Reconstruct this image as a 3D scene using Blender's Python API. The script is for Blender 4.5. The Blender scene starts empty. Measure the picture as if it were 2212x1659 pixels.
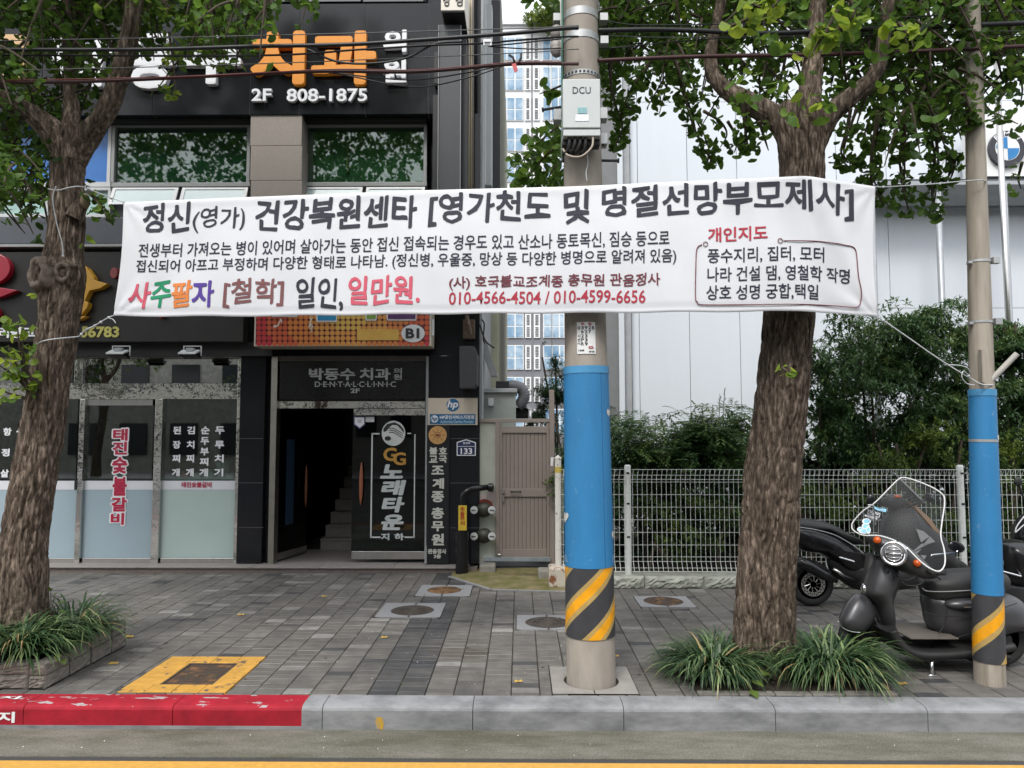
import bpy, math, random
import numpy as np
from mathutils import Vector, Matrix, Euler

random.seed(7)
rng = np.random.default_rng(11)
SC = bpy.context.scene
COL = SC.collection
R = math.radians

# ------------------------------------------------------------------ camera
CAM_H = 1.81                      # above the pavement (z = 0); the road lies at -0.155
FPX = 1580.0                      # focal length in pixels of a 2212 px wide frame
PITCH, YAW = R(3.82), R(0.58)
cam_data = bpy.data.cameras.new('camera')
cam = bpy.data.objects.new('camera', cam_data)
COL.objects.link(cam)
cam.location = (0, 0, CAM_H)
cam.rotation_euler = (math.pi / 2 + PITCH, 0, YAW)
cam_data.sensor_width = 36
cam_data.lens = FPX / 2212 * 36
cam_data.clip_start = 0.05
cam_data.clip_end = 1000
SC.camera = cam

# ------------------------------------------------------------------ light
SUN_EL, SUN_AZ = R(52), R(200)    # a veiled sun high over the street, behind the photographer
world = bpy.data.worlds.new('World')
SC.world = world
world.use_nodes = True
wn, wl = world.node_tree.nodes, world.node_tree.links
bg = wn['Background']
sky = wn.new('ShaderNodeTexSky')
sky.sky_type = 'NISHITA'
sky.sun_disc = False
sky.sun_elevation = SUN_EL
sky.sun_rotation = SUN_AZ
sky.air_density = 1.0
sky.dust_density = 3.0
hsv = wn.new('ShaderNodeHueSaturation')       # thin overcast: the blue is mostly veiled by cloud
hsv.inputs['Saturation'].default_value = 0.30
hsv.inputs['Value'].default_value = 1.0
cloud = wn.new('ShaderNodeMixRGB')
cloud.inputs[0].default_value = 0.55
cloud.inputs[2].default_value = (9.0, 9.3, 9.8, 1)
wl.new(sky.outputs[0], hsv.inputs['Color'])
wl.new(hsv.outputs[0], cloud.inputs[1])
# overcast luminance: the zenith is about three times as bright as the horizon
tcw = wn.new('ShaderNodeTexCoord'); spw = wn.new('ShaderNodeSeparateXYZ'); wl.new(tcw.outputs['Generated'], spw.inputs[0])
mrw = wn.new('ShaderNodeMapRange'); mrw.inputs[1].default_value = 0; mrw.inputs[2].default_value = 1
mrw.inputs[3].default_value = .62; mrw.inputs[4].default_value = 1.35; wl.new(spw.outputs[2], mrw.inputs[0])
ovc = wn.new('ShaderNodeMixRGB'); ovc.blend_type = 'MULTIPLY'; ovc.inputs[0].default_value = 1
wl.new(cloud.outputs[0], ovc.inputs[1]); wl.new(mrw.outputs[0], ovc.inputs[2])
wl.new(ovc.outputs[0], bg.inputs['Color'])
bg.inputs['Strength'].default_value = 0.13

sun_d = bpy.data.lights.new('sun', 'SUN')
sun_d.energy = 1.15
sun_d.angle = R(14)
sun_d.color = (1.0, 0.96, 0.9)
sun = bpy.data.objects.new('sun', sun_d)
COL.objects.link(sun)
_d = Vector((math.sin(SUN_AZ) * math.cos(SUN_EL), math.cos(SUN_AZ) * math.cos(SUN_EL), math.sin(SUN_EL)))
sun.rotation_euler = _d.to_track_quat('Z', 'Y').to_euler()
sun.location = (0, -6, 12)

SC.view_settings.view_transform = 'Standard'
SC.view_settings.look = 'None'
SC.view_settings.exposure = 0.88
SC.view_settings.gamma = 1
SC.cycles.use_denoising = True
SC.cycles.max_bounces = 8
SC.cycles.transparent_max_bounces = 12
SC.cycles.caustics_reflective = False
SC.cycles.caustics_refractive = False

# ------------------------------------------------------------------ survey helpers
# pixel (x, y) of the 2212 x 1659 photograph -> a point on a plane of the place
_RM = Euler((math.pi / 2 + PITCH, 0, YAW)).to_matrix()
_C = Vector((0, 0, CAM_H))
def ray(x, y):
    return _RM @ Vector(((x - 1106) / FPX, (829.5 - y) / FPX, -1))
def P(x, y, Y):
    d = ray(x, y)
    return _C + d * ((Y - _C.y) / d.y)
def G(x, y, z=0.0):
    d = ray(x, y)
    return _C + d * ((z - _C.z) / d.z)
def PX(x, y, Y): return P(x, y, Y).x
def PZ(y, Y, x=1106): return P(x, y, Y).z
def pxm(Y): return Y / FPX           # metres per pixel at depth Y

# ------------------------------------------------------------------ object helpers
ORG = {}
def thing(name, label, cat, loc=(0, 0, 0), group=None):
    o = bpy.data.objects.new(name, None)
    COL.objects.link(o)
    o.empty_display_size = 0.1
    o.location = loc
    ORG[o.name] = Vector(loc)
    o['label'] = label
    o['category'] = cat
    if group: o['group'] = group
    return o
def tag(o, label, cat, group=None):
    o['label'] = label
    o['category'] = cat
    if group: o['group'] = group
    return o
def struct(o, kind='structure'):
    o['kind'] = kind
    return o

def link(name, me, parent=None, smooth=False, bevel=0.0, seg=2, sub=0):
    ob = bpy.data.objects.new(name, me)
    COL.objects.link(ob)
    if parent is not None:
        ob.parent = parent
        off = ORG[parent.name]
        if off.length > 0: me.transform(Matrix.Translation(-off))
        ORG[ob.name] = off.copy()
    else:
        ORG[ob.name] = Vector((0, 0, 0))
    if smooth:
        me.polygons.foreach_set('use_smooth', [len(p.vertices) <= 5 for p in me.polygons])   # end caps stay flat
    if bevel:
        m = ob.modifiers.new('bevel', 'BEVEL')
        m.width = bevel; m.segments = seg; m.limit_method = 'ANGLE'; m.angle_limit = R(40)
        if not smooth:
            m.harden_normals = False
    if sub:
        m = ob.modifiers.new('sub', 'SUBSURF'); m.levels = sub; m.render_levels = sub
    return ob

class MB:
    """collects shapes that belong to one mesh"""
    def __init__(s): s.v = []; s.f = []; s.mi = []; s.tint = None
    def add(s, vs, fs, mi=0):
        o = len(s.v)
        s.v.extend([tuple(p) for p in vs])
        for f in fs:
            s.f.append(tuple(i + o for i in f)); s.mi.append(mi)
        return s
    def box(s, x0, x1, y0, y1, z0, z1, mi=0):
        if x0 > x1: x0, x1 = x1, x0
        if y0 > y1: y0, y1 = y1, y0
        if z0 > z1: z0, z1 = z1, z0
        return s.add([(x0,y0,z0),(x1,y0,z0),(x1,y1,z0),(x0,y1,z0),(x0,y0,z1),(x1,y0,z1),(x1,y1,z1),(x0,y1,z1)],
              [(0,3,2,1),(4,5,6,7),(0,1,5,4),(1,2,6,5),(2,3,7,6),(3,0,4,7)], mi)
    def pbox(s, x0, y0, x1, y1, Y, depth, mi=0):
        """box whose front face fills pixel rect x0..x1, y0..y1 on the plane at depth Y"""
        ym, xm = (y0 + y1) / 2, (x0 + x1) / 2
        return s.box(PX(x0, ym, Y), PX(x1, ym, Y), Y, Y + depth, PZ(y1, Y, xm), PZ(y0, Y, xm), mi)
    def quad(s, a, b, c, d, mi=0): return s.add([a, b, c, d], [(0, 1, 2, 3)], mi)
    def prism(s, pts, y0, y1, mi=0):
        """polygon in X-Z extruded from y0 (front) to y1"""
        n = len(pts)
        vs = [(p[0], y0, p[1]) for p in pts] + [(p[0], y1, p[1]) for p in pts]
        ar = sum(pts[i][0]*pts[(i+1)%n][1] - pts[(i+1)%n][0]*pts[i][1] for i in range(n))
        f1 = tuple(range(n)); f2 = tuple(range(2*n-1, n-1, -1))
        fs = [f1, f2] + [(i, i+n, (i+1)%n+n, (i+1)%n) for i in range(n)]
        if ar < 0: fs = [tuple(reversed(f)) for f in fs]
        return s.add(vs, fs, mi)
    def pprism(s, pix, Y, depth, mi=0):
        pts = [P(x, y, Y) for x, y in pix]
        return s.prism([(p.x, p.z) for p in pts], Y, Y + depth, mi)
    def tube(s, pts, rad, n=8, caps=True, mi=0, flat=1.0):
        pts = [Vector(p) for p in pts]
        if not hasattr(rad, '__len__'): rad = [rad] * len(pts)
        rings = []; up = None
        for i, p in enumerate(pts):
            t = (pts[min(i+1, len(pts)-1)] - pts[max(i-1, 0)])
            t = t.normalized() if t.length > 1e-9 else Vector((0,0,1))
            if up is None:
                up = Vector((0, 1, 0)) if abs(t.y) < .9 else Vector((1, 0, 0))
            a = (up - t * up.dot(t)).normalized(); b = t.cross(a); up = a
            rings.append([p + (a * math.cos(k*2*math.pi/n) * flat + b * math.sin(k*2*math.pi/n)) * rad[i] for k in range(n)])
        vs = [q for r in rings for q in r]; fs = []
        for i in range(len(rings)-1):
            for k in range(n):
                fs.append((i*n+k, i*n+(k+1)%n, (i+1)*n+(k+1)%n, (i+1)*n+k))
        if caps:
            fs.append(tuple(range(n-1, -1, -1))); fs.append(tuple(range((len(rings)-1)*n, len(rings)*n)))
        return s.add(vs, fs, mi)
    def lathe(s, c, prof, n=24, axis='z', mi=0, arc=(0, 2*math.pi)):
        """prof: list of (radius, height along axis)"""
        full = abs(arc[1]-arc[0] - 2*math.pi) < 1e-6
        m = n if full else n + 1
        vs = []
        for r, h in prof:
            for k in range(m):
                t = arc[0] + (arc[1]-arc[0]) * k / n
                a, b = r*math.cos(t), r*math.sin(t)
                q = {'z': (a, b, h), 'y': (a, h, b), 'x': (h, a, b)}[axis]
                vs.append((c[0]+q[0], c[1]+q[1], c[2]+q[2]))
        fs = []
        for i in range(len(prof)-1):
            for k in range(n):
                k2 = (k+1) % m
                f = (i*m+k, i*m+k2, (i+1)*m+k2, (i+1)*m+k)
                fs.append(f if axis != 'y' else f[::-1])
        if full:
            if prof[0][0] > 1e-5: fs.append(tuple(range(m-1, -1, -1)) if axis != 'y' else tuple(range(m)))
            if prof[-1][0] > 1e-5:
                b = (len(prof)-1)*m
                fs.append(tuple(range(b, b+m)) if axis != 'y' else tuple(range(b+m-1, b-1, -1)))
        return s.add(vs, fs, mi)
    def ball(s, c, r, n=16, m=10, mi=0, mat=None):
        if not hasattr(r, '__len__'): r = (r, r, r)
        vs = [(0,0,-1)]; 
        for i in range(1, m):
            p = -math.pi/2 + math.pi*i/m
            for k in range(n):
                t = 2*math.pi*k/n
                vs.append((math.cos(p)*math.cos(t), math.cos(p)*math.sin(t), math.sin(p)))
        vs.append((0,0,1))
        fs = [(0, 1+(k+1)%n, 1+k) for k in range(n)]
        for i in range(m-2):
            for k in range(n):
                fs.append((1+i*n+k, 1+i*n+(k+1)%n, 1+(i+1)*n+(k+1)%n, 1+(i+1)*n+k))
        l = len(vs)-1; b = 1+(m-2)*n
        fs += [(l, b+k, b+(k+1)%n) for k in range(n)]
        out = []
        for v in vs:
            q = Vector((v[0]*r[0], v[1]*r[1], v[2]*r[2]))
            if mat is not None: q = mat @ q
            out.append(q + Vector(c))
        return s.add(out, fs, mi)
    def sweep(s, path, ra, rb, n=20, mi=0, ex=2.0, lat=Vector((0, 1, 0)), caps=True):
        """super-elliptic section swept along a path; ra across the path in its own plane, rb along lat"""
        path = [Vector(p) for p in path]; L = len(path)
        if not hasattr(ra, '__len__'): ra = [ra]*L
        if not hasattr(rb, '__len__'): rb = [rb]*L
        lat = Vector(lat).normalized(); vs = []; fs = []
        for i, p in enumerate(path):
            t = (path[min(i+1, L-1)] - path[max(i-1, 0)]).normalized()
            nn = t.cross(lat).normalized()
            for k in range(n):
                a = 2*math.pi*k/n; ca, sa = math.cos(a), math.sin(a)
                u = math.copysign(abs(ca)**(2/ex), ca); w = math.copysign(abs(sa)**(2/ex), sa)
                vs.append(p + nn*(u*ra[i]) + lat*(w*rb[i]))
        for i in range(L-1):
            for k in range(n):
                fs.append((i*n+k, (i+1)*n+k, (i+1)*n+(k+1)%n, i*n+(k+1)%n))
        if caps:
            fs.append(tuple(range(n))); fs.append(tuple(range(L*n-1, (L-1)*n-1, -1)))
        return s.add(vs, fs, mi)
    def mesh(s, name, mats):
        me = bpy.data.meshes.new(name)
        me.from_pydata(s.v, [], s.f)
        if not hasattr(mats, '__len__'): mats = [mats]
        for m in mats: me.materials.append(m)
        if any(s.mi): me.polygons.foreach_set('material_index', s.mi)
        if s.tint is not None:
            at = me.attributes.new('tint', 'FLOAT', 'FACE')
            at.data.foreach_set('value', s.tint)
        me.update()
        return me
    def build(s, name, mats, parent=None, smooth=False, bevel=0.0, seg=2, sub=0, fixn=True):
        me = s.mesh(name, mats)
        if fixn:
            import bmesh
            bm = bmesh.new(); bm.from_mesh(me)
            bmesh.ops.recalc_face_normals(bm, faces=bm.faces)
            bm.to_mesh(me); bm.free()
        return link(name, me, parent, smooth, bevel, seg, sub)

def catmull(pts, n=8):
    pts = [tuple(p) for p in pts]
    out = []
    q = [pts[0]] + pts + [pts[-1]]
    for i in range(1, len(q)-2):
        p0, p1, p2, p3 = [np.array(a, float) for a in q[i-1:i+3]]
        for k in range(n):
            t = k/n
            out.append(.5*((2*p1)+(-p0+p2)*t+(2*p0-5*p1+4*p2-p3)*t*t+(-p0+3*p1-3*p2+p3)*t**3))
    out.append(np.array(pts[-1], float))
    return out

# ------------------------------------------------------------------ lettering
def glyphs(s, bold=0.0, extrude=0.0, res=3):
    c = bpy.data.curves.new('lettering', 'FONT')
    c.body = s; c.size = 1; c.offset = bold; c.resolution_u = res; c.extrude = extrude
    o = bpy.data.objects.new('lettering', c)
    COL.objects.link(o)
    dg = bpy.context.evaluated_depsgraph_get()
    me = bpy.data.meshes.new_from_object(o.evaluated_get(dg))
    bpy.data.objects.remove(o); bpy.data.curves.remove(c)
    return me
def letters(s, fn, mat, parent, bold=0.012, depth=0.0, name='lettering', res=3, brush=False):
    """fn maps (u, v, w) with u right 0..1, v up 0..1 over the text's bounding box, w depth, to a point"""
    base = 0 if brush else min(bold, .012); ex = bold - base
    me = glyphs(s, base, 0.5 if depth else 0.0, res)
    n = len(me.vertices)
    co = np.empty(n*3, np.float32); me.vertices.foreach_get('co', co); co = co.reshape(-1, 3)
    if ex > .003:                 # heavier strokes: the glyph again, shifted all round
        fs = [tuple(p.vertices) for p in me.polygons]; V = [co]; Fs = list(fs)
        for i in range(8):
            a = i*math.pi/4; q = co.copy(); q[:, 0] += ex*math.cos(a); q[:, 1] += ex*math.sin(a)
            if depth: q[:, 2] *= 1 - .004*(i+1)
            V.append(q); o = n*(i+1); Fs += [tuple(k+o for k in f) for f in fs]
        lay = np.repeat(np.arange(9), n)
        co = np.concatenate(V); nm = me.name
        bpy.data.meshes.remove(me); me = bpy.data.meshes.new('lettering'); me.from_pydata(co.tolist(), [], Fs)
    else: lay = np.zeros(n)
    lo, hi = co.min(0), co.max(0)
    u = (co[:,0]-lo[0])/max(hi[0]-lo[0], 1e-6); v = (co[:,1]-lo[1])/max(hi[1]-lo[1], 1e-6)
    w = co[:,2]*depth if depth else lay*.00012
    pts = [fn(float(a), float(b), float(c)) for a, b, c in zip(u, v, w)]
    me.vertices.foreach_set('co', np.array([tuple(p) for p in pts], np.float32).ravel())
    me.materials.clear(); me.materials.append(mat)
    me.update()
    return link(name, me, parent)
def ptext(s, x0, y0, x1, y1, Y, mat, parent, bold=0.012, depth=0.0, name='lettering', shear=0.0, dy=0.0):
    """text filling pixel rect on the plane at depth Y (its front at Y)"""
    a, b = P(x0, (y0+y1)/2, Y), P(x1, (y0+y1)/2, Y)
    z0, z1 = PZ(y1, Y, (x0+x1)/2), PZ(y0, Y, (x0+x1)/2)
    def fn(u, v, w):
        return (a.x+(b.x-a.x)*u + shear*(v-.5)*(z1-z0), Y + depth/2 - w, z0+(z1-z0)*v + dy*(u-.5))
    return letters(s, fn, mat, parent, bold, depth, name)
def join(obs, name):
    """several meshes of one parent -> one mesh object"""
    base = obs[0]
    import bmesh
    bm = bmesh.new(); mats = []
    for o in obs:
        me = o.data
        idx = []
        for m in me.materials:
            if m not in mats: mats.append(m)
            idx.append(mats.index(m))
        nb = len(bm.faces)
        bm.from_mesh(me); bm.faces.ensure_lookup_table()
        for f in bm.faces[nb:]:
            f.material_index = idx[f.material_index] if idx else 0
    me = bpy.data.meshes.new(name); bm.to_mesh(me); bm.free()
    for m in mats: me.materials.append(m)
    old = base.data; base.data = me; base.name = name
    for o in obs[1:]: bpy.data.objects.remove(o)
    return base

# ------------------------------------------------------------------ materials
def M(name, col, rough=.6, metal=0.0, var=.12, vs=5.0, bump=0.0, bs=60.0, col2=None, lo=.45, hi=.6,
      stretch=(1, 1, 1), spec=.5, coat=0.0, bdist=.004, rvar=.0, detail=6):
    m = bpy.data.materials.new(name)
    m.use_nodes = True
    nt = m.node_tree; N, L = nt.nodes, nt.links
    b = N['Principled BSDF']
    b.inputs['Roughness'].default_value = rough
    b.inputs['Metallic'].default_value = metal
    b.inputs['Specular IOR Level'].default_value = spec
    if coat: b.inputs['Coat Weight'].default_value = coat; b.inputs['Coat Roughness'].default_value = .05
    geo = N.new('ShaderNodeNewGeometry')
    mp = N.new('ShaderNodeMapping'); mp.inputs['Scale'].default_value = stretch
    L.new(geo.outputs['Position'], mp.inputs[0])
    nz = N.new('ShaderNodeTexNoise'); nz.inputs['Scale'].default_value = vs; nz.inputs['Detail'].default_value = detail
    nz.inputs['Roughness'].default_value = .65
    L.new(mp.outputs[0], nz.inputs[0])
    cr = N.new('ShaderNodeValToRGB')
    if col2 is None:
        c0 = tuple(max(0, c*(1-var)) for c in col); c1 = tuple(min(1, c*(1+var)) for c in col)
        cr.color_ramp.elements[0].position = .3; cr.color_ramp.elements[1].position = .7
    else:
        c0, c1 = col, col2
        cr.color_ramp.elements[0].position = lo; cr.color_ramp.elements[1].position = hi
    cr.color_ramp.elements[0].color = (*c0, 1); cr.color_ramp.elements[1].color = (*c1, 1)
    L.new(nz.outputs[0], cr.inputs[0])
    L.new(cr.outputs[0], b.inputs['Base Color'])
    if rvar:
        mr = N.new('ShaderNodeMapRange'); mr.inputs[3].default_value = max(0, rough-rvar); mr.inputs[4].default_value = min(1, rough+rvar)
        L.new(nz.outputs[0], mr.inputs[0]); L.new(mr.outputs[0], b.inputs['Roughness'])
    if bump:
        n2 = N.new('ShaderNodeTexNoise'); n2.inputs['Scale'].default_value = bs; n2.inputs['Detail'].default_value = 4
        L.new(mp.outputs[0], n2.inputs[0])
        bp = N.new('ShaderNodeBump'); bp.inputs['Strength'].default_value = bump; bp.inputs['Distance'].default_value = bdist
        L.new(n2.outputs[0], bp.inputs['Height']); L.new(bp.outputs[0], b.inputs['Normal'])
    m['ramp'] = cr.name
    return m
def bsdf(m): return m.node_tree.nodes['Principled BSDF']
def glass(name, tint=(.7, .8, .78), ior=1.5, rough=.0, boost=1.0, base=0.0):
    m = bpy.data.materials.new(name); m.use_nodes = True
    nt = m.node_tree; N, L = nt.nodes, nt.links
    N.remove(N['Principled BSDF'])
    out = N['Material Output']
    tr = N.new('ShaderNodeBsdfTransparent'); tr.inputs[0].default_value = (*tint, 1)
    gl = N.new('ShaderNodeBsdfGlossy'); gl.inputs['Roughness'].default_value = rough
    lw = N.new('ShaderNodeLayerWeight'); lw.inputs[0].default_value = .5
    fr = N.new('ShaderNodeMath'); fr.operation = 'POWER'; fr.inputs[1].default_value = 5; L.new(lw.outputs['Facing'], fr.inputs[0])
    ma = N.new('ShaderNodeMath'); ma.operation = 'MULTIPLY_ADD'
    ma.inputs[1].default_value = .96; ma.inputs[2].default_value = .04*boost + base; ma.use_clamp = True
    mx = N.new('ShaderNodeMixShader')
    L.new(fr.outputs[0], ma.inputs[0]); L.new(ma.outputs[0], mx.inputs[0])
    L.new(tr.outputs[0], mx.inputs[1]); L.new(gl.outputs[0], mx.inputs[2])
    L.new(mx.outputs[0], out.inputs[0])
    return m
def leafmat(name, dark, mid, light, trans=.35, rough=.5, dead=None):
    """leaf colour picked per leaf from the face attribute tint"""
    m = bpy.data.materials.new(name); m.use_nodes = True
    nt = m.node_tree; N, L = nt.nodes, nt.links
    b = N['Principled BSDF']; b.inputs['Roughness'].default_value = rough; b.inputs['Specular IOR Level'].default_value = .35
    at = N.new('ShaderNodeAttribute'); at.attribute_name = 'tint'
    cr = N.new('ShaderNodeValToRGB')
    e = cr.color_ramp.elements
    e[0].position = 0; e[0].color = (*dark, 1); e[1].position = 1; e[1].color = (*light, 1)
    k = e.new(.55); k.color = (*mid, 1)
    if dead:
        k = e.new(.93); k.color = (*light, 1); e[-1].color = (*dead, 1)
    L.new(at.outputs['Fac'], cr.inputs[0]); L.new(cr.outputs[0], b.inputs['Base Color'])
    tl = N.new('ShaderNodeBsdfTranslucent')
    hs = N.new('ShaderNodeHueSaturation'); hs.inputs['Value'].default_value = 1.5; hs.inputs['Hue'].default_value = .485
    L.new(cr.outputs[0], hs.inputs['Color']); L.new(hs.outputs[0], tl.inputs[0])
    mx = N.new('ShaderNodeMixShader'); mx.inputs[0].default_value = trans
    L.new(b.outputs[0], mx.inputs[1]); L.new(tl.outputs[0], mx.inputs[2])
    L.new(mx.outputs[0], N['Material Output'].inputs[0])
    return m

MT = {}
MT['black_granite'] = M('black_granite', (.012, .013, .016), rough=.12, var=.5, vs=140, spec=.32, detail=2)
MT['dark_panel'] = M('dark_panel', (.022, .021, .020), rough=.4, var=.15, vs=3, spec=.3)
MT['beige_granite'] = M('beige_granite', (.30, .265, .235), rough=.7, var=.22, vs=90, detail=3)
MT['grey_granite'] = M('grey_granite', (.235, .235, .24), rough=.7, var=.16, vs=60, bump=.2, bs=150)
MT['steel'] = M('steel', (.55, .54, .52), rough=.22, metal=1, var=.1, vs=3, stretch=(8, 8, 1))
MT['mirror_steel'] = M('mirror_steel', (.72, .71, .68), rough=.05, metal=1, var=.05, vs=2, bump=.25, bs=4, bdist=.03)
MT['alu_white'] = M('alu_white', (.55, .56, .57), rough=.4, var=.05)
MT['alu_grey'] = M('alu_grey', (.30, .31, .31), rough=.4, var=.06)
MT['black'] = M('black', (.012, .012, .013), rough=.5, var=.3)
MT['rubber'] = M('rubber', (.015, .015, .015), rough=.7, var=.3)
MT['white_paint'] = M('white_paint', (.72, .73, .72), rough=.45, var=.05)
MT['letter_white'] = M('letter_white', (.78, .79, .82), rough=.4, var=.03)
MT['letter_silver'] = M('letter_silver', (.55, .56, .57), rough=.35, var=.05)
MT['letter_orange'] = M('letter_orange', (.75, .27, .015), rough=.45, var=.05)
MT['concrete'] = M('concrete', (.31, .275, .235), rough=.85, var=.18, vs=7, bump=.25, bs=90, stretch=(1, 1, .35))
MT['chrome'] = M('chrome', (.75, .75, .76), rough=.08, metal=1, var=.03)
MT['matte_black'] = M('matte_black', (.056, .056, .060), rough=.36, metal=.3, var=.10, spec=.6)
MT['gloss_black'] = M('gloss_black', (.010, .010, .011), rough=.2, var=.3, spec=.4)
MT['dark_plastic'] = M('dark_plastic', (.014, .014, .014), rough=.55, var=.2)
MT['amber'] = M('amber', (.55, .09, .01), rough=.2, var=.1)
MT['cloth'] = M('cloth', (.70, .71, .735), rough=.8, var=.02, spec=.2)
MT['rope'] = M('rope', (.50, .52, .53), rough=.8, var=.1)
MT['navy_ink'] = M('navy_ink', (.018, .018, .040), rough=.7, var=.1)
MT['charcoal_ink'] = M('charcoal_ink', (.024, .024, .040), rough=.7, var=.1)
MT['red_ink'] = M('red_ink', (.42, .030, .055), rough=.7, var=.1)
MT['rose_ink'] = M('rose_ink', (.62, .10, .15), rough=.7, var=.1)
MT['maroon_ink'] = M('maroon_ink', (.16, .03, .045), rough=.7, var=.1)
MT['brown_ink'] = M('brown_ink', (.20, .08, .08), rough=.7, var=.1)
MT['green_ink'] = M('green_ink', (.01, .26, .12), rough=.7, var=.1)
MT['orange_ink'] = M('orange_ink', (.72, .22, .05), rough=.7, var=.1)
MT['violet_ink'] = M('violet_ink', (.09, .045, .30), rough=.7, var=.1)
MT['black_ink'] = M('black_ink', (.02, .02, .022), rough=.6, var=.1)
MT['brown_gate'] = M('brown_gate', (.25, .212, .185), rough=.5, var=.06, vs=2)
MT['leaf'] = leafmat('ginkgo_leaf', (.026, .062, .012), (.085, .170, .024), (.29, .38, .045), trans=.5)
MT['bush_leaf'] = leafmat('bush_leaf', (.016, .042, .018), (.058, .118, .042), (.15, .21, .055), trans=.25, rough=.3)
MT['shrub_leaf'] = leafmat('shrub_leaf', (.015, .035, .008), (.055, .10, .018), (.17, .23, .04), trans=.25)
MT['grass_blade'] = leafmat('grass_blade', (.012, .032, .014), (.046, .095, .034), (.21, .28, .12), trans=.2, rough=.4, dead=(.36, .27, .13))
MT['twig'] = M('twig', (.06, .045, .03), rough=.9, var=.2)
# ================================================================== GROUND
ROAD_Z = -0.155
KB, KF = 5.18, 4.982          # kerb back and front
g = MB().quad((-300, -120, -.21), (300, -120, -.21), (300, 400, -.21), (-300, 400, -.21))
struct(g.build('ground', M('earth', (.09, .085, .075), rough=.95, vs=.6)))
g = MB().quad((-80, -9.5, ROAD_Z-.004), (80, -9.5, ROAD_Z-.004), (80, 4.6, ROAD_Z-.004), (-80, 4.6, ROAD_Z-.004))
struct(g.build('road', M('asphalt', (.045, .044, .043), rough=.85, var=.35, vs=120, bump=.5, bs=220)))
g = MB().box(-80, 80, 4.565, KF+.01, ROAD_Z-.05, ROAD_Z)
gm = M('gutter_concrete', (.082, .078, .054), rough=.85, col2=(.165, .155, .13), lo=.36, hi=.66, vs=2.2, bump=.5, bs=140, stretch=(.7, 2.2, 1))
# speckled aggregate over the mossy tint
nt = gm.node_tree
vz = nt.nodes.new('ShaderNodeTexNoise'); vz.inputs['Scale'].default_value = 85; vz.inputs['Detail'].default_value = 3
geo = nt.nodes.new('ShaderNodeNewGeometry'); nt.links.new(geo.outputs['Position'], vz.inputs[0])
mr = nt.nodes.new('ShaderNodeMapRange'); mr.inputs[1].default_value = .3; mr.inputs[2].default_value = .7; mr.inputs[3].default_value = .72; mr.inputs[4].default_value = 1.3
nt.links.new(vz.outputs[0], mr.inputs[0])
mul = nt.nodes.new('ShaderNodeMixRGB'); mul.blend_type = 'MULTIPLY'; mul.inputs[0].default_value = 1
src = nt.nodes[gm['ramp']].outputs[0]
nt.links.new(src, mul.inputs[1]); nt.links.new(mr.outputs[0], mul.inputs[2]); nt.links.new(mul.outputs[0], bsdf(gm).inputs['Base Color'])
struct(g.build('gutter', gm))
ym = M('yellow_road_paint', (.55, .30, .06), rough=.6, var=.12, vs=25, bump=.2, bs=120)
g = MB().box(-80, 80, 4.36, 4.50, ROAD_Z-.02, ROAD_Z+.003)
struct(g.build('road_marking', ym))

# ---- kerb: granite blocks a metre long with a rounded upper arris; the left run is painted red
kerb_grey = M('kerb_grey', (.13, .134, .138), rough=.8, col2=(.245, .25, .255), lo=.33, hi=.6, vs=3.5, bump=.3, bs=120, stretch=(1, 1, 2.5))
kerb_red = M('kerb_red', (.30, .010, .022), rough=.75, var=.28, vs=5, bump=.25, bs=90, spec=.3)
nt = kerb_red.node_tree; N, L = nt.nodes, nt.links
geo = N.new('ShaderNodeNewGeometry')
fl = N.new('ShaderNodeTexNoise'); fl.inputs['Scale'].default_value = 9; fl.inputs['Detail'].default_value = 7; fl.inputs['Roughness'].default_value = .6
mp = N.new('ShaderNodeMapping'); mp.inputs['Scale'].default_value = (.55, 1.6, 1.0)
L.new(geo.outputs['Position'], mp.inputs[0]); L.new(mp.outputs[0], fl.inputs[0])
sep = N.new('ShaderNodeSeparateXYZ'); L.new(geo.outputs['Position'], sep.inputs[0])
# paint worn off on the tread of the kerb only (top face, z > -0.03)
top = N.new('ShaderNodeMapRange'); top.inputs[1].default_value = -.05; top.inputs[2].default_value = -.008; top.inputs[3].default_value = -.28; top.inputs[4].default_value = 0
L.new(sep.outputs[2], top.inputs[0])
ad = N.new('ShaderNodeMath'); L.new(fl.outputs[0], ad.inputs[0]); L.new(top.outputs[0], ad.inputs[1])
st = N.new('ShaderNodeValToRGB'); st.color_ramp.elements[0].position = .60; st.color_ramp.elements[1].position = .61
L.new(ad.outputs[0], st.inputs[0])
mx = N.new('ShaderNodeMixRGB'); L.new(st.outputs[0], mx.inputs[0]); L.new(N[kerb_red['ramp']].outputs[0], mx.inputs[1]); mx.inputs[2].default_value = (.33, .32, .32, 1)
L.new(mx.outputs[0], bsdf(kerb_red).inputs['Base Color'])
kx0 = G(697, 1540, -.05).x
red_end = G(660, 1530, -.05).x
prof = [(KB, -.2), (KB, 0), (5.055, 0), (5.022, -.003), (5.000, -.009), (4.988, -.018), (KF, -.032), (KF, -.2)]
kb = MB()
def kblock(x0, x1, mi):
    n = len(prof)
    vs = [(x0, y, z) for y, z in prof] + [(x1, y, z) for y, z in prof]
    kb.add(vs, [(i, i+n, i+n+1, i+1) for i in range(n-1)] + [tuple(range(n)), tuple(range(2*n-1, n-1, -1))], mi)
for i in range(-12, 14):
    a, b = kx0 + i*1.0 + .0025, kx0 + (i+1)*1.0 - .0025
    if a < red_end < b:
        kblock(a, red_end, 1); kblock(red_end, b, 0)
    else:
        kblock(a, b, 1 if b < red_end else 0)
kerb = struct(kb.build('kerb', [kerb_grey, kerb_red]))
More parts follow.
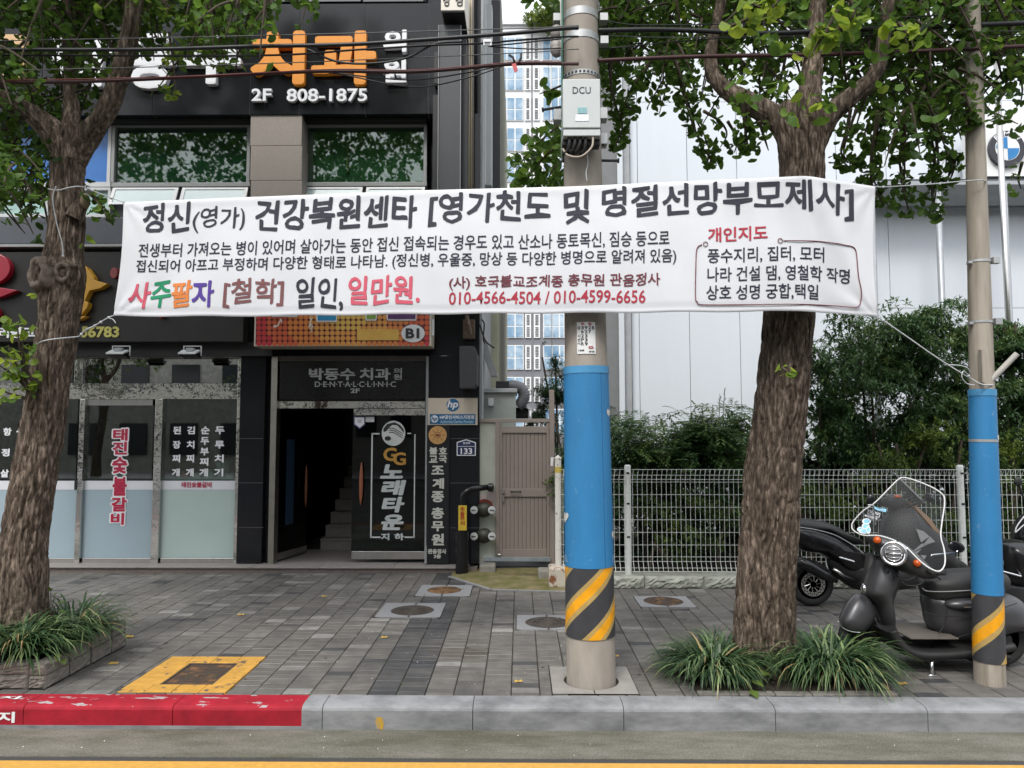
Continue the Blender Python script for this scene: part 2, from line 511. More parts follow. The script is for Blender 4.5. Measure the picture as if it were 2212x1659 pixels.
# the paint does not reach the foot of the face, a splash of yellow line paint and the stencilled words
k2 = MB().box(-12, red_end+.001, KF-.002, KF+.002, ROAD_Z, ROAD_Z+.022); struct(k2.build('kerb_foot', kerb_grey, kerb))
sp = G(820, 1558, -.1).x
k3 = MB().add([(sp-.02, KF-.002, -.07), (sp+.022, KF-.002, -.075), (sp+.03, KF-.002, -.11), (sp+.022, KF-.002, -.152), (sp-.018, KF-.002, -.15), (sp-.03, KF-.002, -.1)], [(0, 5, 4, 3, 2, 1)])
k3.build('paint_splash', M('splash', (.45, .26, .02), col2=(.30, .25, .16), rough=.7, vs=30), kerb)
xa, xb = P(-52, 1545, KF).x, P(33, 1545, KF).x
letters('금지', lambda u, v, w: (xa+(xb-xa)*u, KF-.003-w, -.118+.072*v), MT['white_paint'], kerb, .03)
xa, xb = G(-40, 1500).x, G(58, 1500).x
letters('금지', lambda u, v, w: (xa+(xb-xa)*u, 5.07+.06*v, .003+w), MT['white_paint'], kerb, .03)

# ---- pavement of 200 x 100 mm pavers laid in columns
pave = bpy.data.materials.new('pavers'); pave.use_nodes = True
nt = pave.node_tree; N, L = nt.nodes, nt.links
b = N['Principled BSDF']; b.inputs['Specular IOR Level'].default_value = .4
at = N.new('ShaderNodeAttribute'); at.attribute_name = 'tint'
cr = N.new('ShaderNodeValToRGB'); e = cr.color_ramp.elements
e[0].position = 0; e[0].color = (.042, .043, .047, 1); e[1].position = 1; e[1].color = (.30, .295, .28, 1)
k = e.new(.3); k.color = (.116, .109, .099, 1)
k = e.new(.62); k.color = (.156, .148, .136, 1)
L.new(at.outputs['Fac'], cr.inputs[0])
geo = N.new('ShaderNodeNewGeometry')
n1 = N.new('ShaderNodeTexNoise'); n1.inputs['Scale'].default_value = 1.1; n1.inputs['Detail'].default_value = 6
n2 = N.new('ShaderNodeTexNoise'); n2.inputs['Scale'].default_value = 9; n2.inputs['Detail'].default_value = 4
n3 = N.new('ShaderNodeTexNoise'); n3.inputs['Scale'].default_value = 160; n3.inputs['Detail'].default_value = 2
for q in (n1, n2, n3): L.new(geo.outputs['Position'], q.inputs[0])
def mapr(src, a, b_, c, d):
    r = N.new('ShaderNodeMapRange'); r.inputs[1].default_value = a; r.inputs[2].default_value = b_; r.inputs[3].default_value = c; r.inputs[4].default_value = d
    L.new(src, r.inputs[0]); return r.outputs[0]
def mult(a, b_):
    r = N.new('ShaderNodeMixRGB'); r.blend_type = 'MULTIPLY'; r.inputs[0].default_value = 1
    L.new(a, r.inputs[1]); L.new(b_, r.inputs[2]); return r.outputs[0]
c = mult(mult(mult(cr.outputs[0], mapr(n1.outputs[0], .35, .65, .72, 1.2)), mapr(n2.outputs[0], .3, .7, .8, 1.2)), mapr(n3.outputs[0], .3, .7, .8, 1.22))
# soil-brown tint in patches near the building
wet = N.new('ShaderNodeMixRGB'); wet.inputs[2].default_value = (.075, .058, .046, 1)
L.new(mapr(n1.outputs[0], .56, .68, 0, .55), wet.inputs[0]); L.new(c, wet.inputs[1])
L.new(wet.outputs[0], b.inputs['Base Color'])
L.new(mapr(n1.outputs[0], .4, .65, .78, .38), b.inputs['Roughness'])
bp = N.new('ShaderNodeBump'); bp.inputs['Strength'].default_value = .4; bp.inputs['Distance'].default_value = .003
L.new(n3.outputs[0], bp.inputs['Height']); L.new(bp.outputs[0], b.inputs['Normal'])

WALL_F = 8.67                          # front of the low stone wall on the right
XJ = P(1186, 1270, WALL_F).x           # where the building plot gives way to the fence plot
gx = G(794, 1498).x                    # a column joint read off the photograph
dark_cols = set()
holes = []                             # rectangles kept free of pavers
def rect_px(pts, grow=0.0):
    q = [G(x, y) for x, y in pts]
    ys = sorted(p.y for p in q); xs = sorted(p.x for p in q)
    return ((xs[0]+xs[1])/2-grow, (xs[2]+xs[3])/2+grow, (ys[0]+ys[1])/2-grow, (ys[2]+ys[3])/2+grow)
MH = [((814, 1334), (950, 1334), (963, 1304), (828, 1303)),
      ((899, 1288), (1014, 1289), (1021, 1265), (909, 1264)),
      ((1115, 1361), (1248, 1361), (1248, 1330), (1117, 1329)),
      ((1386, 1312), (1506, 1312), (1481, 1289), (1367, 1288))]
MHR = [rect_px(m) for m in MH]
SQ = rect_px(((272, 1495), (490, 1497), (571, 1420), (356, 1418)))
COLLAR = rect_px(((1193, 1500), (1381, 1501), (1353, 1442), (1188, 1441)))
PLANTER = (-4.62, -3.36, 5.27, 6.35)
PIT = (1.24, 2.62, 5.20, 6.2)
holes = [(a-.003, b_+.003, c_-.003, d+.003) for a, b_, c_, d in MHR + [SQ, COLLAR]] + [PLANTER, PIT]
pv = MB(); tint = []
ncol = 60
for ci in range(-48, 46):
    x0 = gx + ci*.2; x1 = x0 + .2
    yend = 9.6 if x0 < XJ - .1 else WALL_F
    y = KB + .004 - random.random()*.1
    base = .42 + random.gauss(0, .035)
    for r in range(70):
        y0, y1 = y, y + .1; y = y1
        if y0 >= yend: break
        a, b_ = max(y0, KB+.004), min(y1, yend)
        if b_ - a < .012: continue
        xm, yc = (x0+x1)/2, (a+b_)/2
        if ci in (0, 1): t = random.gauss(.10, .05)
        else:
            t = base - .04 + random.gauss(0, .05)
            q = random.random()
            lf = .08 if xm < -1 else .04
            if q < lf: t = random.uniform(.62, .86)
            elif q > .965: t = random.uniform(.03, .14)
            if ci > 8: t -= .06
        t = min(1, max(0, t))
        dz = random.gauss(0, .0009); g2 = .0035; g1 = .0015; e = .004
        if random.random() < .04: dz -= random.uniform(.002, .006)
        rects = [(x0, x1, a, b_)]
        for h in holes:
            nr = []
            for (ra, rb, rc, rd) in rects:
                if rb <= h[0] or ra >= h[1] or rd <= h[2] or rc >= h[3]: nr.append((ra, rb, rc, rd)); continue
                if ra < h[0]: nr.append((ra, h[0], rc, rd))
                if rb > h[1]: nr.append((h[1], rb, rc, rd))
                m0, m1 = max(ra, h[0]), min(rb, h[1])
                if rc < h[2]: nr.append((m0, m1, rc, h[2]))
                if rd > h[3]: nr.append((m0, m1, h[3], rd))
            rects = nr
        for (ra, rb, rc, rd) in rects:
            if rb-ra < .02 or rd-rc < .014: continue
            X0, X1, Y0, Y1 = ra+g2, rb-g2, rc+g1, rd-g1
            pv.add([(X0, Y0, -.03), (X1, Y0, -.03), (X1, Y1, -.03), (X0, Y1, -.03),
                (X0, Y0, dz-e), (X1, Y0, dz-e), (X1, Y1, dz-e), (X0, Y1, dz-e),
                (X0+e, Y0+e*.7, dz), (X1-e, Y0+e*.7, dz), (X1-e, Y1-e*.7, dz), (X0+e, Y1-e*.7, dz)],
               [(8, 9, 10, 11), (4, 5, 9, 8), (5, 6, 10, 9), (6, 7, 11, 10), (7, 4, 8, 11), (0, 1, 5, 4), (1, 2, 6, 5), (2, 3, 7, 6), (3, 0, 4, 7)])
            tint += [t]*9
pv.tint = tint
pavement = struct(pv.build('pavement', pave, fixn=False))
g = MB().quad((-40, KB-.01, -.012), (40, KB-.01, -.012), (40, 16, -.012), (-40, 16, -.012))
struct(g.build('pavement_bed', M('joint_sand', (.035, .033, .026), rough=1, var=.3, vs=20)))

# mossy concrete apron in front of the gate and its stone edging
a0, a1, a2 = G(974, 1246), G(1063, 1274), G(1232, 1279)
mossm = M('moss', (.11, .105, .028), rough=.95, col2=(.20, .165, .085), lo=.42, hi=.62, vs=5, bump=.6, bs=60)
ap = MB().add([(a0.x, a0.y, .004), (a1.x, a1.y, .004), (a2.x, a2.y, .004), (a2.x, 9.9, .03), (a0.x, 9.7, .03)], [(0, 1, 2, 3, 4)])
struct(ap.build('mossy_apron', mossm))
ed = MB()
for p, q in ((a0, a1), (a1, a2)):
    d = (q-p); L_ = d.length; d.normalize(); nn = Vector((d.y, -d.x, 0)); k = max(1, int(L_/.3))
    for i in range(k):
        s, t = p + d*(L_*i/k+.003), p + d*(L_*(i+1)/k-.003)
        A, B = s + nn*.045, t + nn*.045
        ed.add([(s.x, s.y, .001), (t.x, t.y, .001), (t.x, t.y, .012), (s.x, s.y, .012), (A.x, A.y, .001), (B.x, B.y, .001), (B.x, B.y, .012), (A.x, A.y, .012)],
               [(3, 2, 6, 7), (0, 3, 7, 4), (1, 5, 6, 2), (4, 7, 6, 5)])
struct(ed.build('apron_edging', MT['grey_granite']))

# soil of the tree pit
soil = M('soil', (.028, .020, .013), rough=1, var=.4, vs=18, bump=1, bs=40, bdist=.02)
struct(MB().box(PIT[0], PIT[1], PIT[2], PIT[3], -.05, -.004).build('tree_pit_soil', soil))
es = MB()
x = PIT[0]
while x < PIT[1]-.05:
    w = random.uniform(.18, .3); es.box(x, min(PIT[1], x+w)-.006, PIT[2]+.0, PIT[2]+.075, -.03, .006+random.random()*.008); x += w
struct(es.build('tree_pit_edging', M('edging_stone', (.15, .14, .125), rough=.9, var=.3, vs=18, bump=.5, bs=60), bevel=.008))

# ---- manhole covers
rust = M('rusty_iron', (.055, .038, .028), rough=.75, col2=(.22, .105, .035), lo=.5, hi=.68, vs=9, bump=.5, bs=70)
iron = M('cast_iron', (.045, .036, .030), rough=.6, col2=(.085, .068, .055), lo=.4, hi=.7, vs=16, bump=.4, bs=90)
rusty2 = M('orange_rust', (.05, .028, .015), rough=.8, col2=(.23, .125, .05), lo=.42, hi=.60, vs=7, bump=.5, bs=70)
mlabels = ['round dark iron manhole cover in a granite frame, nearest the doorway steps of the clinic',
           'round orange-rusted manhole cover in a granite frame beside the mossy apron',
           'round ribbed iron manhole cover partly behind the striped utility pole',
           'round brown manhole cover in a granite frame before the low stone wall']
mlabels[0] = 'round dark iron manhole cover in a split granite frame beside the dark paving band'
cen = [(891, 1319, 45), (960, 1275, 36), (1183, 1345, 47), (1433, 1299, 41)]
for i, r in enumerate(MHR):
    c = G(cen[i][0], cen[i][1]); rad = cen[i][2]*pxm(c.y)*.98
    t = thing('manhole_cover', mlabels[i], 'manhole cover', (c.x, c.y, 0), 'round manhole covers in the pavement')
    fr = MB(); n = 48
    # granite frame of four pieces round the cover
    x0, x1, y0, y1 = r
    circ = [(c.x+rad*1.03*math.cos(2*math.pi*k/n), c.y+rad*1.03*math.sin(2*math.pi*k/n)) for k in range(n)]
    def onrect(k):
        a = 2*math.pi*k/n; dx, dy = math.cos(a), math.sin(a)
        s = min((x1-c.x)/dx if dx > 1e-6 else ((x0-c.x)/dx if dx < -1e-6 else 1e9), (y1-c.y)/dy if dy > 1e-6 else ((y0-c.y)/dy if dy < -1e-6 else 1e9))
        return (c.x+dx*s, c.y+dy*s)
    rc = [onrect(k) for k in range(n)]
    for k in range(n):
        k2 = (k+1) % n
        if k in (0, n//2, n//4, 3*n//4) : pass
        fr.add([(*circ[k], .004), (*rc[k], .004), (*rc[k2], .004), (*circ[k2], .004)], [(0, 1, 2, 3)])
        fr.add([(*rc[k], .004), (*rc[k], -.02), (*rc[k2], -.02), (*rc[k2], .004)], [(0, 1, 2, 3)])
        fr.add([(*circ[k], .004), (*circ[k2], .004), (*circ[k2], -.02), (*circ[k], -.02)], [(0, 1, 2, 3)])
    for cx_, cy_ in ((x0, y0), (x1, y0), (x1, y1), (x0, y1)):
        pass
    # corners
    for k in range(n):
        k2 = (k+1) % n
        for cxx, cyy in ((x0, y0), (x1, y0), (x1, y1), (x0, y1)):
            A, B = rc[k], rc[k2]
            if abs(A[0]-B[0]) > 1e-6 and abs(A[1]-B[1]) > 1e-6:
                if abs(cxx-A[0]) + abs(cyy-A[1]) < .5*(x1-x0) and (abs(A[0]-cxx) < 1e-5 or abs(A[1]-cyy) < 1e-5) and (abs(B[0]-cxx) < 1e-5 or abs(B[1]-cyy) < 1e-5):
                    fr.add([(*A, .004), (cxx, cyy, .004), (*B, .004)], [(0, 1, 2)])
    fr.build('granite_frame', MT['grey_granite'], t)
    sl = MB()
    for (px_, py_, qx, qy) in ((c.x-.008, y0, c.x+.008, c.y-rad*1.05), (c.x-.008, c.y+rad*1.05, c.x+.008, y1)):
        sl.box(px_, qx, py_, qy, .003, .006)
    sl.build('frame_joint', MT['black'], t)
    cv = MB()
    cv.lathe((c.x, c.y, 0), [(rad*1.0, -.02), (rad*1.0, .004), (rad*.95, .004), (rad*.94, -.002), (rad*.78, -.002), (rad*.77, .003), (rad*.70, .003), (rad*.69, -.002), (rad*.45, -.002), (rad*.44, .003), (rad*.38, .003), (rad*.37, -.002), (.001, -.002)], 48)
    for k in range(16):
        a = 2*math.pi*k/16; q = Vector((math.cos(a), math.sin(a), 0)); w = Vector((-q.y, q.x, 0))*.006
        p1, p2 = Vector((c.x, c.y, .002)) + q*rad*.46, Vector((c.x, c.y, .002)) + q*rad*.68
        cv.add([p1-w, p2-w, p2+w, p1+w], [(0, 1, 2, 3)])
    cv.build('cover', [rust, rusty2, iron, rust][i] if i else iron, t)
# square cover with yellow paint round it
x0, x1, y0, y1 = SQ
t = thing('square_access_cover', 'square brown access cover framed by a worn yellow painted border, beside the red kerb', 'access cover', ((x0+x1)/2, (y0+y1)/2, 0))
ci_ = rect_px(((345, 1479), (460, 1480), (513, 1433), (411, 1433)))
yp = M('yellow_paint', (.50, .27, .05), rough=.65, var=.2, vs=10)
nt = yp.node_tree; N, L = nt.nodes, nt.links
geo = N.new('ShaderNodeNewGeometry'); fl = N.new('ShaderNodeTexNoise'); fl.inputs['Scale'].default_value = 14; fl.inputs['Detail'].default_value = 6
L.new(geo.outputs['Position'], fl.inputs[0])
st = N.new('ShaderNodeValToRGB'); st.color_ramp.elements[0].position = .61; st.color_ramp.elements[1].position = .65
L.new(fl.outputs[0], st.inputs[0]); mx = N.new('ShaderNodeMixRGB'); L.new(st.outputs[0], mx.inputs[0]); L.new(N[yp['ramp']].outputs[0], mx.inputs[1]); mx.inputs[2].default_value = (.13, .09, .07, 1)
L.new(mx.outputs[0], bsdf(yp).inputs['Base Color'])
bd = MB(); cx0, cx1, cy0, cy1 = ci_
def tiles(xa, xb, ya, yb, nx, ny):
    for i in range(nx):
        for j in range(ny):
            bd.box(xa+(xb-xa)*i/nx+.002, xa+(xb-xa)*(i+1)/nx-.002, ya+(yb-ya)*j/ny+.0015, ya+(yb-ya)*(j+1)/ny-.0015, -.02, .004+random.gauss(0, .0006))
tiles(x0, x1, y0, cy0, 4, 1); tiles(x0, x1, cy1, y1, 4, 1); tiles(x0, cx0, cy0, cy1, 1, 5); tiles(cx1, x1, cy0, cy1, 1, 5)
bd.build('painted_border', yp, t, bevel=.003)
cv = MB().box(cx0+.012, cx1-.012, cy0+.012, cy1-.012, -.02, -.006)
for i in range(9):
    yy = cy0+.04 + i*(cy1-cy0-.08)/8.
    cv.box(cx0+.03, cx1-.03, yy-.006, yy+.006, -.0062, -.003)
cv.build('cover', rust, t)
fm = MB(); w = .014
fm.box(cx0, cx1, cy0, cy0+w, -.02, .001); fm.box(cx0, cx1, cy1-w, cy1, -.02, .001); fm.box(cx0, cx0+w, cy0+w, cy1-w, -.02, .001); fm.box(cx1-w, cx1, cy0+w, cy1-w, -.02, .001)
fm.build('iron_rim', iron, t)

# fallen leaves and specks of litter on the ground
fallen = M('dry_leaf', (.42, .27, .06), rough=.8, var=.25, vs=40)
fl_pts = [(520, 1330, .035, 'small yellowed leaf on the paving before the restaurant step'), (1330, 1420, .03, 'tiny dry leaf right of the utility pole'), (1120, 1475, .03, 'small dry leaf left of the pole collar'), (1950, 1480, .035, 'brown leaf on the paving in front of the scooter'), (700, 1290, .03, 'pale leaf fragment on the paving near the doorway step'), (276, 1378, .05, 'yellow fallen ginkgo leaf on the paving beside the stone planter'), (244, 1436, .04, 'small orange-brown fallen leaf on the paving near the red kerb'), (830, 1379, .03, 'pale fallen leaf scrap on the paving left of the dark band')]
for x, y, s, lb in fl_pts:
    c = G(x, y); m = MB(); n = 7
    vs = [(c.x, c.y, .006)] + [(c.x + s*math.cos(a), c.y+s*.8*math.sin(a), .006+.012*abs(math.sin(a*2))) for a in [(-.2+k*.55) for k in range(n)]]
    m.add(vs, [(0, k+1, k+2) for k in range(n-1)])
    m.tube([(c.x, c.y, .007), (c.x-s*.8, c.y-s*.3, .008)], .0015, 4)
    tag(m.build('fallen_leaf', fallen), lb, 'leaf', 'fallen leaves')
tuft = MB(); trng = random.Random(8)
for k in range(46):
    ci = trng.randint(-18, 14); x = gx + ci*.2 + trng.gauss(0, .004); y = trng.choice([trng.uniform(5.2, 6.4), trng.uniform(5.2, 9.0)])
    for j in range(trng.randint(3, 7)):
        a = trng.uniform(0, 6.28); h_ = trng.uniform(.008, .028); px_, py_ = x + trng.gauss(0, .004), y + trng.gauss(0, .03)
        tuft.add([(px_-.002, py_, 0), (px_+.002, py_, 0), (px_+.012*math.cos(a), py_+.012*math.sin(a), h_)], [(0, 1, 2)])
struct(tuft.build('joint_weeds', M('joint_green', (.07, .10, .03), rough=.8, var=.3)), 'stuff')
gum = MB()
for k in range(34):
    x, y, r = trng.uniform(-3.2, 3.2), trng.uniform(5.25, 8.8), trng.uniform(.008, .018)
    gum.add([(x+r*math.cos(t)*trng.uniform(.8, 1.1), y+r*math.sin(t), .0032) for t in np.linspace(0, 2*math.pi, 10, endpoint=False)], [tuple(range(10))])
struct(gum.build('gum_spots', M('gum', (.035, .034, .033), rough=.8)), 'stuff')
sp = MB()
for k in range(170):
    q = random.random()
    if q < .6: x, y, z = random.uniform(-1.6, 2.4), random.uniform(5.2, 8.4), .003
    elif q < .8: x, y, z = random.uniform(-4, 4), random.uniform(4.6, 4.92), ROAD_Z+.002
    else: x, y, z = random.uniform(-3.2, 3.5), random.uniform(5.0, 9), .003
    s = random.uniform(.0015, .0045)
    sp.add([(x-s, y-s, z), (x+s, y-s*.6, z), (x+s*.3, y+s, z), (x, y, z+s)], [(0, 1, 3), (1, 2, 3), (2, 0, 3)])
struct(sp.build('litter_specks', MT['white_paint']), 'stuff')
# ================================================================== THE CLINIC BUILDING
F = 9.78                                   # face of the pillars at street level
XL, XR = -14.0, PX(1035, 1000, F)
bld = thing('commercial_building', 'black granite street building with a restaurant below and a dental clinic above', 'building', (-3.5, F, 0))
BG, DP = MT['black_granite'], MT['dark_panel']
def part(name, mat, parent=None, bevel=0.0, smooth=False):
    pass
zt = PZ(768, F)                             # underside of the first floor
m = MB()
m.box(XL, XR, 10.15, 22, zt, 14)            # the mass of the building
m.box(XL, PX(-240, 1000, F), 9.9, 22, -.1, zt)
m.box(PX(918, 1050, F)+.001, XR, F, 22, .085, zt-.001)   # black pillar right of the door
m.box(PX(515, 1000, F), PX(569, 1000, F), F, 13.6, .085, zt-.001)   # pillar between restaurant and door
m.box(PX(569, 1000, F), PX(588, 1000, F), F+.1, 13.6, .085, zt-.001)
m.box(PX(932, 700, F), XR, F-.001, F+.3, zt, PZ(245, F))
m.build('granite_wall', BG, bld, bevel=.004)
sw = MB()
sw.box(XR, XR+.03, F+.12, 13.2, .05, 14)
sw.build('side_cladding', M('side_grey', (.32, .335, .34), rough=.55, var=.08, vs=1.2), bld)
jt = MB()
for yy in (860-1, 947, 1043, 1140):
    jt.box(PX(970, yy, F), XR-.01, F-.0015, F+.01, PZ(yy+.7, F), PZ(yy, F))
for yy in (947, 1043, 1140):
    jt.box(PX(516, yy, F), PX(568, yy, F), F-.0015, F+.01, PZ(yy+.7, F), PZ(yy, F))
jt.build('wall_joint', M('joint_grey', (.13, .135, .14), rough=.7), bld)
# granite fascia of panels above the first-floor windows
fa = MB()
seams = [-900, -640, -420, -170, 92, 333, 541, 648, 789, 925, 1000]
FU = 9.6
zb, ztop = PZ(245, FU), PZ(6, FU)
for a, b in zip(seams[:-1], seams[1:]):
    fa.box(PX(a, 140, FU)+.003, PX(b, 140, FU)-.003, FU, FU+.5, zb, ztop)
fa.build('granite_fascia', BG, bld, bevel=.003)
fb = MB().box(PX(-900, 140, FU), PX(999, 140, FU), FU+.012, FU+.45, zb+.004, ztop-.004)
fb.build('fascia_joint', M('joint_light', (.30, .31, .32), rough=.7), bld)
lb = MB().pbox(-600, 245.3, 921, 263, 9.72, .4)
lb.build('lintel', MT['black'], bld)
# upper storey windows seen under the top edge of the frame
uw = MB().pbox(-600, -140, 920, 4, 9.95, .1)
upper_glass = glass('upper_glass', (.45, .6, .55), boost=1.6, base=.12)
w = MB().pbox(-600, -150, 470, 4.5, 9.93, .19); w.build('window', M('mint_film', (.42, .58, .52), rough=.12, var=.04), bld)
w = MB()
for a, b in ((475, 560), (566, 640), (648, 780), (786, 915)): w.pbox(a, -150, b, 3, 9.93, .04)
w.build('window', glass('dark_glass_a', (.05, .07, .07), boost=1.4, base=.08), bld)
w = MB().pbox(471, -150, 920, 4.5, 10.0, .1); w.build('window_reveal', MT['black'], bld)
pil = MB()
for a, b in ((246, 314.4), (315, 389.4), (390, 465), (465.6, 540)):
    pil.pbox(541, a, 652, b, 9.62, .5)
pil.build('pilaster', MT['beige_granite'], bld, bevel=.004)

glass2f = glass('window_glass', (.55, .68, .62), rough=.025, boost=1.0, base=.09)
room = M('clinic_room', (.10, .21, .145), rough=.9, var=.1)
def window(x0, y0, x1, y1, glass_m, sash, bar=9, Y=9.9, inner=None):
    fr = MB()
    fr.pbox(x0, y0, x1, y0+bar, Y-.05, .12); fr.pbox(x0, y1-bar, x1, y1, Y-.05, .12)
    fr.pbox(x0, y0+bar, x0+bar*.8, y1-bar, Y-.049, .119); fr.pbox(x1-bar*.8, y0+bar, x1, y1-bar, Y-.049, .119)
    f = fr.build('window', MT['alu_grey'], bld, bevel=.004)
    MB().pbox(x0+bar*.7, y0+bar*.8, x1-bar*.7, y1-bar*.8, Y, .01).build('pane', glass_m, f)
    # room behind
    xa, xb, za, zb_ = PX(x0, y0, Y), PX(x1, y1, Y), PZ(y1, Y), PZ(y0, Y)
    r = MB(); y2 = Y + .05
    r.quad((xa, y2, za), (xb, y2, za), (xb, y2, zb_), (xa, y2, zb_))
    r.build('blind', inner or room, f)
    # tilted awning sashes below
    n = sash
    w_ = (x1-x0)/n
    for i in range(n):
        a, b = x0 + i*w_ + 4, x0 + (i+1)*w_ - 4
        s = MB()
        top, bot = y1+2, y1+44
        A, B = P(a, top, Y-.04), P(b, top, Y-.04)
        h = A.z - PZ(bot, Y-.04)
        tilt = R(22)
        def pt(u, v): 
            return Vector((A.x+(B.x-A.x)*u, A.y - math.sin(tilt)*h*v, A.z - math.cos(tilt)*h*v))
        e = .05; ev = .12
        for (u0, u1, v0, v1) in ((0, 1, 0, ev), (0, 1, 1-ev, 1), (0, e, ev, 1-ev), (1-e, 1, ev, 1-ev)):
            q = [pt(u0, v0), pt(u1, v0), pt(u1, v1), pt(u0, v1)]
            o = Vector((0, .03, .01))
            s.add(q + [p_+o for p_ in q], [(0, 1, 2, 3), (7, 6, 5, 4), (0, 4, 5, 1), (1, 5, 6, 2), (2, 6, 7, 3), (3, 7, 4, 0)])
        so = s.build('awning_sash', MT['alu_white'], bld)
        o = Vector((0, .012, .004))
        MB().quad(pt(e, ev)+o, pt(1-e, ev)+o, pt(1-e, 1-ev)+o, pt(e, 1-ev)+o).build('pane', M('sash_glass', (.42, .52, .52), rough=.08, var=.05, spec=.8), so)
    bk = MB().pbox(x0, y1+.5, x1, y1+75, Y+.06, .1); bk.build('window_reveal', MT['alu_grey'], bld)
window(240, 263, 540, 403, glass2f, 2)
window(653, 263, 922, 402, glass2f, 2, inner=M('clinic_room_lit', (.19, .31, .18), rough=.9, var=.1))  # paler copy of clinic_room: a lit room put into the blind's colour
MB().pbox(748, 310, 753, 372, 9.915, .03).build('window_stay', M('pale_wood', (.35, .30, .12), rough=.6), bld)
blue = M('blue_film', (.035, .17, .50), rough=.25, var=.05)
f = MB(); f.pbox(-420, 263, 238, 271, 9.85, .12); f.pbox(-420, 394, 238, 404, 9.85, .12); f.pbox(232, 271, 239, 394, 9.851, .12)
fo = f.build('window', MT['alu_white'], bld); MB().pbox(-420, 271, 232, 394, 9.88, .05).build('blue_panel', blue, fo)
f = MB()
for a, b in ((-420, -130), (-128, -8), (-6, 104), (106, 238)):
    f.pbox(a, 405, b, 411, 9.82, .1); f.pbox(a, 462, b, 469, 9.82, .1); f.pbox(a, 411, a+6, 462, 9.821, .1); f.pbox(b-6, 411, b, 462, 9.821, .1)
fo = f.build('window', MT['alu_white'], bld, bevel=.003)
MB().pbox(-420, 408, 238, 466, 9.88, .03).build('pane', M('mint_glass', (.30, .47, .43), rough=.08, var=.06, spec=.8), fo)

# canopy and trim above the restaurant sign
cg = M('canopy_grey', (.075, .083, .10), rough=.45, var=.1)
m = MB(); m.pbox(-600, 470, 546, 527, 9.42, .7); m.build('canopy', cg, bld, bevel=.01)
m = MB(); m.pbox(-600, 527.3, 546, 533, 9.40, .7); m.build('canopy_trim', MT['alu_grey'], bld)
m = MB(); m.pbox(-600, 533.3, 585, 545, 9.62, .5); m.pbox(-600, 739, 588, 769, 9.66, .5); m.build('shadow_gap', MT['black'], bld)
m = MB(); m.pbox(528, 533.5, 550, 738.7, 9.66, .5); m.build('end_panel', BG, bld)

# ---- restaurant front
st = MT['steel']
m = MB()
m.pbox(-240, 765.5, 520, 773, F+.05, .12); m.pbox(155, 828, 520, 862, F+.04, .1); m.pbox(-240, 828, 155, 862, F+.041, .1)
fo_ = m.build('door_header', MT['mirror_steel'], bld)
gl_dark = glass('shop_glass', (.66, .75, .71), boost=1.3, base=.05)
frost_b = M('frosted_blue', (.32, .41, .46), rough=.22, var=.05, vs=.8, spec=.6)
frost_g = M('frosted_green', (.42, .52, .50), rough=.22, var=.05, vs=.8, spec=.6)
tr = MB(); tr.pbox(-240, 773, 160, 828, F+.10, .02); tr.pbox(181, 774, 514, 827.5, F+.10, .02)
tr.build('transom_pane', glass('transom_glass', (.30, .36, .30), boost=1.6, base=.40), bld)
posts = MB()
for x0, x1, ya, yb in ((161, 178, 773, 828), (166, 177, 862.2, 1222), (330, 346, 862.2, 1222), (509, 521, 773, 1222), (-80, -66, 862.2, 1222)):
    posts.pbox(x0, ya, x1, yb, F+.03, .12)
posts.build('door_post', MT['mirror_steel'], bld, bevel=.003)
def shop_panel(name, x0, x1, ytop, frost, head=False):
    e = MB(); Y = F+.09
    e.pbox(x0, 1206, x1, 1222, Y-.02, .06)
    if head: e.pbox(x0, 862.3, x1, ytop, Y-.02, .06)
    d = e.build(name, st, bld, bevel=.003)
    MB().pbox(x0, ytop, x1, 1038.5, Y, .012).build('pane', gl_dark, d)
    MB().pbox(x0, 1038.6, x1, 1058, Y-.004, .02).build('white_strip', M('white_film', (.66, .68, .72), rough=.3, var=.03), d)
    MB().pbox(x0, 1058.2, x1, 1206, Y, .012).build('frosted_pane', frost, d)
    return d
d1 = shop_panel('window', -66, 166, 862.5, frost_b)
d2 = shop_panel('door', 177, 330, 876, frost_b, True)
d3 = shop_panel('window', 346, 509, 862.5, frost_g)
MB().pbox(160.5, 1034, 165.5, 1058, F+.02, .02).build('lock', MT['black'], d2)
YT = F + .083
wl_, rd = MT['letter_white'], M('sign_crimson', (.42, .02, .06), rough=.4, var=.05)
obs = []
for s, x0, x1, ys in (('된장찌개', 374, 391, (921, 952, 982, 1012)), ('김치찌개', 404, 421, (921, 952, 982, 1012)), ('순두부찌개', 434, 453, (921, 944, 967, 989, 1012)), ('두루치기', 465, 485, (921, 952, 982, 1012))):
    for i, ch in enumerate(s):
        k = -i*.9
        obs.append(ptext(ch, x0+k, ys[i], x1+k, ys[i]+17, YT, wl_, d3, .035))
join(obs, 'lettering')
obs = [ptext(ch, x0, y0, x0+18, y0+17, YT, wl_, d1, .035) for ch, x0, y0 in (('항', 7, 924), ('정', 3, 969), ('살', 1, 1014), ('생', 35, 924), ('목', 31, 969), ('살', 28, 1014))]
join(obs, 'lettering')
obs = []
for ch, x0, y0, x1, y1 in (('태', 243, 925, 277, 953), ('진', 242, 953, 276, 983), ('숯', 241, 986, 276, 1024), ('불', 242, 1029, 275, 1072), ('갈', 239, 1073, 275, 1106), ('비', 238, 1107, 269, 1135)):
    obs.append(ptext(ch, x0-2, y0-2, x1+2, y1+2, YT, wl_, d2, .09))
    obs.append(ptext(ch, x0+1, y0+1, x1-1, y1-1, YT-.003, rd, d2, .04))
join(obs, 'lettering')
ptext('태진숯불갈비', 392, 1041, 457, 1053, YT-.003, rd, d3, .03)
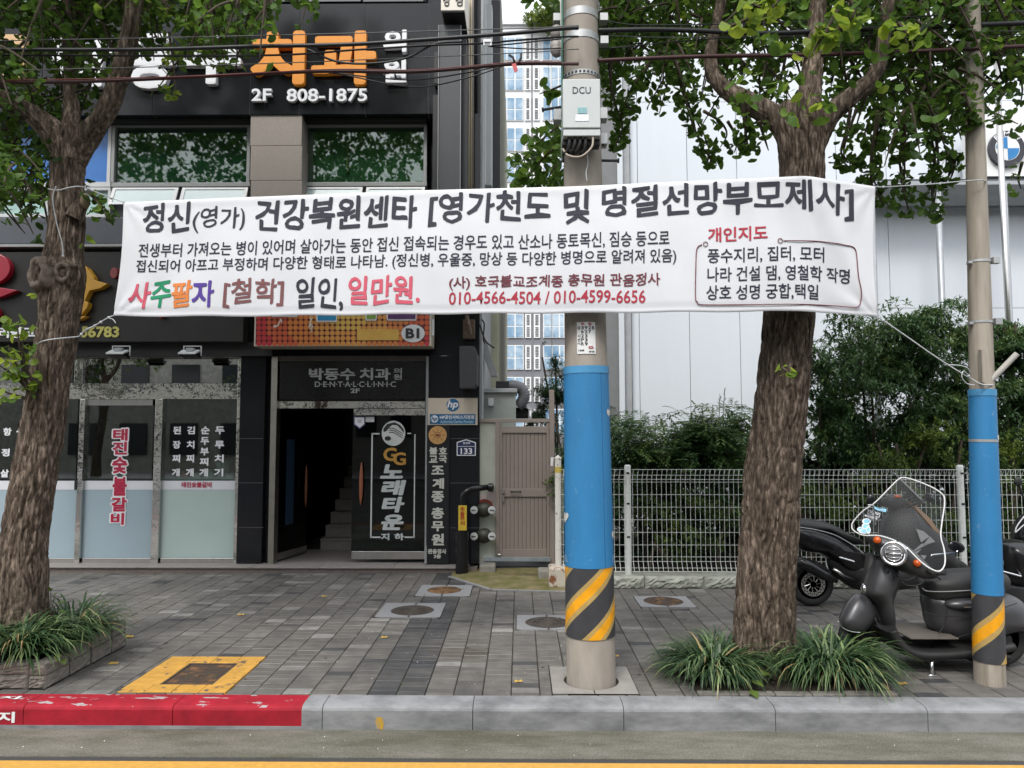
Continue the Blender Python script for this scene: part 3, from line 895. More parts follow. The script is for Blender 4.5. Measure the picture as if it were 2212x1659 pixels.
# room behind the glass: dark, with a sill of pots
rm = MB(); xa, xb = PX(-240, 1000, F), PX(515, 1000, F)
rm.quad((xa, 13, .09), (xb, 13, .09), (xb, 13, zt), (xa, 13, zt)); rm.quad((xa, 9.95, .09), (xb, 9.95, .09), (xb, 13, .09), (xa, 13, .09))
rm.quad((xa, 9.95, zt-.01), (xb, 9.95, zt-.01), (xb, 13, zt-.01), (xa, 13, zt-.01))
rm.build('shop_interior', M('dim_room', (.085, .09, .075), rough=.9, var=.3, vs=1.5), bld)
sh = MB(); sh.pbox(350, 1034, 507, 1040, 9.98, .3); sh.build('window_ledge', MT['alu_white'], bld)
pots = [(400, 8, 16, (.35, .06, .02)), (450, 12, 20, (.55, .56, .55)), (482, 16, 36, (.35, .37, .38)), (497, 12, 12, (.45, .46, .47)), (425, 9, 12, (.5, .5, .48))]
for i, (x, w_, h_, c_) in enumerate(pots):
    a = P(x, 1034, 10.12); r = w_*pxm(10.1)
    pm = MB().lathe((a.x, 10.12, a.z), [(r*.7, 0), (r, h_*pxm(10.1)), (r*.85, h_*pxm(10.1)), (.001, h_*pxm(10.1)*.9)], 16)
    tag(pm.build('plant_pot', M('pot_%d' % i, c_, rough=.5)), ['small red plant pot behind the restaurant window', 'wide white plant pot behind the restaurant window', 'tall grey pot behind the restaurant window', 'low pale bowl rightmost behind the restaurant window', 'small cream pot behind the restaurant window between red and white pots'][i], 'pot', 'pots on the restaurant window ledge')
# stone step
stp = MB(); z = PZ(1225, 9.6)
stp.box(PX(-400, 1230, 9.6), PX(1030, 1230, 9.6), 9.6, 9.95, -.02, z-.02)
stp.build('step_riser', M('step_brown', (.16, .13, .115), rough=.8, var=.2, vs=20), bld)
s2 = MB()
xs = [-400, -150, 65, 300, 545, 690, 850, 1012]
for a, b in zip(xs[:-1], xs[1:]): s2.box(PX(a, 1230, 9.6)+.002, PX(b, 1230, 9.6)-.002, 9.57, 9.97, z-.02, z+.002)
s2.build('step_tread', M('step_granite', (.25, .225, .21), rough=.7, var=.15, vs=60), bld, bevel=.005)

# ---- doorway with stairs
xa, xb = PX(588, 1000, F), PX(918.5, 1000, F)
rm = MB(); zc = PZ(862, F)
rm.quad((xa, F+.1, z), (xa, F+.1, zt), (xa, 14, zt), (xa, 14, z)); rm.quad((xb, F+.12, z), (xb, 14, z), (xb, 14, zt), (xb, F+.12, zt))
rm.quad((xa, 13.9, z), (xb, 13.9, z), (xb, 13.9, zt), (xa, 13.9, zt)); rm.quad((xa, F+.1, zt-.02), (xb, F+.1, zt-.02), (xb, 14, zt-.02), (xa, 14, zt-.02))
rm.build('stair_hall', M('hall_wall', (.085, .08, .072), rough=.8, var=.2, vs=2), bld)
sm = M('stair_stone', (.20, .18, .165), rough=.6, var=.15, vs=30)
MB().box(xa, xb, 9.97, 11.0, -.02, z+.001).build('hall_floor', sm, bld)
for i in range(9):
    s = MB().box(xa+.35, xb, 10.95+i*.28, 13.9, z+i*.165, z+(i+1)*.165-.02); 
    s.box(xa+.35, xb, 10.925+i*.28, 13.9, z+(i+1)*.165-.019, z+(i+1)*.165)
    s.build('stair_step', sm, bld)
MB().pprism([(578, 1222), (590, 1222), (600, 770), (587, 770)], F-.02, .16).build('door_jamb', M('brushed_jamb', (.40, .38, .34), rough=.35, metal=1), bld)
MB().pbox(918.6, 770, 924, 1218, F-.03, .1).build('door_jamb', MT['alu_grey'], bld)
m = MB(); m.pbox(600, 768.5, 920, 780, F+.0, .1); m.build('door_header', M('bronze', (.09, .08, .07), rough=.4, metal=.6), bld)
m = MB(); m.pbox(600, 867, 918.4, 882, F+.04, .1); m.pbox(764, 883, 918.4, 897, F+.06, .1); m.build('transom_bar', MT['mirror_steel'], bld)
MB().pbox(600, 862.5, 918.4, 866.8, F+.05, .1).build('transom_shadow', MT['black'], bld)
dg = glass('door_glass', (.17, .27, .24), boost=1.0, base=.0)
YD = F+.12
dr = MB(); dr.pbox(759, 1191, 917.5, 1208, YD-.02, .055); dr.build
door = dr.build('door', MT['steel'], bld, bevel=.003)
MB().pbox(760.5, 897.2, 917.5, 1190.8, YD, .012).build('pane', dg, door)
hm = MB(); c0, c1 = P(781, 999, YD-.05), P(779, 1091, YD-.05)
hm.tube([c0+(c1-c0)*t for t in (0, .08, .2, .35, .5, .65, .8, .92, 1)], [.004, .012, .02, .025, .027, .025, .02, .012, .004], 10)
for t in (.2, .8):
    q = c0+(c1-c0)*t; hm.tube([q, q+Vector((0, .05, 0))], .008, 8)
hm.build('handle', M('red_wood', (.30, .10, .05), rough=.45, var=.25, vs=30), door, smooth=True)
# left leaf stands open into the hall
hg = P(599, 1000, YD); A = Vector((hg.x, YD, 0)); far_ = P(663, 1000, 10.62); Bv = Vector((far_.x, 10.62, 0))
zz0, zz1, zz2 = z+.03, z+.12, PZ(884, YD)
d = MB(); nrm = Vector((.0, .0, 0)); t_ = (Bv-A).normalized(); nn = Vector((t_.y, -t_.x, 0))*.02
def slab(mb, a, b, za, zb_, th=1.0):
    q = [a-nn*th, b-nn*th, b+nn*th, a+nn*th]
    mb.add([(p.x, p.y, za) for p in q] + [(p.x, p.y, zb_) for p in q], [(0, 3, 2, 1), (4, 5, 6, 7), (0, 1, 5, 4), (1, 2, 6, 5), (2, 3, 7, 6), (3, 0, 4, 7)])
slab(d, A, Bv, zz0, zz1)
door2 = d.build('door', MT['steel'], bld)
d = MB(); slab(d, A, Bv, zz1+.001, zz2, .3); d.build('pane', dg, door2)
bp_ = MB(); a_, b_ = A+(Bv-A)*.25, A+(Bv-A)*.52
off = nn*1.0
bp_.add([(a_.x+off.x, a_.y+off.y, .55), (b_.x+off.x, b_.y+off.y, .55), (b_.x+off.x, b_.y+off.y, 1.72), (a_.x+off.x, a_.y+off.y, 1.72)], [(0, 1, 2, 3)])
bp_.build('poster', M('blue_poster', (.012, .030, .060), rough=.5), door2)
hm = MB(); q = A+(Bv-A)*.85+nn*3; hm.tube([(q.x, q.y, .75), (q.x, q.y, .85), (q.x, q.y, 1.05), (q.x, q.y, 1.25), (q.x, q.y, 1.35)], [.004, .016, .02, .016, .004], 8)
hm.build('handle', M('red_wood_b', (.22, .08, .04), rough=.5), door2, smooth=True)
# film lettering of the karaoke room on the right leaf
YF = YD - .004
ln = MB()
def pl(x0, y0, x1, y1): ln.pbox(x0, y0, x1, y1, YF-.001, .002)
pl(800.5, 1159, 822, 1162); pl(874, 1159, 896, 1162)
ln.pprism([(802.5, 936), (805.5, 936), (802.5, 1162), (799.5, 1162)], YF-.001, .002); ln.pprism([(895, 938), (897.5, 938), (895.5, 1162), (893, 1162)], YF-.001, .002)
pl(802.5, 935.5, 820, 938.5); pl(880, 935, 888, 937.5)
c = P(850, 936, YF); r = 25.5*pxm(YF)
def disc(mb, cx, cz, rx, rz, y0, y1, n=40, rot=0.0, mi=0):
    pts = []
    for k in range(n):
        a = 2*math.pi*k/n; u, v = rx*math.cos(a), rz*math.sin(a)
        pts.append((cx+u*math.cos(rot)-v*math.sin(rot), cz+u*math.sin(rot)+v*math.cos(rot)))
    mb.prism(pts, y0, y1, mi)
disc(ln, c.x, c.z, r, r*1.06, YF-.001, YF+.001)
ln.build('film_graphic', M('film_white', (.60, .63, .62), rough=.4), door)
dk = MB()
u_ = pxm(YF)
disc(dk, c.x-12*u_, c.z-11*u_, 7*u_, 5*u_, YF-.003, YF-.0015)
dk.prism([(c.x+p*u_, c.z+q*u_) for p, q in ((-22, 10), (-14, 20), (2, 24), (14, 18), (22, 8), (23, 0), (16, 9), (8, 17), (-2, 18), (-8, 14), (-14, 6), (-21, 2))], YF-.003, YF-.0015)
for k in range(3):
    dk.prism([(c.x+p*u_, c.z+(q-k*4.5)*u_) for p, q in ((-10, 12), (0, 12), (10, 6), (20, 0), (20, -1.5), (10, 4.2), (0, 10), (-10, 10.3))], YF-.003, YF-.0015)
dk.build('film_graphic', M('film_dark', (.02, .025, .025), rough=.4), door)
gold = M('gold_film', (.50, .27, .05), rough=.4)
join([ptext('G', 828, 967, 857, 996, YF-.002, gold, door, .03), ptext('G', 849, 977, 877, 1005, YF-.003, gold, door, .03)], 'lettering')
fw = MT['letter_silver']
join([ptext(ch, x0, y0, x1, y1, YF-.001, M('film_grey', (.52, .56, .56), rough=.4) if i == 0 else bpy.data.materials['film_grey'], door, .05, shear=.22) for i, (ch, x0, y0, x1, y1) in enumerate((('노', 824, 1003, 873, 1034), ('래', 825, 1037, 874, 1070), ('타', 826, 1073, 873, 1107), ('운', 824, 1111, 872, 1145)))]
     + [ptext('지', 823, 1152, 841, 1167, YF-.001, bpy.data.materials['film_grey'], door, .04), ptext('하', 852, 1152, 873, 1167, YF-.001, bpy.data.materials['film_grey'], door, .04)], 'lettering')
sk = MB().pprism([(764, 899), (788.5, 899), (788.5, 917), (777, 926.5), (764.5, 917)], YF-.002, .002)
sko = sk.build('sticker', M('sticker_edge', (.12, .11, .25), rough=.4), door)
MB().pprism([(766, 901.5), (786.5, 901.5), (786.5, 916), (777, 923.5), (766.5, 916)], YF-.003, .001).build('sticker_face', MT['letter_white'], sko)
ptext('CC', 773, 907, 781, 913, YF-.004, bpy.data.materials['sticker_edge'], sko, .02)
MB().pbox(789.5, 900, 808.5, 911.5, YF-.002, .002).build('sticker', MT['alu_white'], door)

# wall hood, conduits and other fixings on the right-hand pillar
h = MB(); h.pprism([(992, 748), (1024, 748), (1031, 765), (1030, 830), (1022, 838), (993, 838)], 9.38, .4)
tag(h.build('wall_hood', M('hood_grey', (.03, .031, .034), rough=.5), bevel=.006), 'dark grey sheet metal hood fixed to the black pillar above the computer service sign', 'hood')
rb = MB().pbox(1000, 690, 1025, 731, 9.6, .12); rb.tube([P(1008, 683, 9.55), P(1012, 700, 9.5), P(1016, 722, 9.52)], .028, 8)
tag(rb.build('rusty_bracket', M('rust_bracket', (.10, .07, .045), rough=.8, var=.4, vs=20)), 'rusty sign bracket box on the black pillar just under the banner', 'bracket')
for i, (x, r_) in enumerate(((1013.5, .011), (1018.5, .011), (1022, .008))):
    a, b = P(x, -160, 9.66), P(x, 640, 9.66)
    tag(MB().tube([a, b], r_*1.3, 8).build('wall_conduit', M('conduit_%d' % i, (.42, .36, .26) if i < 2 else (.12, .11, .1), rough=.5), smooth=True), ['left pale conduit of three on the building corner', 'middle pale conduit of three on the building corner', 'dark rightmost conduit of three on the building corner'][i], 'conduit', 'conduits on the building corner')
for i, pts in enumerate(([(1040, 690), (1046, 700), (1044, 730), (1047, 742)], [(1036, 700), (1043, 722), (1050, 738), (1062, 748), (1068, 752)])):
    q = catmull([P(x, y, 9.7) for x, y in pts], 6)
    tag(MB().tube(q, .012, 6).build('loose_cable', MT['rubber'], smooth=True), ['short black cable end hanging beside the black pillar', 'looped black cable hanging beside the black pillar to the duct'][i], 'cable', 'loose cables beside the pillar')
# sign light box and blade sign seen edge-on
t = thing('light_box_sign', 'white light box sign projecting from the corner at the top of the picture', 'sign', (PX(978, 10, 8.8), 8.8, PZ(22, 8.8)))
MB().pbox(953, -120, 1004, 22, 8.75, .72).build('box', M('lightbox', (.75, .70, .62), rough=.5, var=.03), t)
u0 = MB().pbox(955, 22.3, 1003, 26, 8.76, .7); u0.build('underside', MT['black'], t)
join([ptext('경', 957, -14, 971, 14, 8.745, MT['black_ink'], t, .02), ptext('경', 984, -14, 1000, 14, 8.745, MT['black_ink'], t, .02)], 'lettering')
t = thing('blade_sign', 'dark grey projecting blade sign seen edge-on at the corner of the clinic building', 'sign', (PX(970, 300, 8.95), 8.95, PZ(600, 8.95)))
MB().pbox(947, 53, 993.5, 620, 8.95, .5).build('panel', M('blade_grey', (.055, .06, .068), rough=.45, var=.1, vs=2), t, bevel=.006)
b_ = MB(); b_.pbox(938, 112, 947, 180, 9.0, .4); b_.pbox(934, 205, 947, 620, 9.0, .4); b_.pbox(994, 75, 1006, 620, 9.05, .4); b_.build('side_return', MT['black'], t)
e_ = MB()
for x in (946, 994):
    e_.pbox(x-.8, 54, x+.8, 620, 8.93, .03)
e_.build('edge_trim', MT['alu_grey'], t)
# plant behind the gate: cabinet, hood, elbow duct, slanting trunking, neighbouring yellow wall
yw = MB(); yw.box(XR+.0, XR+.14, 13.25, 24, 0, PZ(-120, 14)); 
tag(yw.build('neighbour_wall', M('pale_yellow_render', (.42, .41, .30), rough=.8, var=.15, vs=2)), 'pale yellow rendered wall receding up the alley beside the clinic building', 'wall')
m = MB()
m.pbox(1061, 0, 1080, 640, 12.2, .25); 
tag(m.build('alley_sign', M('alley_black', (.02, .022, .026), rough=.5)), 'tall black sign edge above the alley left of the apartment tower', 'sign')
m = MB(); m.pbox(1036, 10, 1063, 400, 10.6, .22)
dd = m.build('vertical_duct', M('duct_grey', (.40, .42, .42), rough=.5, var=.06, vs=2), bevel=.01)
tag(dd, 'grey sheet metal duct rising up the corner of the clinic building', 'duct')
m = MB(); m.pbox(1048.5, 12, 1050, 398, 10.59, .01); m.build('duct_seam', MT['letter_white'], dd)
m = MB(); m.pprism([(1031, 735), (1050, 735), (1073, 805), (1073, 812), (1060, 812), (1036, 745)], 10.3, .25)
tag(m.build('slanting_trunking', M('trunking_grey', (.26, .27, .27), rough=.5, var=.1)), 'grey slanting cable trunking beside the alley above the cabinet', 'trunking')
t = thing('utility_cabinet', 'pale grey cabinet with a flat lid standing behind the brown gate', 'cabinet', (PX(1078, 880, 10.5), 10.5, 0))
m = MB(); m.box(PX(1042, 880, 10.5), PX(1114, 880, 10.5), 10.5, 11.3, 0, PZ(848, 10.5)); m.build('body', M('cab_grey', (.33, .36, .33), rough=.6, var=.08), t, bevel=.01)
m = MB().pbox(1039, 839, 1117, 848, 10.44, .95); m.build('lid', M('cab_lid', (.36, .38, .38), rough=.5), t, bevel=.008)
m = MB().pbox(1054, 860, 1066, 877, 10.42, .08); m.build('switch_box', MT['alu_white'], t, bevel=.006)
t = thing('exhaust_duct', 'ribbed grey flexible exhaust duct bending down from a black fan box behind the gate', 'duct', (PX(1115, 850, 11.2), 11.2, PZ(900, 11.2)))
m = MB().pbox(1071, 823, 1100, 845, 10.9, .6); m.build('fan_box', MT['dark_plastic'], t, bevel=.01)
pth = catmull([P(x, y, 11.1) for x, y in ((1096, 835), (1112, 834), (1126, 840), (1132, 853), (1128, 868), (1118, 878))], 9)
rad = [.088 + .006*math.sin(i*2.4) for i in range(len(pth))]
MB().tube(pth, rad, 18).build('flexible_pipe', M('duct_fabric', (.12, .125, .135), rough=.5), t, smooth=True)
m = MB(); m.pbox(1112, 880, 1142, 903, 11.2, .5); m.build('filter_box', MT['dark_plastic'], t, bevel=.02)
m = MB(); m.pprism([(1120, 873), (1123, 871), (1148, 882), (1147, 886)], 11.1, .3); m.build('cowl', MT['alu_white'], t)

# ================================================================== SIGNS ON THE CLINIC BUILDING
lw, lo = MT['letter_white'], MT['letter_orange']
t = thing('clinic_sign', 'large white and orange raised letters of the dental clinic on the granite fascia', 'sign', (PX(500, 140, FU), FU, PZ(220, FU)))
YS = FU-.09
for s, x0, y0, x1, y1, mm, bo in (('박', 112, 75, 241, 187, lw, .035), ('동', 272, 72, 376, 191, lw, .035), ('수', 393, 68, 520, 181, lw, .035), ('치', 541, 66, 658, 182, lo, .05), ('과', 672, 66, 812, 182, lo, .042),
                              ('의', 828, 64, 878, 112, lw, .035), ('원', 825, 128, 878, 178, lw, .035)):
    ptext(s, x0, y0, x1, y1, YS, mm, t, bo, depth=.085, name='letter')
ptext('2F', 543, 191, 586, 218, YS+.02, lw, t, .02, depth=.06, name='lettering')
ptext('808-1875', 619, 191, 793, 219, YS+.02, lw, t, .02, depth=.06, name='lettering')
pc = M('peach_sign', (.62, .40, .20), rough=.5, var=.04)
m = MB(); m.pprism([(-60, 74), (56, 74), (56, 104), (-60, 106)], YS, .1); m.pprism([(-50, 106.5), (54, 104.5), (48, 176), (-50, 176)], YS+.02, .08)
tag(m.build('peach_letter', pc), 'pale peach raised letter cut by the left edge of the picture above the tree fork', 'letter')

t = thing('restaurant_sign', 'dark restaurant fascia sign with red and yellow raised characters behind the left tree', 'sign', (PX(100, 640, 9.5), 9.5, PZ(740, 9.5)))
YR = 9.44
MB().pbox(-600, 545, 527, 738.5, YR, .2).build('panel', DP, t, bevel=.006)
crim = M('crimson_gloss', (.30, .012, .03), rough=.22, var=.05)
m = MB(); q = P(-14, 583, YR); u = pxm(YR)
disc(m, q.x, q.z, 47*u, 36*u, YR-.09, YR-.001); m.pprism([(-70, 622), (0, 621), (38, 627), (14, 637), (0, 642), (-70, 650)], YR-.09, .089)
q = P(-30, 680, YR); disc(m, q.x, q.z, 38*u, 26*u, YR-.09, YR-.001)
m.build('letter', crim, t, bevel=.008)
yel = M('sign_yellow', (.55, .29, .03), rough=.35, var=.06)
m = MB(); m.pprism([(77, 579), (110, 560), (150, 556), (188, 578), (202, 597), (204, 605), (232, 613), (216, 623), (193, 628), (183, 650), (191, 654), (188, 665), (174, 682), (150, 674), (132, 688), (114, 662), (102, 626), (85, 612), (69, 598), (68, 588)], YR-.1, .099)
m.pprism([(150, 687), (174, 684), (187, 682), (176, 689), (152, 694)], YR-.1, .099)
m.build('letter', [yel], t, bevel=.006)
ptext('리불고기', -3, 706, 100, 730, YR-.012, MT['letter_white'], t, .035, depth=.012)
ptext('6783', 190, 705, 257, 729, YR-.012, M('sign_lime', (.50, .46, .12), rough=.4), t, .035, depth=.012)
ptext('5', 176, 705, 189, 729, YR-.012, bpy.data.materials['sign_lime'], t, .035, depth=.012)
m = MB(); q = P(253, 592, YR); disc(m, q.x, q.z, 8*u, 12*u, YR-.08, YR-.001); q2 = P(345, 680, YR); m.pprism([(338, 682), (352, 680), (346, 688)], YR-.08, .079)
m.build('letter', M('crimson_b', (.22, .03, .03), rough=.3), t)
for i, x in enumerate((261, 415)):
    o = P(x, 765, 9.42)
    t = thing('floodlight', ['floodlight under the restaurant sign nearer the tree trunk', 'floodlight under the restaurant sign nearer the doorway'][i], 'floodlight', tuple(o), 'floodlights under the restaurant sign')
    u = pxm(9.42); X = o.x; Z = o.z
    m = MB()
    pts = [(X-.115, 9.44, Z+.10), (X-.115, 9.44, Z+.02), (X+.115, 9.44, Z+.02)]
    m.box(X-.118, X-.108, 9.42, 9.44, Z-.02, Z+.1); m.box(X+.108, X+.118, 9.42, 9.44, Z-.02, Z+.1); m.box(X-.118, X+.118, 9.42, 9.44, Z+.1, Z+.11)
    m.build('bracket', MT['alu_white'], t)
    m = MB(); m.add([(X-.13, 9.30, Z-.012), (X+.10, 9.30, Z-.012), (X+.10, 9.42, Z+.03), (X-.13, 9.42, Z+.03), (X-.13, 9.30, Z+.006), (X+.10, 9.30, Z+.006), (X+.10, 9.42, Z+.055), (X-.13, 9.42, Z+.055)], [(4, 5, 6, 7), (0, 1, 5, 4), (1, 2, 6, 5), (2, 3, 7, 6), (3, 0, 4, 7)])
    m.build('housing', MT['alu_white'], t)
    m = MB(); m.add([(X-.12, 9.305, Z-.013), (X+.09, 9.305, Z-.013), (X+.12, 9.43, Z-.065), (X-.09, 9.43, Z-.065)], [(0, 3, 2, 1)]); m.add([(X-.12, 9.305, Z-.013), (X+.09, 9.305, Z-.013), (X+.12, 9.43, Z-.065), (X+.10, 9.42, Z+.03), (X-.09, 9.43, Z-.065), (X-.13, 9.42, Z+.03)], [(1, 2, 3), (0, 5, 4)])
    m.build('lens', MT['gloss_black'], t)
    MB().box(X-.05, X+.05, 9.34, 9.40, Z+.03, Z+.075).build('driver', MT['alu_grey'], t, bevel=.006)

t = thing('doorway_clinic_sign', 'black glossy sign of the dental clinic with silver letters over the doorway', 'sign', (PX(760, 820, F), F, PZ(866, F)))
MB().pbox(604.5, 780.3, 918.5, 862.3, F-.01, .08).build('panel', MT['gloss_black'], t, bevel=.003)
sg = M('dull_silver', (.34, .35, .35), rough=.4, var=.1); YG = F-.022
for s, x0, y0, x1, y1, bo in (('박동수', 667, 795, 767, 821, .03), ('치과', 777, 795, 843, 821, .03), ('의', 850, 795, 868, 807, .02), ('원', 850, 808, 868, 820.5, .02), ('D·E·N·T·A·L·C·L·I·N·I·C', 680, 824, 855, 836, .012), ('2F', 757, 839, 777, 849, .03)):
    ptext(s, x0, y0, x1, y1, YG, sg, t, bo, depth=.012)
# karaoke sign with dots
t = thing('karaoke_sign', 'red and orange dotted light box sign with a white B1 oval over the doorway', 'sign', (PX(741, 700, 9.35), 9.35, PZ(748, 9.35)))
YK = 9.32
MB().pbox(550, 600, 932, 748, YK, .34).build('box', M('cream_frame', (.50, .45, .36), rough=.5, var=.15, vs=12), t, bevel=.006)
MB().pbox(553.5, 604, 928, 743.5, YK-.004, .02).build('face', M('deep_red', (.11, .008, .008), rough=.35, var=.05), t)
dotm = [M('dot_%d' % i, c_, rough=.35, var=.04) for i, c_ in enumerate(((.42, .025, .03), (.48, .09, .03), (.52, .17, .035), (.55, .25, .05), (.56, .36, .07)))]
m = MB(); u = pxm(YK)
for i in range(33):
    for j in range(9):
        x, y = 559 + i*11.35, 651 + j*11.4
        if x > 925: continue
        if 866 < x < 920 and 700 < y < 742: continue
        if 768 < x < 863 and 709 < y < 737: continue
        k = max(0, min(4, int(4.9 - math.hypot((x-752)/46, (y-690)/32)*1.0)))
        q = P(x, y, YK-.006); disc(m, q.x, q.z, 5.4*u, 5.4*u, YK-.008, YK-.003, 14, mi=k)
m.build('dots', dotm, t, fixn=False)
m = MB(); m.pbox(771, 711, 861.5, 735, YK-.012, .01); m.build('label', M('label_amber', (.56, .33, .06), rough=.5), t)
m = MB(); q = P(892.5, 720.5, YK); disc(m, q.x, q.z, 25.5*u, 19.5*u, YK-.014, YK-.002); m.build('oval', MT['alu_white'], t)
ptext('B1', 876, 709, 906, 731, YK-.018, MT['black_ink'], t, .045)
m = MB(); cols = [(588, 642, 640, 681, 0), (684, 727, 640, 692, 1), (790, 813, 640, 689, 2), (836, 899, 640, 689, 3)]
for x0, x1, y0, y1, k in cols: m.pprism([(x0-4, y0), (x1+4, y0), (x1, y1+3.5), (x0, y1+3.5)], YK-.02, .012)
m.build('letter_edge', MT['letter_white'], t, bevel=.004)
cm = [M('neon_%d' % i, c_, rough=.4, var=.03) for i, c_ in enumerate(((.13, .05, .13), (.02, .22, .42), (.16, .30, .04), (.07, .015, .10)))]
m = MB()
for x0, x1, y0, y1, k in cols: m.pprism([(x0-2, y0), (x1+2, y0), (x1-2, y1), (x0+2, y1)], YK-.028, .01, k)
m.build('letter', cm, t)
m = MB(); q = P(595, 705, YK); disc(m, q.x, q.z, 4*u, 2.6*u, YK-.012, YK-.004, rot=.3); m.pprism([(598, 704), (606, 688), (609, 690), (609, 698), (607.5, 698), (607, 692), (600, 706)], YK-.012, .008)
q = P(671, 708, YK)
m.tube([P(x, y, YK-.01) for x, y in ((668, 705), (672, 700), (676, 706), (672, 711), (667, 706), (671, 694), (675, 686), (671, 684), (671, 700), (674, 716), (670, 718))], .006, 6)
m.build('music_notes', M('note_cream', (.60, .55, .48), rough=.5), t)
m = MB().tube([P(934.5, 690, YK+.05), P(934.5, 725, YK+.05)], .022, 10); m.build('lamp_tube', MT['alu_white'], t)

# computer service sign
t = thing('service_sign', 'cream and blue computer service sign on the black pillar right of the door', 'sign', (PX(977, 890, F), F, PZ(918, F)))
YH = F-.03
MB().pbox(924, 860, 1031.5, 918, YH, .03).build('panel', M('cream_panel', (.60, .52, .42), rough=.4, var=.06, vs=3), t, bevel=.003)
bl = M('service_blue', (.012, .12, .26), rough=.4, var=.05)
m = MB(); m.pbox(928.5, 894.5, 1027, 916, YH-.003, .01); q = P(978.5, 875, YH); u = pxm(YH); disc(m, q.x, q.z, 13.8*u, 13.8*u, YH-.004, YH+.002)
m.build('blue_field', bl, t)
m = MB(); q = P(938.5, 905, YH); disc(m, q.x, q.z, 8*u, 8*u, YH-.006, YH); m.build('white_disc', MT['letter_white'], t)
ptext('hp', 967, 865, 990, 885, YH-.007, MT['letter_white'], t, .03, shear=.25)
ptext('hp', 932, 899.5, 945, 911, YH-.009, bl, t, .03, shear=.25)
ptext('HP공인서비스지정점', 950, 897, 1024, 905.5, YH-.006, MT['letter_white'], t, .03)
ptext('Authorized Service Provider', 951, 907, 1023.5, 914.5, YH-.006, M('pale_blue_ink', (.30, .50, .65), rough=.5), t, .03)
# temple sign
t = thing('temple_sign', 'narrow black vertical sign with white characters under a gold disc beside the door', 'sign', (PX(945, 1060, F), F, PZ(1218, F)))
YV = F-.035
m = MB(); m.pbox(921.5, 918.4, 970.5, 1178, YV, .034); m.pbox(921.5, 1178.5, 969.5, 1218, YV+.004, .03); m.build('panel', M('temple_black', (.016, .017, .019), rough=.4, var=.1, spec=.3), t, bevel=.003)
tw = M('temple_white', (.58, .58, .53), rough=.5, var=.05)
obs = [ptext(ch, x0, y0, x1, y1, YV-.008, tw, t, .035, depth=.008) for ch, x0, y0, x1, y1 in (('불', 927, 966, 945, 981.5), ('호', 948, 966, 965.5, 981.5), ('교', 927, 984, 945, 999.5), ('국', 948, 984, 965.5, 999.5), ('조', 932, 1006, 959, 1025), ('계', 934, 1033, 959, 1056), ('종', 932, 1061, 959, 1085), ('총', 932, 1096, 959, 1121), ('무', 932, 1126, 959, 1148), ('원', 932, 1153, 959, 1178), ('관음정사', 924, 1186, 964, 1196.5), ('3층', 937, 1197.5, 952.5, 1206.5))]
join(obs, 'lettering')
m = MB(); q = P(945.5, 940, YV); u = pxm(YV); disc(m, q.x, q.z, 19.5*u, 19.5*u, YV-.012, YV-.001, 48); m.build('gold_disc', M('gold_plate', (.58, .33, .12), rough=.45, var=.08, vs=20), t)
m = MB(); disc(m, q.x, q.z, 7.2*u, 7.2*u, YV-.014, YV-.011, 32)
for k in range(8):
    a = k*math.pi/4; c_, s_ = math.cos(a), math.sin(a)
    for w_ in (-.9, .9):
        m.prism([(q.x+(c_*r0-s_*(w_+e0))*u, q.z+(s_*r0+c_*(w_+e0))*u) for r0, e0 in ((9, -.35), (15.5, -.35), (15.5, .35), (9, .35))], YV-.014, YV-.011)
m.build('wheel_emblem', M('emblem_brown', (.22, .09, .025), rough=.5), t)
m = MB(); disc(m, q.x, q.z, 5.8*u, 5.8*u, YV-.016, YV-.0135, 32); m.build('hub', M('gold_hub', (.50, .28, .10), rough=.45), t)
MB().pbox(941.5, 938, 949.5, 942.5, YV-.018, .004).build('hub_mark', M('hub_red', (.15, .02, .01), rough=.5), t)
# address plaque
t = thing('address_plaque', 'small navy house-shaped address plaque numbered 133 on the black pillar', 'plaque', (PX(1007, 970, F), F, PZ(985, F)))
MB().pprism([(986.5, 955), (1007, 948.8), (1028, 955.5), (1027.5, 984.5), (986.5, 984.5)], F-.012, .012).build('rim', MT['letter_white'], t)
nv = M('plaque_navy', (.012, .018, .075), rough=.35)
MB().pprism([(988.5, 956.5), (1007, 951), (1026, 957), (1025.5, 982.5), (988.5, 982.5)], F-.015, .006).build('field', nv, t)
ptext('133', 995, 968, 1020, 981, F-.018, MT['letter_white'], t, .025); ptext('동성로', 1000, 954.5, 1016, 959.5, F-.018, MT['letter_white'], t, .02)
MB().pbox(989, 963.8, 1025, 964.8, F-.018, .004).build('rule', MT['letter_white'], t)

# ---- black guard pipe with yellow label
YPp = 9.5
t = thing('guard_pipe', 'thick black standpipe bending over to the wall beside the brown gate, with a yellow label', 'pipe', (PX(997, 1240, YPp), YPp, 0))
bx = PX(998, 1160, YPp)
m = MB(); m.tube([(bx, YPp, 0), (bx, YPp, PZ(1140, YPp))], .082, 20); m.build('base_pipe', MT['gloss_black'], t, smooth=False, bevel=.006)
pt = catmull([(bx+.005, YPp, PZ(1141, YPp)), (bx+.005, YPp, PZ(1085, YPp)), tuple(P(1003, 1066, YPp)), tuple(P(1018, 1057, YPp+.03)), tuple(P(1040, 1054, YPp+.12)), tuple(P(1062, 1052, YPp+.3))], 8)
m = MB(); m.tube(pt, .040, 16); m.build('bend', MT['gloss_black'], t, smooth=True)
q = P(1060, 1053, YPp+.2); m = MB(); m.lathe((q.x-.03, q.y, q.z), [(.055, 0), (.055, .06)], 16, 'x'); m.build('flange', MT['gloss_black'], t)
lb_ = MB(); x0, x1 = PX(990, 1120, 9.4), PX(1008, 1120, 9.4)
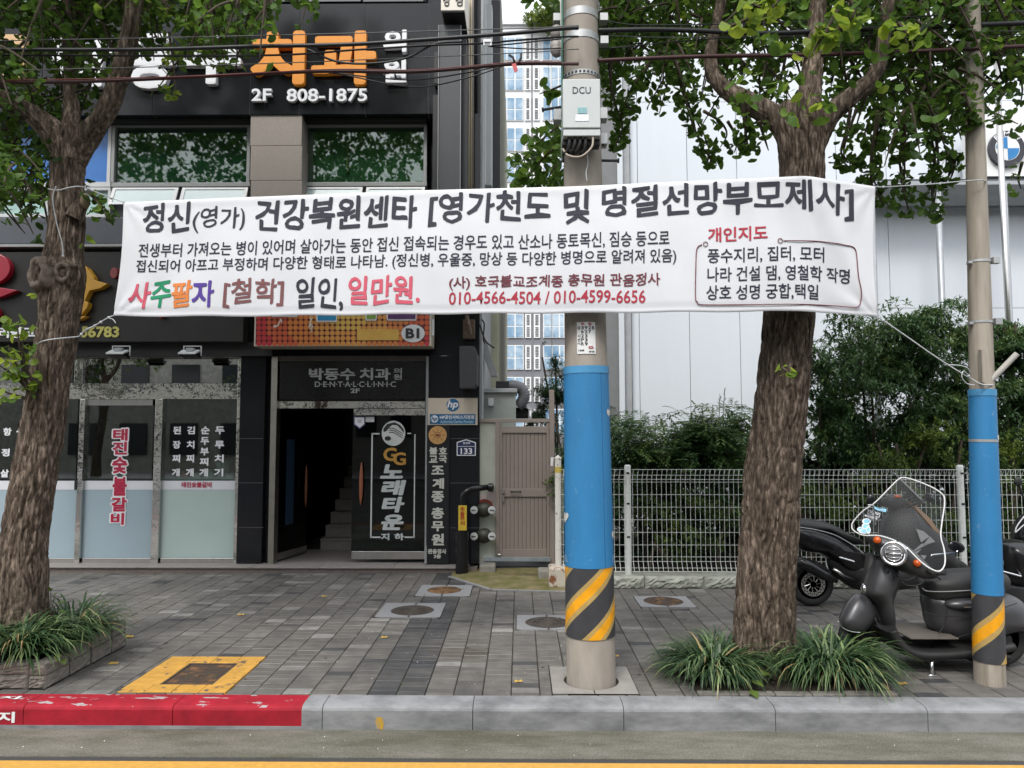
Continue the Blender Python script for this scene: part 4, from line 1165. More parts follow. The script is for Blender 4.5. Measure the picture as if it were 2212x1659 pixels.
lb_.box(x0, x1, YPp-.092, YPp-.086, PZ(1146, 9.4), PZ(1092, 9.4)); lbo = lb_.build('label', M('yellow_label', (.58, .42, .04), rough=.5), t)
for i, ch in enumerate('추돌주의'): ptext(ch, 994, 1095+i*10.2, 1004, 1104.5+i*10.2, YPp-.094, M('label_red', (.35, .03, .01), rough=.5) if i == 0 else bpy.data.materials['label_red'], lbo, .03)

# ---- pale wall strip with two fire inlets
YW = 9.83
sw_ = MB(); sw_.box(XR+.002, PX(1071, 1060, YW), YW, YW+.3, 0, PZ(912, YW))
wall_strip = tag(sw_.build('plaster_wall', M('plaster_green', (.40, .42, .36), rough=.85, var=.12, vs=4), bevel=.004), 'narrow pale grey-green wall between the black pillar and the brown gate', 'wall')
m = MB().pbox(1036, 1067, 1052, 1083, YW-.003, .003); m.pbox(1053, 1064, 1072, 1083, YW-.0035, .003)
tag(m.build('paper_notice', M('notice_paper', (.52, .44, .42), rough=.8, var=.1, vs=40)), 'torn paper notices pasted above the upper fire inlet', 'notice')
brass = M('dark_brass', (.055, .055, .042), rough=.5, metal=.4, var=.2)
for i, (cx, cy) in enumerate(((1046, 1101), (1046, 1157))):
    c = P(cx, cy, YW-.1); u = pxm(YW)
    t = thing('fire_inlet', ['upper twin fire hose inlet with white caps and a red plate on the pale wall', 'lower twin fire hose inlet with white caps on the pale wall'][i], 'fire inlet', tuple(c), 'fire inlets on the pale wall')
    m = MB(); m.ball(c, (17*u, .09, 16*u), 18, 12); m.tube([c, c+Vector((0, .14, 0))], .07, 16)
    m.build('body', brass, t, smooth=True)
    for dx in (-16, 13):
        m = MB(); q = c + Vector((dx*u, -.02, 1*u)); e = c + Vector((dx*1.25*u, -.11, 1*u)); m.tube([q, e], .048, 14)
        nk = m.build('outlet', brass, t)
        m = MB(); d_ = (e-q).normalized(); m.tube([e, e+d_*.02], .05, 18); cp = m.build('cap', MT['alu_white'], t, bevel=.006)
        m = MB(); e2 = e+d_*.021; m.box(e2.x-.03, e2.x+.03, e2.y-.006, e2.y+.003, e2.z-.006, e2.z+.006); m.build('cap_slot', MT['rubber'], t)
    if i == 0:
        m = MB(); disc(m, c.x, c.z+6*u, 18*u, 15*u, YW-.012, YW-.001); m.build('red_plate', M('plate_red', (.25, .045, .035), rough=.5), t)

# ---- brown gate
YGt = 9.8
t = thing('brown_gate', 'brown aluminium side gate with ribbed panels between pale wall and bollard', 'gate', (PX(1130, 1210, YGt), YGt, 0))
gm_ = MT['brown_gate']
m = MB(); m.pbox(1070, 912.5, 1079, 1212, YGt, .08); m.pbox(1187, 842, 1198, 1222, YGt-.01, .09); m.pbox(1038, 904.5, 1187, 912.5, YGt, .08); m.build('frame', gm_, t, bevel=.004)
gp = MB(); gp.pbox(1079.3, 914, 1084.5, 1205, YGt+.01, .05); gp.pbox(1180.5, 914, 1186.6, 1205, YGt+.01, .05)
gp.pbox(1084.5, 921, 1180.5, 935, YGt+.009, .05); gp.pbox(1084.5, 1056, 1180.5, 1073, YGt+.009, .05); gp.pbox(1084.5, 1187, 1180.5, 1204, YGt+.009, .05)
gate = gp.build('gate_leaf', gm_, t, bevel=.003)
pk = MB()
for i in range(11):
    a, b = 1085 + i*8.68, 1085+(i+1)*8.68-.9
    pk.pbox(a, 935, b, 1056, YGt+.03, .02); pk.pbox(a, 1073, b, 1187, YGt+.03, .02)
pk.build('ribbed_panel', gm_, gate, bevel=.002)
MB().pbox(1084, 934, 1181, 1188, YGt+.042, .01).build('panel_back', M('gate_dark', (.09, .075, .065), rough=.6), gate)
hd = MB(); a, b = P(1104, 1062, YGt), P(1125, 1062, YGt); hd.tube([a, a+Vector((.01, -.035, 0)), b+Vector((-.01, -.035, 0)), b], .009, 8); hd.build('handle', MT['rubber'], gate, smooth=True)
ht = MB(); q = P(1087, 1062, YGt); ht.lathe((q.x, YGt-.03, q.z), [(.02, 0), (.02, .04)], 14, 'y'); ht.box(q.x-.012, q.x+.012, YGt-.008, YGt, q.z-.13, q.z-.06); ht.build('latch', MT['steel'], gate)
MB().pbox(1045, 1205, 1190, 1213, YGt-.05, .16).build('sill', M('gate_sill', (.22, .25, .27), rough=.6, var=.25, vs=8), t, bevel=.004)
MB().pprism([(1190, 988), (1196, 988), (1194.5, 1006.5), (1189, 1006.5)], YGt-.014, .004).build('tag_plate', MT['letter_white'], t)
q = P(1078, 1198, YGt); m = MB(); m.ball((q.x, YGt-.02, q.z), (.035, .012, .015), 10, 6); m.build('kick_stop', MT['steel'], gate)
gr = MB(); a, b = G(1088, 1243), G(1166, 1243)
gr.box(a.x, b.x, a.y-.1, a.y+.25, .0, .016); 
for i in range(16): gr.box(a.x+.02+i*(b.x-a.x-.04)/16, a.x+.02+(i+.6)*(b.x-a.x-.04)/16, a.y-.09, a.y+.24, .016, .022)
tag(gr.build('drain_grate', rust), 'rusty drain grate half under the brown gate on the mossy apron', 'grate')
cbm = M('rubble_concrete', (.24, .23, .20), rough=.9, var=.2, vs=8, bump=.6, bs=30)
for i, (x0, x1, y0, y1) in enumerate(((1036, 1070, 1213, 1240), (1163, 1190, 1214, 1252))):
    c = G((x0+x1)/2, y1); w_ = (x1-x0)*pxm(c.y)/2; m = MB(); m.box(c.x-w_, c.x+w_, c.y, c.y+.25, -.01, .11)
    tag(m.build('concrete_block', cbm, bevel=.02), ['rough concrete block at the foot of the pale wall left of the grate', 'broken concrete block at the foot of the gate post'][i], 'block', 'concrete blocks beside the gate')
# bollard and rusty block
YB = 8.82
cb = PX(1206, 1150, YB); rb_ = 7*pxm(YB)
t = thing('white_bollard', 'peeling white steel bollard with a yellow sticker between gate and utility pole', 'bollard', (cb, YB, 0))
pm_ = M('peeling_white', (.62, .60, .55), rough=.6, col2=(.12, .10, .09), lo=.62, hi=.64, vs=26, detail=8)
m = MB(); m.lathe((cb, YB, 0), [(rb_, .1), (rb_, PZ(992, YB)), (rb_*1.1, PZ(991, YB)), (rb_*1.1, PZ(989, YB)), (.002, PZ(983, YB))], 18); m.build('post', pm_, t)
m = MB(); m.lathe((cb, YB, 0), [(rb_*1.02, PZ(1021, YB)), (rb_*1.02, PZ(1008, YB))], 18, arc=(math.pi*1.05, math.pi*1.95)); m.build('sticker', M('sticker_yellow', (.5, .38, .08), rough=.6, var=.3, vs=90), t)
m = MB(); m.box(PX(1186, 1250, 8.72), PX(1226, 1250, 8.72), 8.70, 9.0, -.01, PZ(1226, 8.72))
tag(m.build('rusty_footing', M('rust_stained', (.48, .44, .37), rough=.8, col2=(.20, .075, .03), lo=.52, hi=.6, vs=9), bevel=.03, seg=3), 'rust-stained white concrete footing under the bollard', 'footing')

# ================================================================== APARTMENT TOWER
YA = 65.0
apt = thing('apartment_tower', 'tall white apartment tower with blue glass seen up the alley', 'building', (PX(1150, 500, YA), YA, 0))
zf = PZ(746, YA); stepz = (PZ(146, YA)-zf)/9.0
xa, xb = PX(1083, 500, YA), PX(1330, 500, YA)
aw = M('apt_white', (.70, .71, .72), rough=.8, var=.04, vs=.3); ag = M('apt_grey', (.17, .175, .19), rough=.8, var=.12, vs=.2)
zsplit = PZ(676, YA)
MB().box(xa-6, xb, YA, YA+12, zsplit, PZ(45, YA)).build('wall', aw, apt)
MB().box(xa-6, xb, YA+.001, YA+12, -.2, zsplit).build('wall', ag, apt)
MB().box(xa-6, xb, YA-.25, YA, PZ(55, YA), PZ(45, YA)).build('parapet', aw, apt)
sky_blue = M('apt_glass', (.13, .25, .38), rough=.06, col2=(.42, .53, .62), lo=.4, hi=.62, vs=.45, spec=.9)
fw_ = MT['white_paint']; slat = M('louvre_grey', (.10, .105, .115), rough=.7)
U = YA/FPX
def lights(cols, zt_, k):
    fr = MB(); pn = MB(); h = stepz*.77
    x0 = PX(cols[0][0]-2, 500, YA); x1 = PX(cols[-1][1]+2, 500, YA)
    fr.box(x0, x1, YA-.10, YA-.02, zt_-h, zt_)
    for a, b in cols:
        for v0, v1 in ((.03, .49), (.54, .97)):
            if random.random() < .0: continue
            pn.box(PX(a, 500, YA), PX(b, 500, YA), YA-.13, YA-.09, zt_-h*v1, zt_-h*v0)
    f_ = fr.build('window', fw_, apt); pn.build('pane', sky_blue, f_)
def louvre(a, b, zt_):
    h = stepz*.77; fr = MB(); x0, x1 = PX(a, 500, YA), PX(b, 500, YA)
    fr.box(x0, x1, YA-.12, YA-.02, zt_-h, zt_)
    f_ = fr.build('louvre', fw_, apt); sl = MB()
    for s0, s1, n in ((.06, .50, 7), (.56, .97, 6)):
        for i in range(n):
            za = zt_-h*(s0+(s1-s0)*i/n); sl.box(x0+.14, x1-.14, YA-.15, YA-.115, za-(s1-s0)*h/n*.6, za)
    sl.build('slats', slat, f_)
for fl_ in range(-2, 11):
    zt_ = zf + fl_*stepz
    if zt_ > PZ(60, YA): continue
    lights([(1086, 1093.5), (1096, 1111), (1114, 1129)], zt_, fl_)
    louvre(1134, 1147, zt_); louvre(1152.5, 1166, zt_)
    lights([(1174.5, 1190), (1193, 1206), (1209, 1216)], zt_, fl_)
ml = MB(); ml.box(PX(1148.5, 500, YA), PX(1151, 500, YA), YA-.05, YA-.0, 0, PZ(60, YA)); ml.build('pilaster', ag, apt)

# ================================================================== WHITE SHOWROOM
YS_ = 14.0
shw = thing('white_showroom', 'white panelled car showroom wall behind the fence and shrubs', 'building', (PX(1750, 900, YS_), YS_, 0))
sx0 = PX(1382, 800, YS_); pw = .966
wp = M('white_panel', (.65, .69, .735), rough=.38, var=.018, vs=1.6, stretch=(2.2, 1, .16), detail=8)
m = MB(); bk = MB()
ztopS = PZ(-330, YS_)
bk.box(PX(1340, 500, YS_), PX(2900, 500, YS_), YS_+.02, YS_+8, -.1, ztopS)
bk.build('wall_core', M('seam_dark', (.16, .17, .18), rough=.7), shw)
xL = PX(1362, 500, YS_)
zs_l = [-.1, PZ(222, YS_), ztopS]
zs_r = [-.1, PZ(667, YS_), PZ(450, YS_), PZ(222, YS_), ztopS]
k = -1
edges = [xL] + [sx0+i*pw for i in range(0, 16)]
for i in range(len(edges)-1):
    zs = zs_l if edges[i] < PX(1815, 500, YS_) else zs_r
    for a, b in zip(zs[:-1], zs[1:]):
        m.box(edges[i]+.006, edges[i+1]-.006, YS_, YS_+.05, a+.005, b-.005)
m.build('wall_panel', wp, shw)
m = MB(); m.pbox(1300, -300, 1334, 1200, YS_-.3, .6); m.build('end_pier', M('pier_grey', (.20, .205, .21), rough=.6, var=.1, vs=3), shw)
m = MB(); m.pbox(1334.3, -300, 1346, 1200, YS_-.35, .5); m.build('corner_trim', wp, shw)
m = MB(); m.pbox(1346.3, -300, 1361, 1200, YS_-.2, .4); m.build('downpipe', M('pipe_grey', (.33, .34, .35), rough=.5), shw)
# canopy with a rounded soffit and the round badge
m = MB(); xa_, xb_ = PX(1838, 420, 13.3), PX(2900, 420, 13.3)
pr = [(13.95, PZ(446, 13.95)), (13.6, PZ(440, 13.4)), (13.3, PZ(425, 13.3)), (13.15, PZ(404, 13.2)), (13.15, PZ(396, 13.2)), (13.95, PZ(396, 13.2))]
n = len(pr); m.add([(xa_, y, z_) for y, z_ in pr] + [(xb_, y, z_) for y, z_ in pr], [(i, (i+1) % n, (i+1) % n+n, i+n) for i in range(n)] + [tuple(range(n)), tuple(range(2*n-1, n-1, -1))])
m.build('canopy', M('canopy_silver', (.34, .36, .38), rough=.4, var=.04), shw)
m = MB(); m.pbox(1850, 386, 2600, 393, 13.3, .6); m.build('canopy_edge', M('edge_dark', (.06, .065, .075), rough=.5), shw)
for i, (x, y) in enumerate(((1891, 690), (2036, 680), (2180, 670))):
    p_ = P(x, y, 13.0)
    MB().tube([(p_.x, 13.0, 0), (p_.x, 13.0, PZ(398, 13.0) if i < 3 else 6)], .055, 10).build('column', M('col_silver_%d' % i, (.33, .35, .37), rough=.35, metal=.3), shw, smooth=True)
t = thing('round_badge', 'round black, blue and white car maker badge on a white panel at the right edge', 'badge', (PX(2172, 323, 13.3), 13.3, PZ(380, 13.3)))
MB().pbox(2098, 244, 2520, 380, 13.36, .3).build('panel', MT['white_paint'], t)
YBm = 13.34; q = P(2172, 323, YBm); u = pxm(YBm)
m = MB(); disc(m, q.x, q.z, 39*u, 40*u, YBm-.05, YBm+.01, 56); m.build('ring', M('badge_black', (.03, .03, .04), rough=.35), t)
m = MB(); disc(m, q.x, q.z, 26.5*u, 27*u, YBm-.06, YBm-.04, 48); m.build('white_field', MT['white_paint'], t)
m = MB()
for a0_ in (90, 270):
    m.prism([(q.x, q.z)] + [(q.x+25*u*math.cos(R(a0_+k*9)), q.z+25.5*u*math.sin(R(a0_+k*9))) for k in range(11)], YBm-.066, YBm-.055)
m.build('blue_quarter', M('badge_blue', (.02, .19, .46), rough=.35), t)
obs = []
for ch, an in (('B', 132), ('M', 90), ('W', 48)):
    ca, sa = math.cos(R(an)), math.sin(R(an)); h_ = 10*u; w_ = (9 if ch == 'B' else 13)*u
    def fn(u_, v_, w__, ca=ca, sa=sa, h_=h_, w_=w_):
        rr = 28.5*u + h_*v_; off = (u_-.5)*w_
        return (q.x+ca*rr+sa*off, YBm-.052-w__, q.z+sa*rr-ca*off)
    obs.append(letters(ch, fn, MT['letter_white'], t, .02))
join(obs, 'lettering')
fp = thing('flagpole', 'slim silver flagpole in front of the round badge', 'pole', (PX(2178, 690, 12.0), 12.0, 0))
a, b = P(2178, 690, 12.0), P(2150, 130, 12.0)
m = MB(); m.tube([(a.x, 12, 0), (a.x, 12, b.z)], .045, 12); m.ball((a.x, 12, b.z+.03), .06); m.build('shaft', MT['steel'], fp, smooth=True)
q = P(2160, 205, 11.9); m = MB(); m.box(q.x-.06, q.x+.06, 11.93, 11.99, q.z-.05, q.z+.05); m.build('cleat', MT['alu_grey'], fp)

# ================================================================== ACROSS THE STREET (seen in the window reflections)
op = thing('opposite_building', 'pale apartment block across the street, reflected in the shop windows', 'building', (0, -17, 0))
m = MB(); m.box(-9, 4, -24, -17, -.2, 9); m.build('wall', M('opp_cream', (.42, .40, .36), rough=.8, var=.05), op)
m = MB()
for i in range(7):
    for j in range(3): m.box(-8.2+i*1.75, -7.2+i*1.75, -17.02, -16.95, 1.6+j*2.6, 2.9+j*2.6)
m.build('window', M('opp_glass', (.05, .06, .07), rough=.1), op)
og_ = M('opp_window', (.04, .045, .05), rough=.15)
bm_ = M('opp_pale', (.46, .45, .40), rough=.9, var=.3)  # pale wall of unseen blocks, raised to brighten reflections in steel and glass
for x0, x1, h_, lb_ in ((-60, -9.4, 7, 'pale unseen terrace across the street, brightened for the left window reflections'), (5, 60, 10, 'taller pale unseen block across the street, brightened for the right window reflections')):
    ot = MB(); ot.box(x0, x1, -24, -17.5, -.2, h_)
    for i in range(int((x1-x0)/2.6)):
        for j in range(int(h_/3)): ot.box(x0+.6+i*2.6, x0+2.0+i*2.6, -17.55, -17.4, .7+j*3, 2.3+j*3, 1)
    tag(ot.build('opposite_terrace', [bm_, og_]), lb_, 'building', 'pale blocks across the street')
struct(MB().box(-60, 60, -15, -9.6, -.2, -.02).build('far_pavement', MT['grey_granite']))
# ================================================================== UTILITY POLES
YPOLE = 5.48
def stripe_mat(name, axis_obj_z, k_turn, period, phase):
    """diagonal hazard wrap: charcoal / khaki / orange / khaki, helical round the pole axis (object coords)"""
    m = bpy.data.materials.new(name); m.use_nodes = True
    nt = m.node_tree; N, L = nt.nodes, nt.links; b = N['Principled BSDF']; b.inputs['Roughness'].default_value = .45
    tc = N.new('ShaderNodeTexCoord'); sp = N.new('ShaderNodeSeparateXYZ'); L.new(tc.outputs['Object'], sp.inputs[0])
    neg = N.new('ShaderNodeMath'); neg.operation = 'MULTIPLY'; neg.inputs[1].default_value = -1; L.new(sp.outputs[1], neg.inputs[0])
    at = N.new('ShaderNodeMath'); at.operation = 'ARCTAN2'; L.new(sp.outputs[0], at.inputs[0]); L.new(neg.outputs[0], at.inputs[1])
    mu = N.new('ShaderNodeMath'); mu.operation = 'MULTIPLY'; mu.inputs[1].default_value = k_turn; L.new(at.outputs[0], mu.inputs[0])
    su = N.new('ShaderNodeMath'); su.operation = 'SUBTRACT'; L.new(sp.outputs[2], su.inputs[0]); L.new(mu.outputs[0], su.inputs[1])
    dv = N.new('ShaderNodeMath'); dv.operation = 'MULTIPLY_ADD'; dv.inputs[1].default_value = 1/period; dv.inputs[2].default_value = phase; L.new(su.outputs[0], dv.inputs[0])
    fr = N.new('ShaderNodeMath'); fr.operation = 'FRACT'; L.new(dv.outputs[0], fr.inputs[0])
    cr = N.new('ShaderNodeValToRGB'); cr.color_ramp.interpolation = 'CONSTANT'; e = cr.color_ramp.elements
    e[0].position = 0; e[0].color = (.045, .046, .05, 1); e[1].position = .50; e[1].color = (.42, .29, .10, 1)
    q = e.new(.615); q.color = (.78, .34, .008, 1); q = e.new(.845); q.color = (.42, .29, .10, 1); q = e.new(.96); q.color = (.045, .046, .05, 1)
    L.new(fr.outputs[0], cr.inputs[0])
    nz = N.new('ShaderNodeTexNoise'); nz.inputs['Scale'].default_value = 14; nz.inputs['Detail'].default_value = 6; L.new(tc.outputs['Object'], nz.inputs[0])
    mr = N.new('ShaderNodeMapRange'); mr.inputs[1].default_value = .3; mr.inputs[2].default_value = .7; mr.inputs[3].default_value = .85; mr.inputs[4].default_value = 1.1; L.new(nz.outputs[0], mr.inputs[0])
    mx = N.new('ShaderNodeMixRGB'); mx.blend_type = 'MULTIPLY'; mx.inputs[0].default_value = 1; L.new(cr.outputs[0], mx.inputs[1]); L.new(mr.outputs[0], mx.inputs[2])
    L.new(mx.outputs[0], b.inputs['Base Color'])
    return m
blue_sleeve = M('blue_sleeve', (.026, .185, .40), rough=.5, var=.10, vs=3.5, stretch=(2, 2, .5), bump=.15, bs=14, bdist=.01)
nt = blue_sleeve.node_tree; N, L = nt.nodes, nt.links
geo = N.new('ShaderNodeNewGeometry'); sn = N.new('ShaderNodeTexNoise'); sn.inputs['Scale'].default_value = 22; sn.inputs['Detail'].default_value = 9; sn.inputs['Roughness'].default_value = .75
L.new(geo.outputs['Position'], sn.inputs[0]); sc2 = N.new('ShaderNodeValToRGB'); sc2.color_ramp.elements[0].position = .60; sc2.color_ramp.elements[1].position = .70
sc2.color_ramp.elements[1].color = (.45, .45, .45, 1); L.new(sn.outputs[0], sc2.inputs[0])
mx = N.new('ShaderNodeMixRGB'); L.new(sc2.outputs[0], mx.inputs[0]); L.new(N[blue_sleeve['ramp']].outputs[0], mx.inputs[1]); mx.inputs[2].default_value = (.30, .42, .52, 1)
L.new(mx.outputs[0], bsdf(blue_sleeve).inputs['Base Color'])
def pole_axis(x0, y0, x1, y1, Y):
    """axis points of a pole whose pixel centre runs from (x0,y0) to (x1,y1)"""
    a, b = P(x0, y0, Y), P(x1, y1, Y)
    def ax(z):
        t = (z-a.z)/(b.z-a.z); return Vector((a.x+(b.x-a.x)*t, Y, z))
    return ax
def ring(mb, ax, za, zb, ra, rb, n=48, caps=False, steps=4):
    pts = [ax(za+(zb-za)*i/steps) for i in range(steps+1)]
    return mb.tube(pts, [ra+(rb-ra)*i/steps for i in range(steps+1)], n, caps)
ax = pole_axis(1277, 1470, 1253, 10, YPOLE)
rpole = lambda z: .180 - .0090*z*1.0
c0 = ax(0)
up = thing('utility_pole', 'thick concrete utility pole in the middle with a blue sleeve and yellow-black striped foot', 'pole', (c0.x, YPOLE, 0))
zz = lambda y: PZ(y, YPOLE-.17, 1265)
m = MB(); ring(m, ax, -.05, 9.5, rpole(0), rpole(9.5), steps=10); m.build('shaft', MT['concrete'], up, smooth=True)
z0, z1, z2 = zz(1383), zz(1229), zz(790)
m = MB(); ring(m, ax, z0, z1-.002, rpole(z0)+.006, rpole(z1)+.006, 64); hz = m.build('hazard_sleeve', MT['black'], None, smooth=False)
def centre(o, loc, parent):
    """move the object's origin to loc (so object coordinates run from the pole axis)"""
    o.data.transform(Matrix.Translation(-Vector(loc)))
    o.parent = parent; o.location = Vector(loc) - ORG[parent.name]; ORG[o.name] = Vector(loc)
cc = ax((z0+z1)/2); centre(hz, (cc.x, cc.y, z0), up)
hz.data.materials[0] = stripe_mat('hazard_wrap', 0, .365*3/(2*math.pi), .365, .76)
hz.data.polygons.foreach_set('use_smooth', [True]*len(hz.data.polygons))
m = MB(); ring(m, ax, z1, z2, rpole(z1)+.009, rpole(z2)+.009, 48)
bs = m.build('blue_sleeve', blue_sleeve, up, smooth=True)
m = MB(); ring(m, ax, z2-.05, z2+.004, rpole(z2)+.013, rpole(z2)+.012, 48); m.build('sleeve_rim', M('sleeve_rim', (.06, .25, .46), rough=.5), bs)
def wrap(axf, rad, zc, ang0, ang1, z0_, z1_, off=.0):
    def fn(u, v, w):
        a = ang0+(ang1-ang0)*u; z = z0_+(z1_-z0_)*v; q = axf(z); r = rad(z)+off+w
        return (q.x+r*math.sin(a), q.y-r*math.cos(a), z)
    return fn
m = MB(); m.tube([Vector(wrap(ax, lambda z: rpole(z)+.0095, 0, R(34), R(34), z, z)(0, 0, 0)) for z in np.linspace(z1+.003, z2-.003, 9)], .0022, 5); m.build('sleeve_seam', M('seam_blue', (.015, .10, .24), rough=.6), bs)
pt_ = M('pale_blue_print', (.25, .42, .60), rough=.5)
R_s = lambda z: rpole(z)+.011
letters('JEIL', wrap(ax, R_s, 0, R(58), R(82), zz(1219), zz(1204)), pt_, bs, .02)
letters('GIL', wrap(ax, R_s, 0, R(-88), R(-62), zz(1219), zz(1204)), pt_, bs, .02)
def heart(axf, rad, a0, zc, s, parent):
    pts = []
    for k in range(28):
        t = 2*math.pi*k/28; pts.append((16*math.sin(t)**3/17, (13*math.cos(t)-5*math.cos(2*t)-2*math.cos(3*t)-math.cos(4*t))/17))
    vs = []
    for r_ in (0.0, .5, 1.0):
        for x, y in pts:
            z = zc + y*s*r_; a = a0 + (x*r_+y*r_*.25)*s/rad(zc); q = axf(z); r = rad(z)+.0016
            vs.append((q.x+r*math.sin(a), q.y-r*math.cos(a), z))
    fs = []
    for i in range(2):
        for k in range(28): fs.append((i*28+k, i*28+(k+1) % 28, (i+1)*28+(k+1) % 28, (i+1)*28+k))
    MB().add(vs, fs).build('heart_print', M('heart_grey', (.56, .56, .54), rough=.6) if 'heart_grey' not in bpy.data.materials else bpy.data.materials['heart_grey'], parent)
for a, y, s in ((62, 890, .036), (-74, 1121, .050), (70, 1158, .036)): heart(ax, R_s, R(a), zz(y), s, bs)
gb = M('galvanised', (.42, .43, .43), rough=.5, metal=.5, var=.15, vs=6)
for y0, y1 in ((22, 6), (73, 57)):
    a, b = zz(y0), zz(y1); m = MB(); ring(m, ax, a, b, rpole(a)+.004, rpole(b)+.004); 
    q = ax((a+b)/2); m.box(q.x-.21, q.x-.15, q.y-.04, q.y+.04, a, b); m.box(q.x+.15, q.x+.21, q.y-.04, q.y+.04, a, b)
    m.build('clamp_band', gb, up)
a = zz(154); m = MB(); ring(m, ax, a, a+.035, rpole(a)+.004, rpole(a)+.004); so = m.build('strap', gb, up)
m = MB()
for k in range(14):
    t = R(-80+k*12); q = ax(a+.017); r = rpole(a)+.0055; m.box(q.x+r*math.sin(t)-.008, q.x+r*math.sin(t)+.008, q.y-r*math.cos(t)-.003, q.y-r*math.cos(t)+.006, a+.010, a+.024)
m.build('strap_hole', MT['black'], so)
for x0, y0, x1, y1 in ((1212, 231, 1174, 237), (1296, 347, 1334, 347), (1298, 305, 1304, 310)):
    p, q = P(x0, y0, YPOLE), P(x1, y1, YPOLE); m = MB(); m.tube([p, q], .011, 8); d = (q-p).normalized(); m.tube([q, q+d*.012], .02, 8)
    m.build('step_bolt', MT['rubber'], up)
for x0, y0, x1, y1 in ((1297, 232, 1312, 255), (1297, 287, 1312, 310), (1197, 235, 1214, 258)):
    m = MB().pbox(x0, y0, x1, y1, YPOLE-.03, .1); m.build('bracket', gb, up)
# wires running down the left flank
for dx, dy, col_, n_ in ((-.006, -.03, (.50, .52, .48), 'pale'), (-.002, -.055, (.03, .14, .09), 'green'), (.01, .0, (.02, .02, .02), 'black')):
    pts = []
    for z in np.linspace(zz(335), 8.5, 26):
        q = ax(z); r = rpole(z); pts.append((q.x-r-.012+dx*1.0+.004*math.sin(z*3+dx*900), q.y+dy*2-.02, z))
    MB().tube(pts, .008, 6).build('riser_wire', M('wire_'+n_, col_, rough=.5), up, smooth=True)
for z, x in ((zz(46), 1208), (zz(78), 1205), (zz(85), 1212)):
    q = ax(z); m = MB(); m.ball((q.x-rpole(z)-.05, q.y-.02, z), (.05, .04, .06), 10, 8); m.build('insulator', M('insul_%d' % x, (.30, .27, .25), rough=.5), up, smooth=True)
# number plate, bent round the pole
a0, a1 = math.asin(min(1, (1240-1262)/47.)), math.asin((1279-1262)/47.)
pz0, pz1 = zz(764), zz(695)
rr = lambda z: rpole(z)+.003
pm2 = MB(); vs = []; fs = []
for i in range(9):
    for v in (0, 1):
        q = wrap(ax, rr, 0, a0, a1, pz0, pz1)(i/8, v, 0); vs.append(q)
for i in range(8): fs.append((i*2, i*2+2, i*2+3, i*2+1))
plate = pm2.add(vs, fs).build('number_plate', MT['white_paint'], up)
sol = plate.modifiers.new('thickness', 'SOLIDIFY'); sol.thickness = .002
rr2 = lambda z: rpole(z)+.006
def pt(s, u0, v0, u1, v1, mat, bold=.03):
    L_ = lambda a, b, t: a+(b-a)*t
    return letters(s, wrap(ax, rr2, 0, L_(a0, a1, u0), L_(a0, a1, u1), L_(pz0, pz1, 1-v1), L_(pz0, pz1, 1-v0)), mat, plate, bold)
bi = MT['black_ink']; ri = MT['red_ink']
pt('위', .22, .02, .40, .11, ri); pt('험', .60, .02, .78, .11, ri)
for i, ch in enumerate('0392B'):
    pt(ch, .04+i*.19, .13, .19+i*.19, .235, bi)
for i, ch in enumerate('627'): pt(ch, .23+i*.19, .255, .38+i*.19, .36, bi)
for (s, v) in (('시23', .385), ('연P3', .51), ('RR9', .635)):
    for i, ch in enumerate(s):
        if i == 0 and s[0] == 'R': pt('PS', .04, v+.01, .2, v+.08, bi, .01)
        else: pt(ch, .04+i*.19, v, .19+i*.19, v+.105, bi)
pt('16M', .08, .86, .38, .92, bi)
m = MB()
for s in (-1, 1):
    P0 = []
    for k in range(9):
        t = R(40+k*35) if s < 0 else R(220+k*35)
        u_, v_ = .74+s*.045+.075*math.cos(t), .80+.030*math.sin(t)*1.0
        P0.append(Vector(wrap(ax, lambda z: rpole(z)+.007, 0, a0+(a1-a0)*u_, a0+(a1-a0)*u_, pz0, pz1)(0, 1-v_, 0)))
    m.tube(P0, .0028, 6)
m.build('red_mark', ri, plate)
pt('한전', .62, .90, .92, .96, bi, .02)

# pole collar in the pavement
x0, x1, y0, y1 = COLLAR
m = MB(); n = 40; rc = .200
circ = [(c0.x+rc*math.cos(2*math.pi*k/n), YPOLE+rc*math.sin(2*math.pi*k/n)) for k in range(n)]
def onr(k):
    a = 2*math.pi*k/n; dx, dy = math.cos(a), math.sin(a)
    s = min((x1-c0.x)/dx if dx > 1e-6 else ((x0-c0.x)/dx if dx < -1e-6 else 1e9), (y1-YPOLE)/dy if dy > 1e-6 else ((y0-YPOLE)/dy if dy < -1e-6 else 1e9)); return (c0.x+dx*s, YPOLE+dy*s)
rc_ = [onr(k) for k in range(n)]
for k in range(n):
    k2 = (k+1) % n
    poly = [(*circ[k], .005), (*rc_[k], .005)]
    for cx_, cy_ in ((x0, y0), (x1, y0), (x1, y1), (x0, y1)):
        A, B = rc_[k], rc_[k2]
        if abs(A[0]-B[0]) > 1e-6 and abs(A[1]-B[1]) > 1e-6 and (abs(A[0]-cx_) < 1e-5 or abs(A[1]-cy_) < 1e-5) and (abs(B[0]-cx_) < 1e-5 or abs(B[1]-cy_) < 1e-5): poly.append((cx_, cy_, .005))
    poly += [(*rc_[k2], .005), (*circ[k2], .005)]
    m.add(poly, [tuple(range(len(poly)))])
    m.add([(*circ[k], .005), (*circ[k2], .005), (*circ[k2], -.02), (*circ[k], -.02)], [(0, 1, 2, 3)])
m.quad((c0.x-.004, y0, .0056), (c0.x+.004, y0, .0056), (c0.x+.004, YPOLE-rc*1.0, .0056), (c0.x-.004, YPOLE-rc*1.0, .0056), 1)
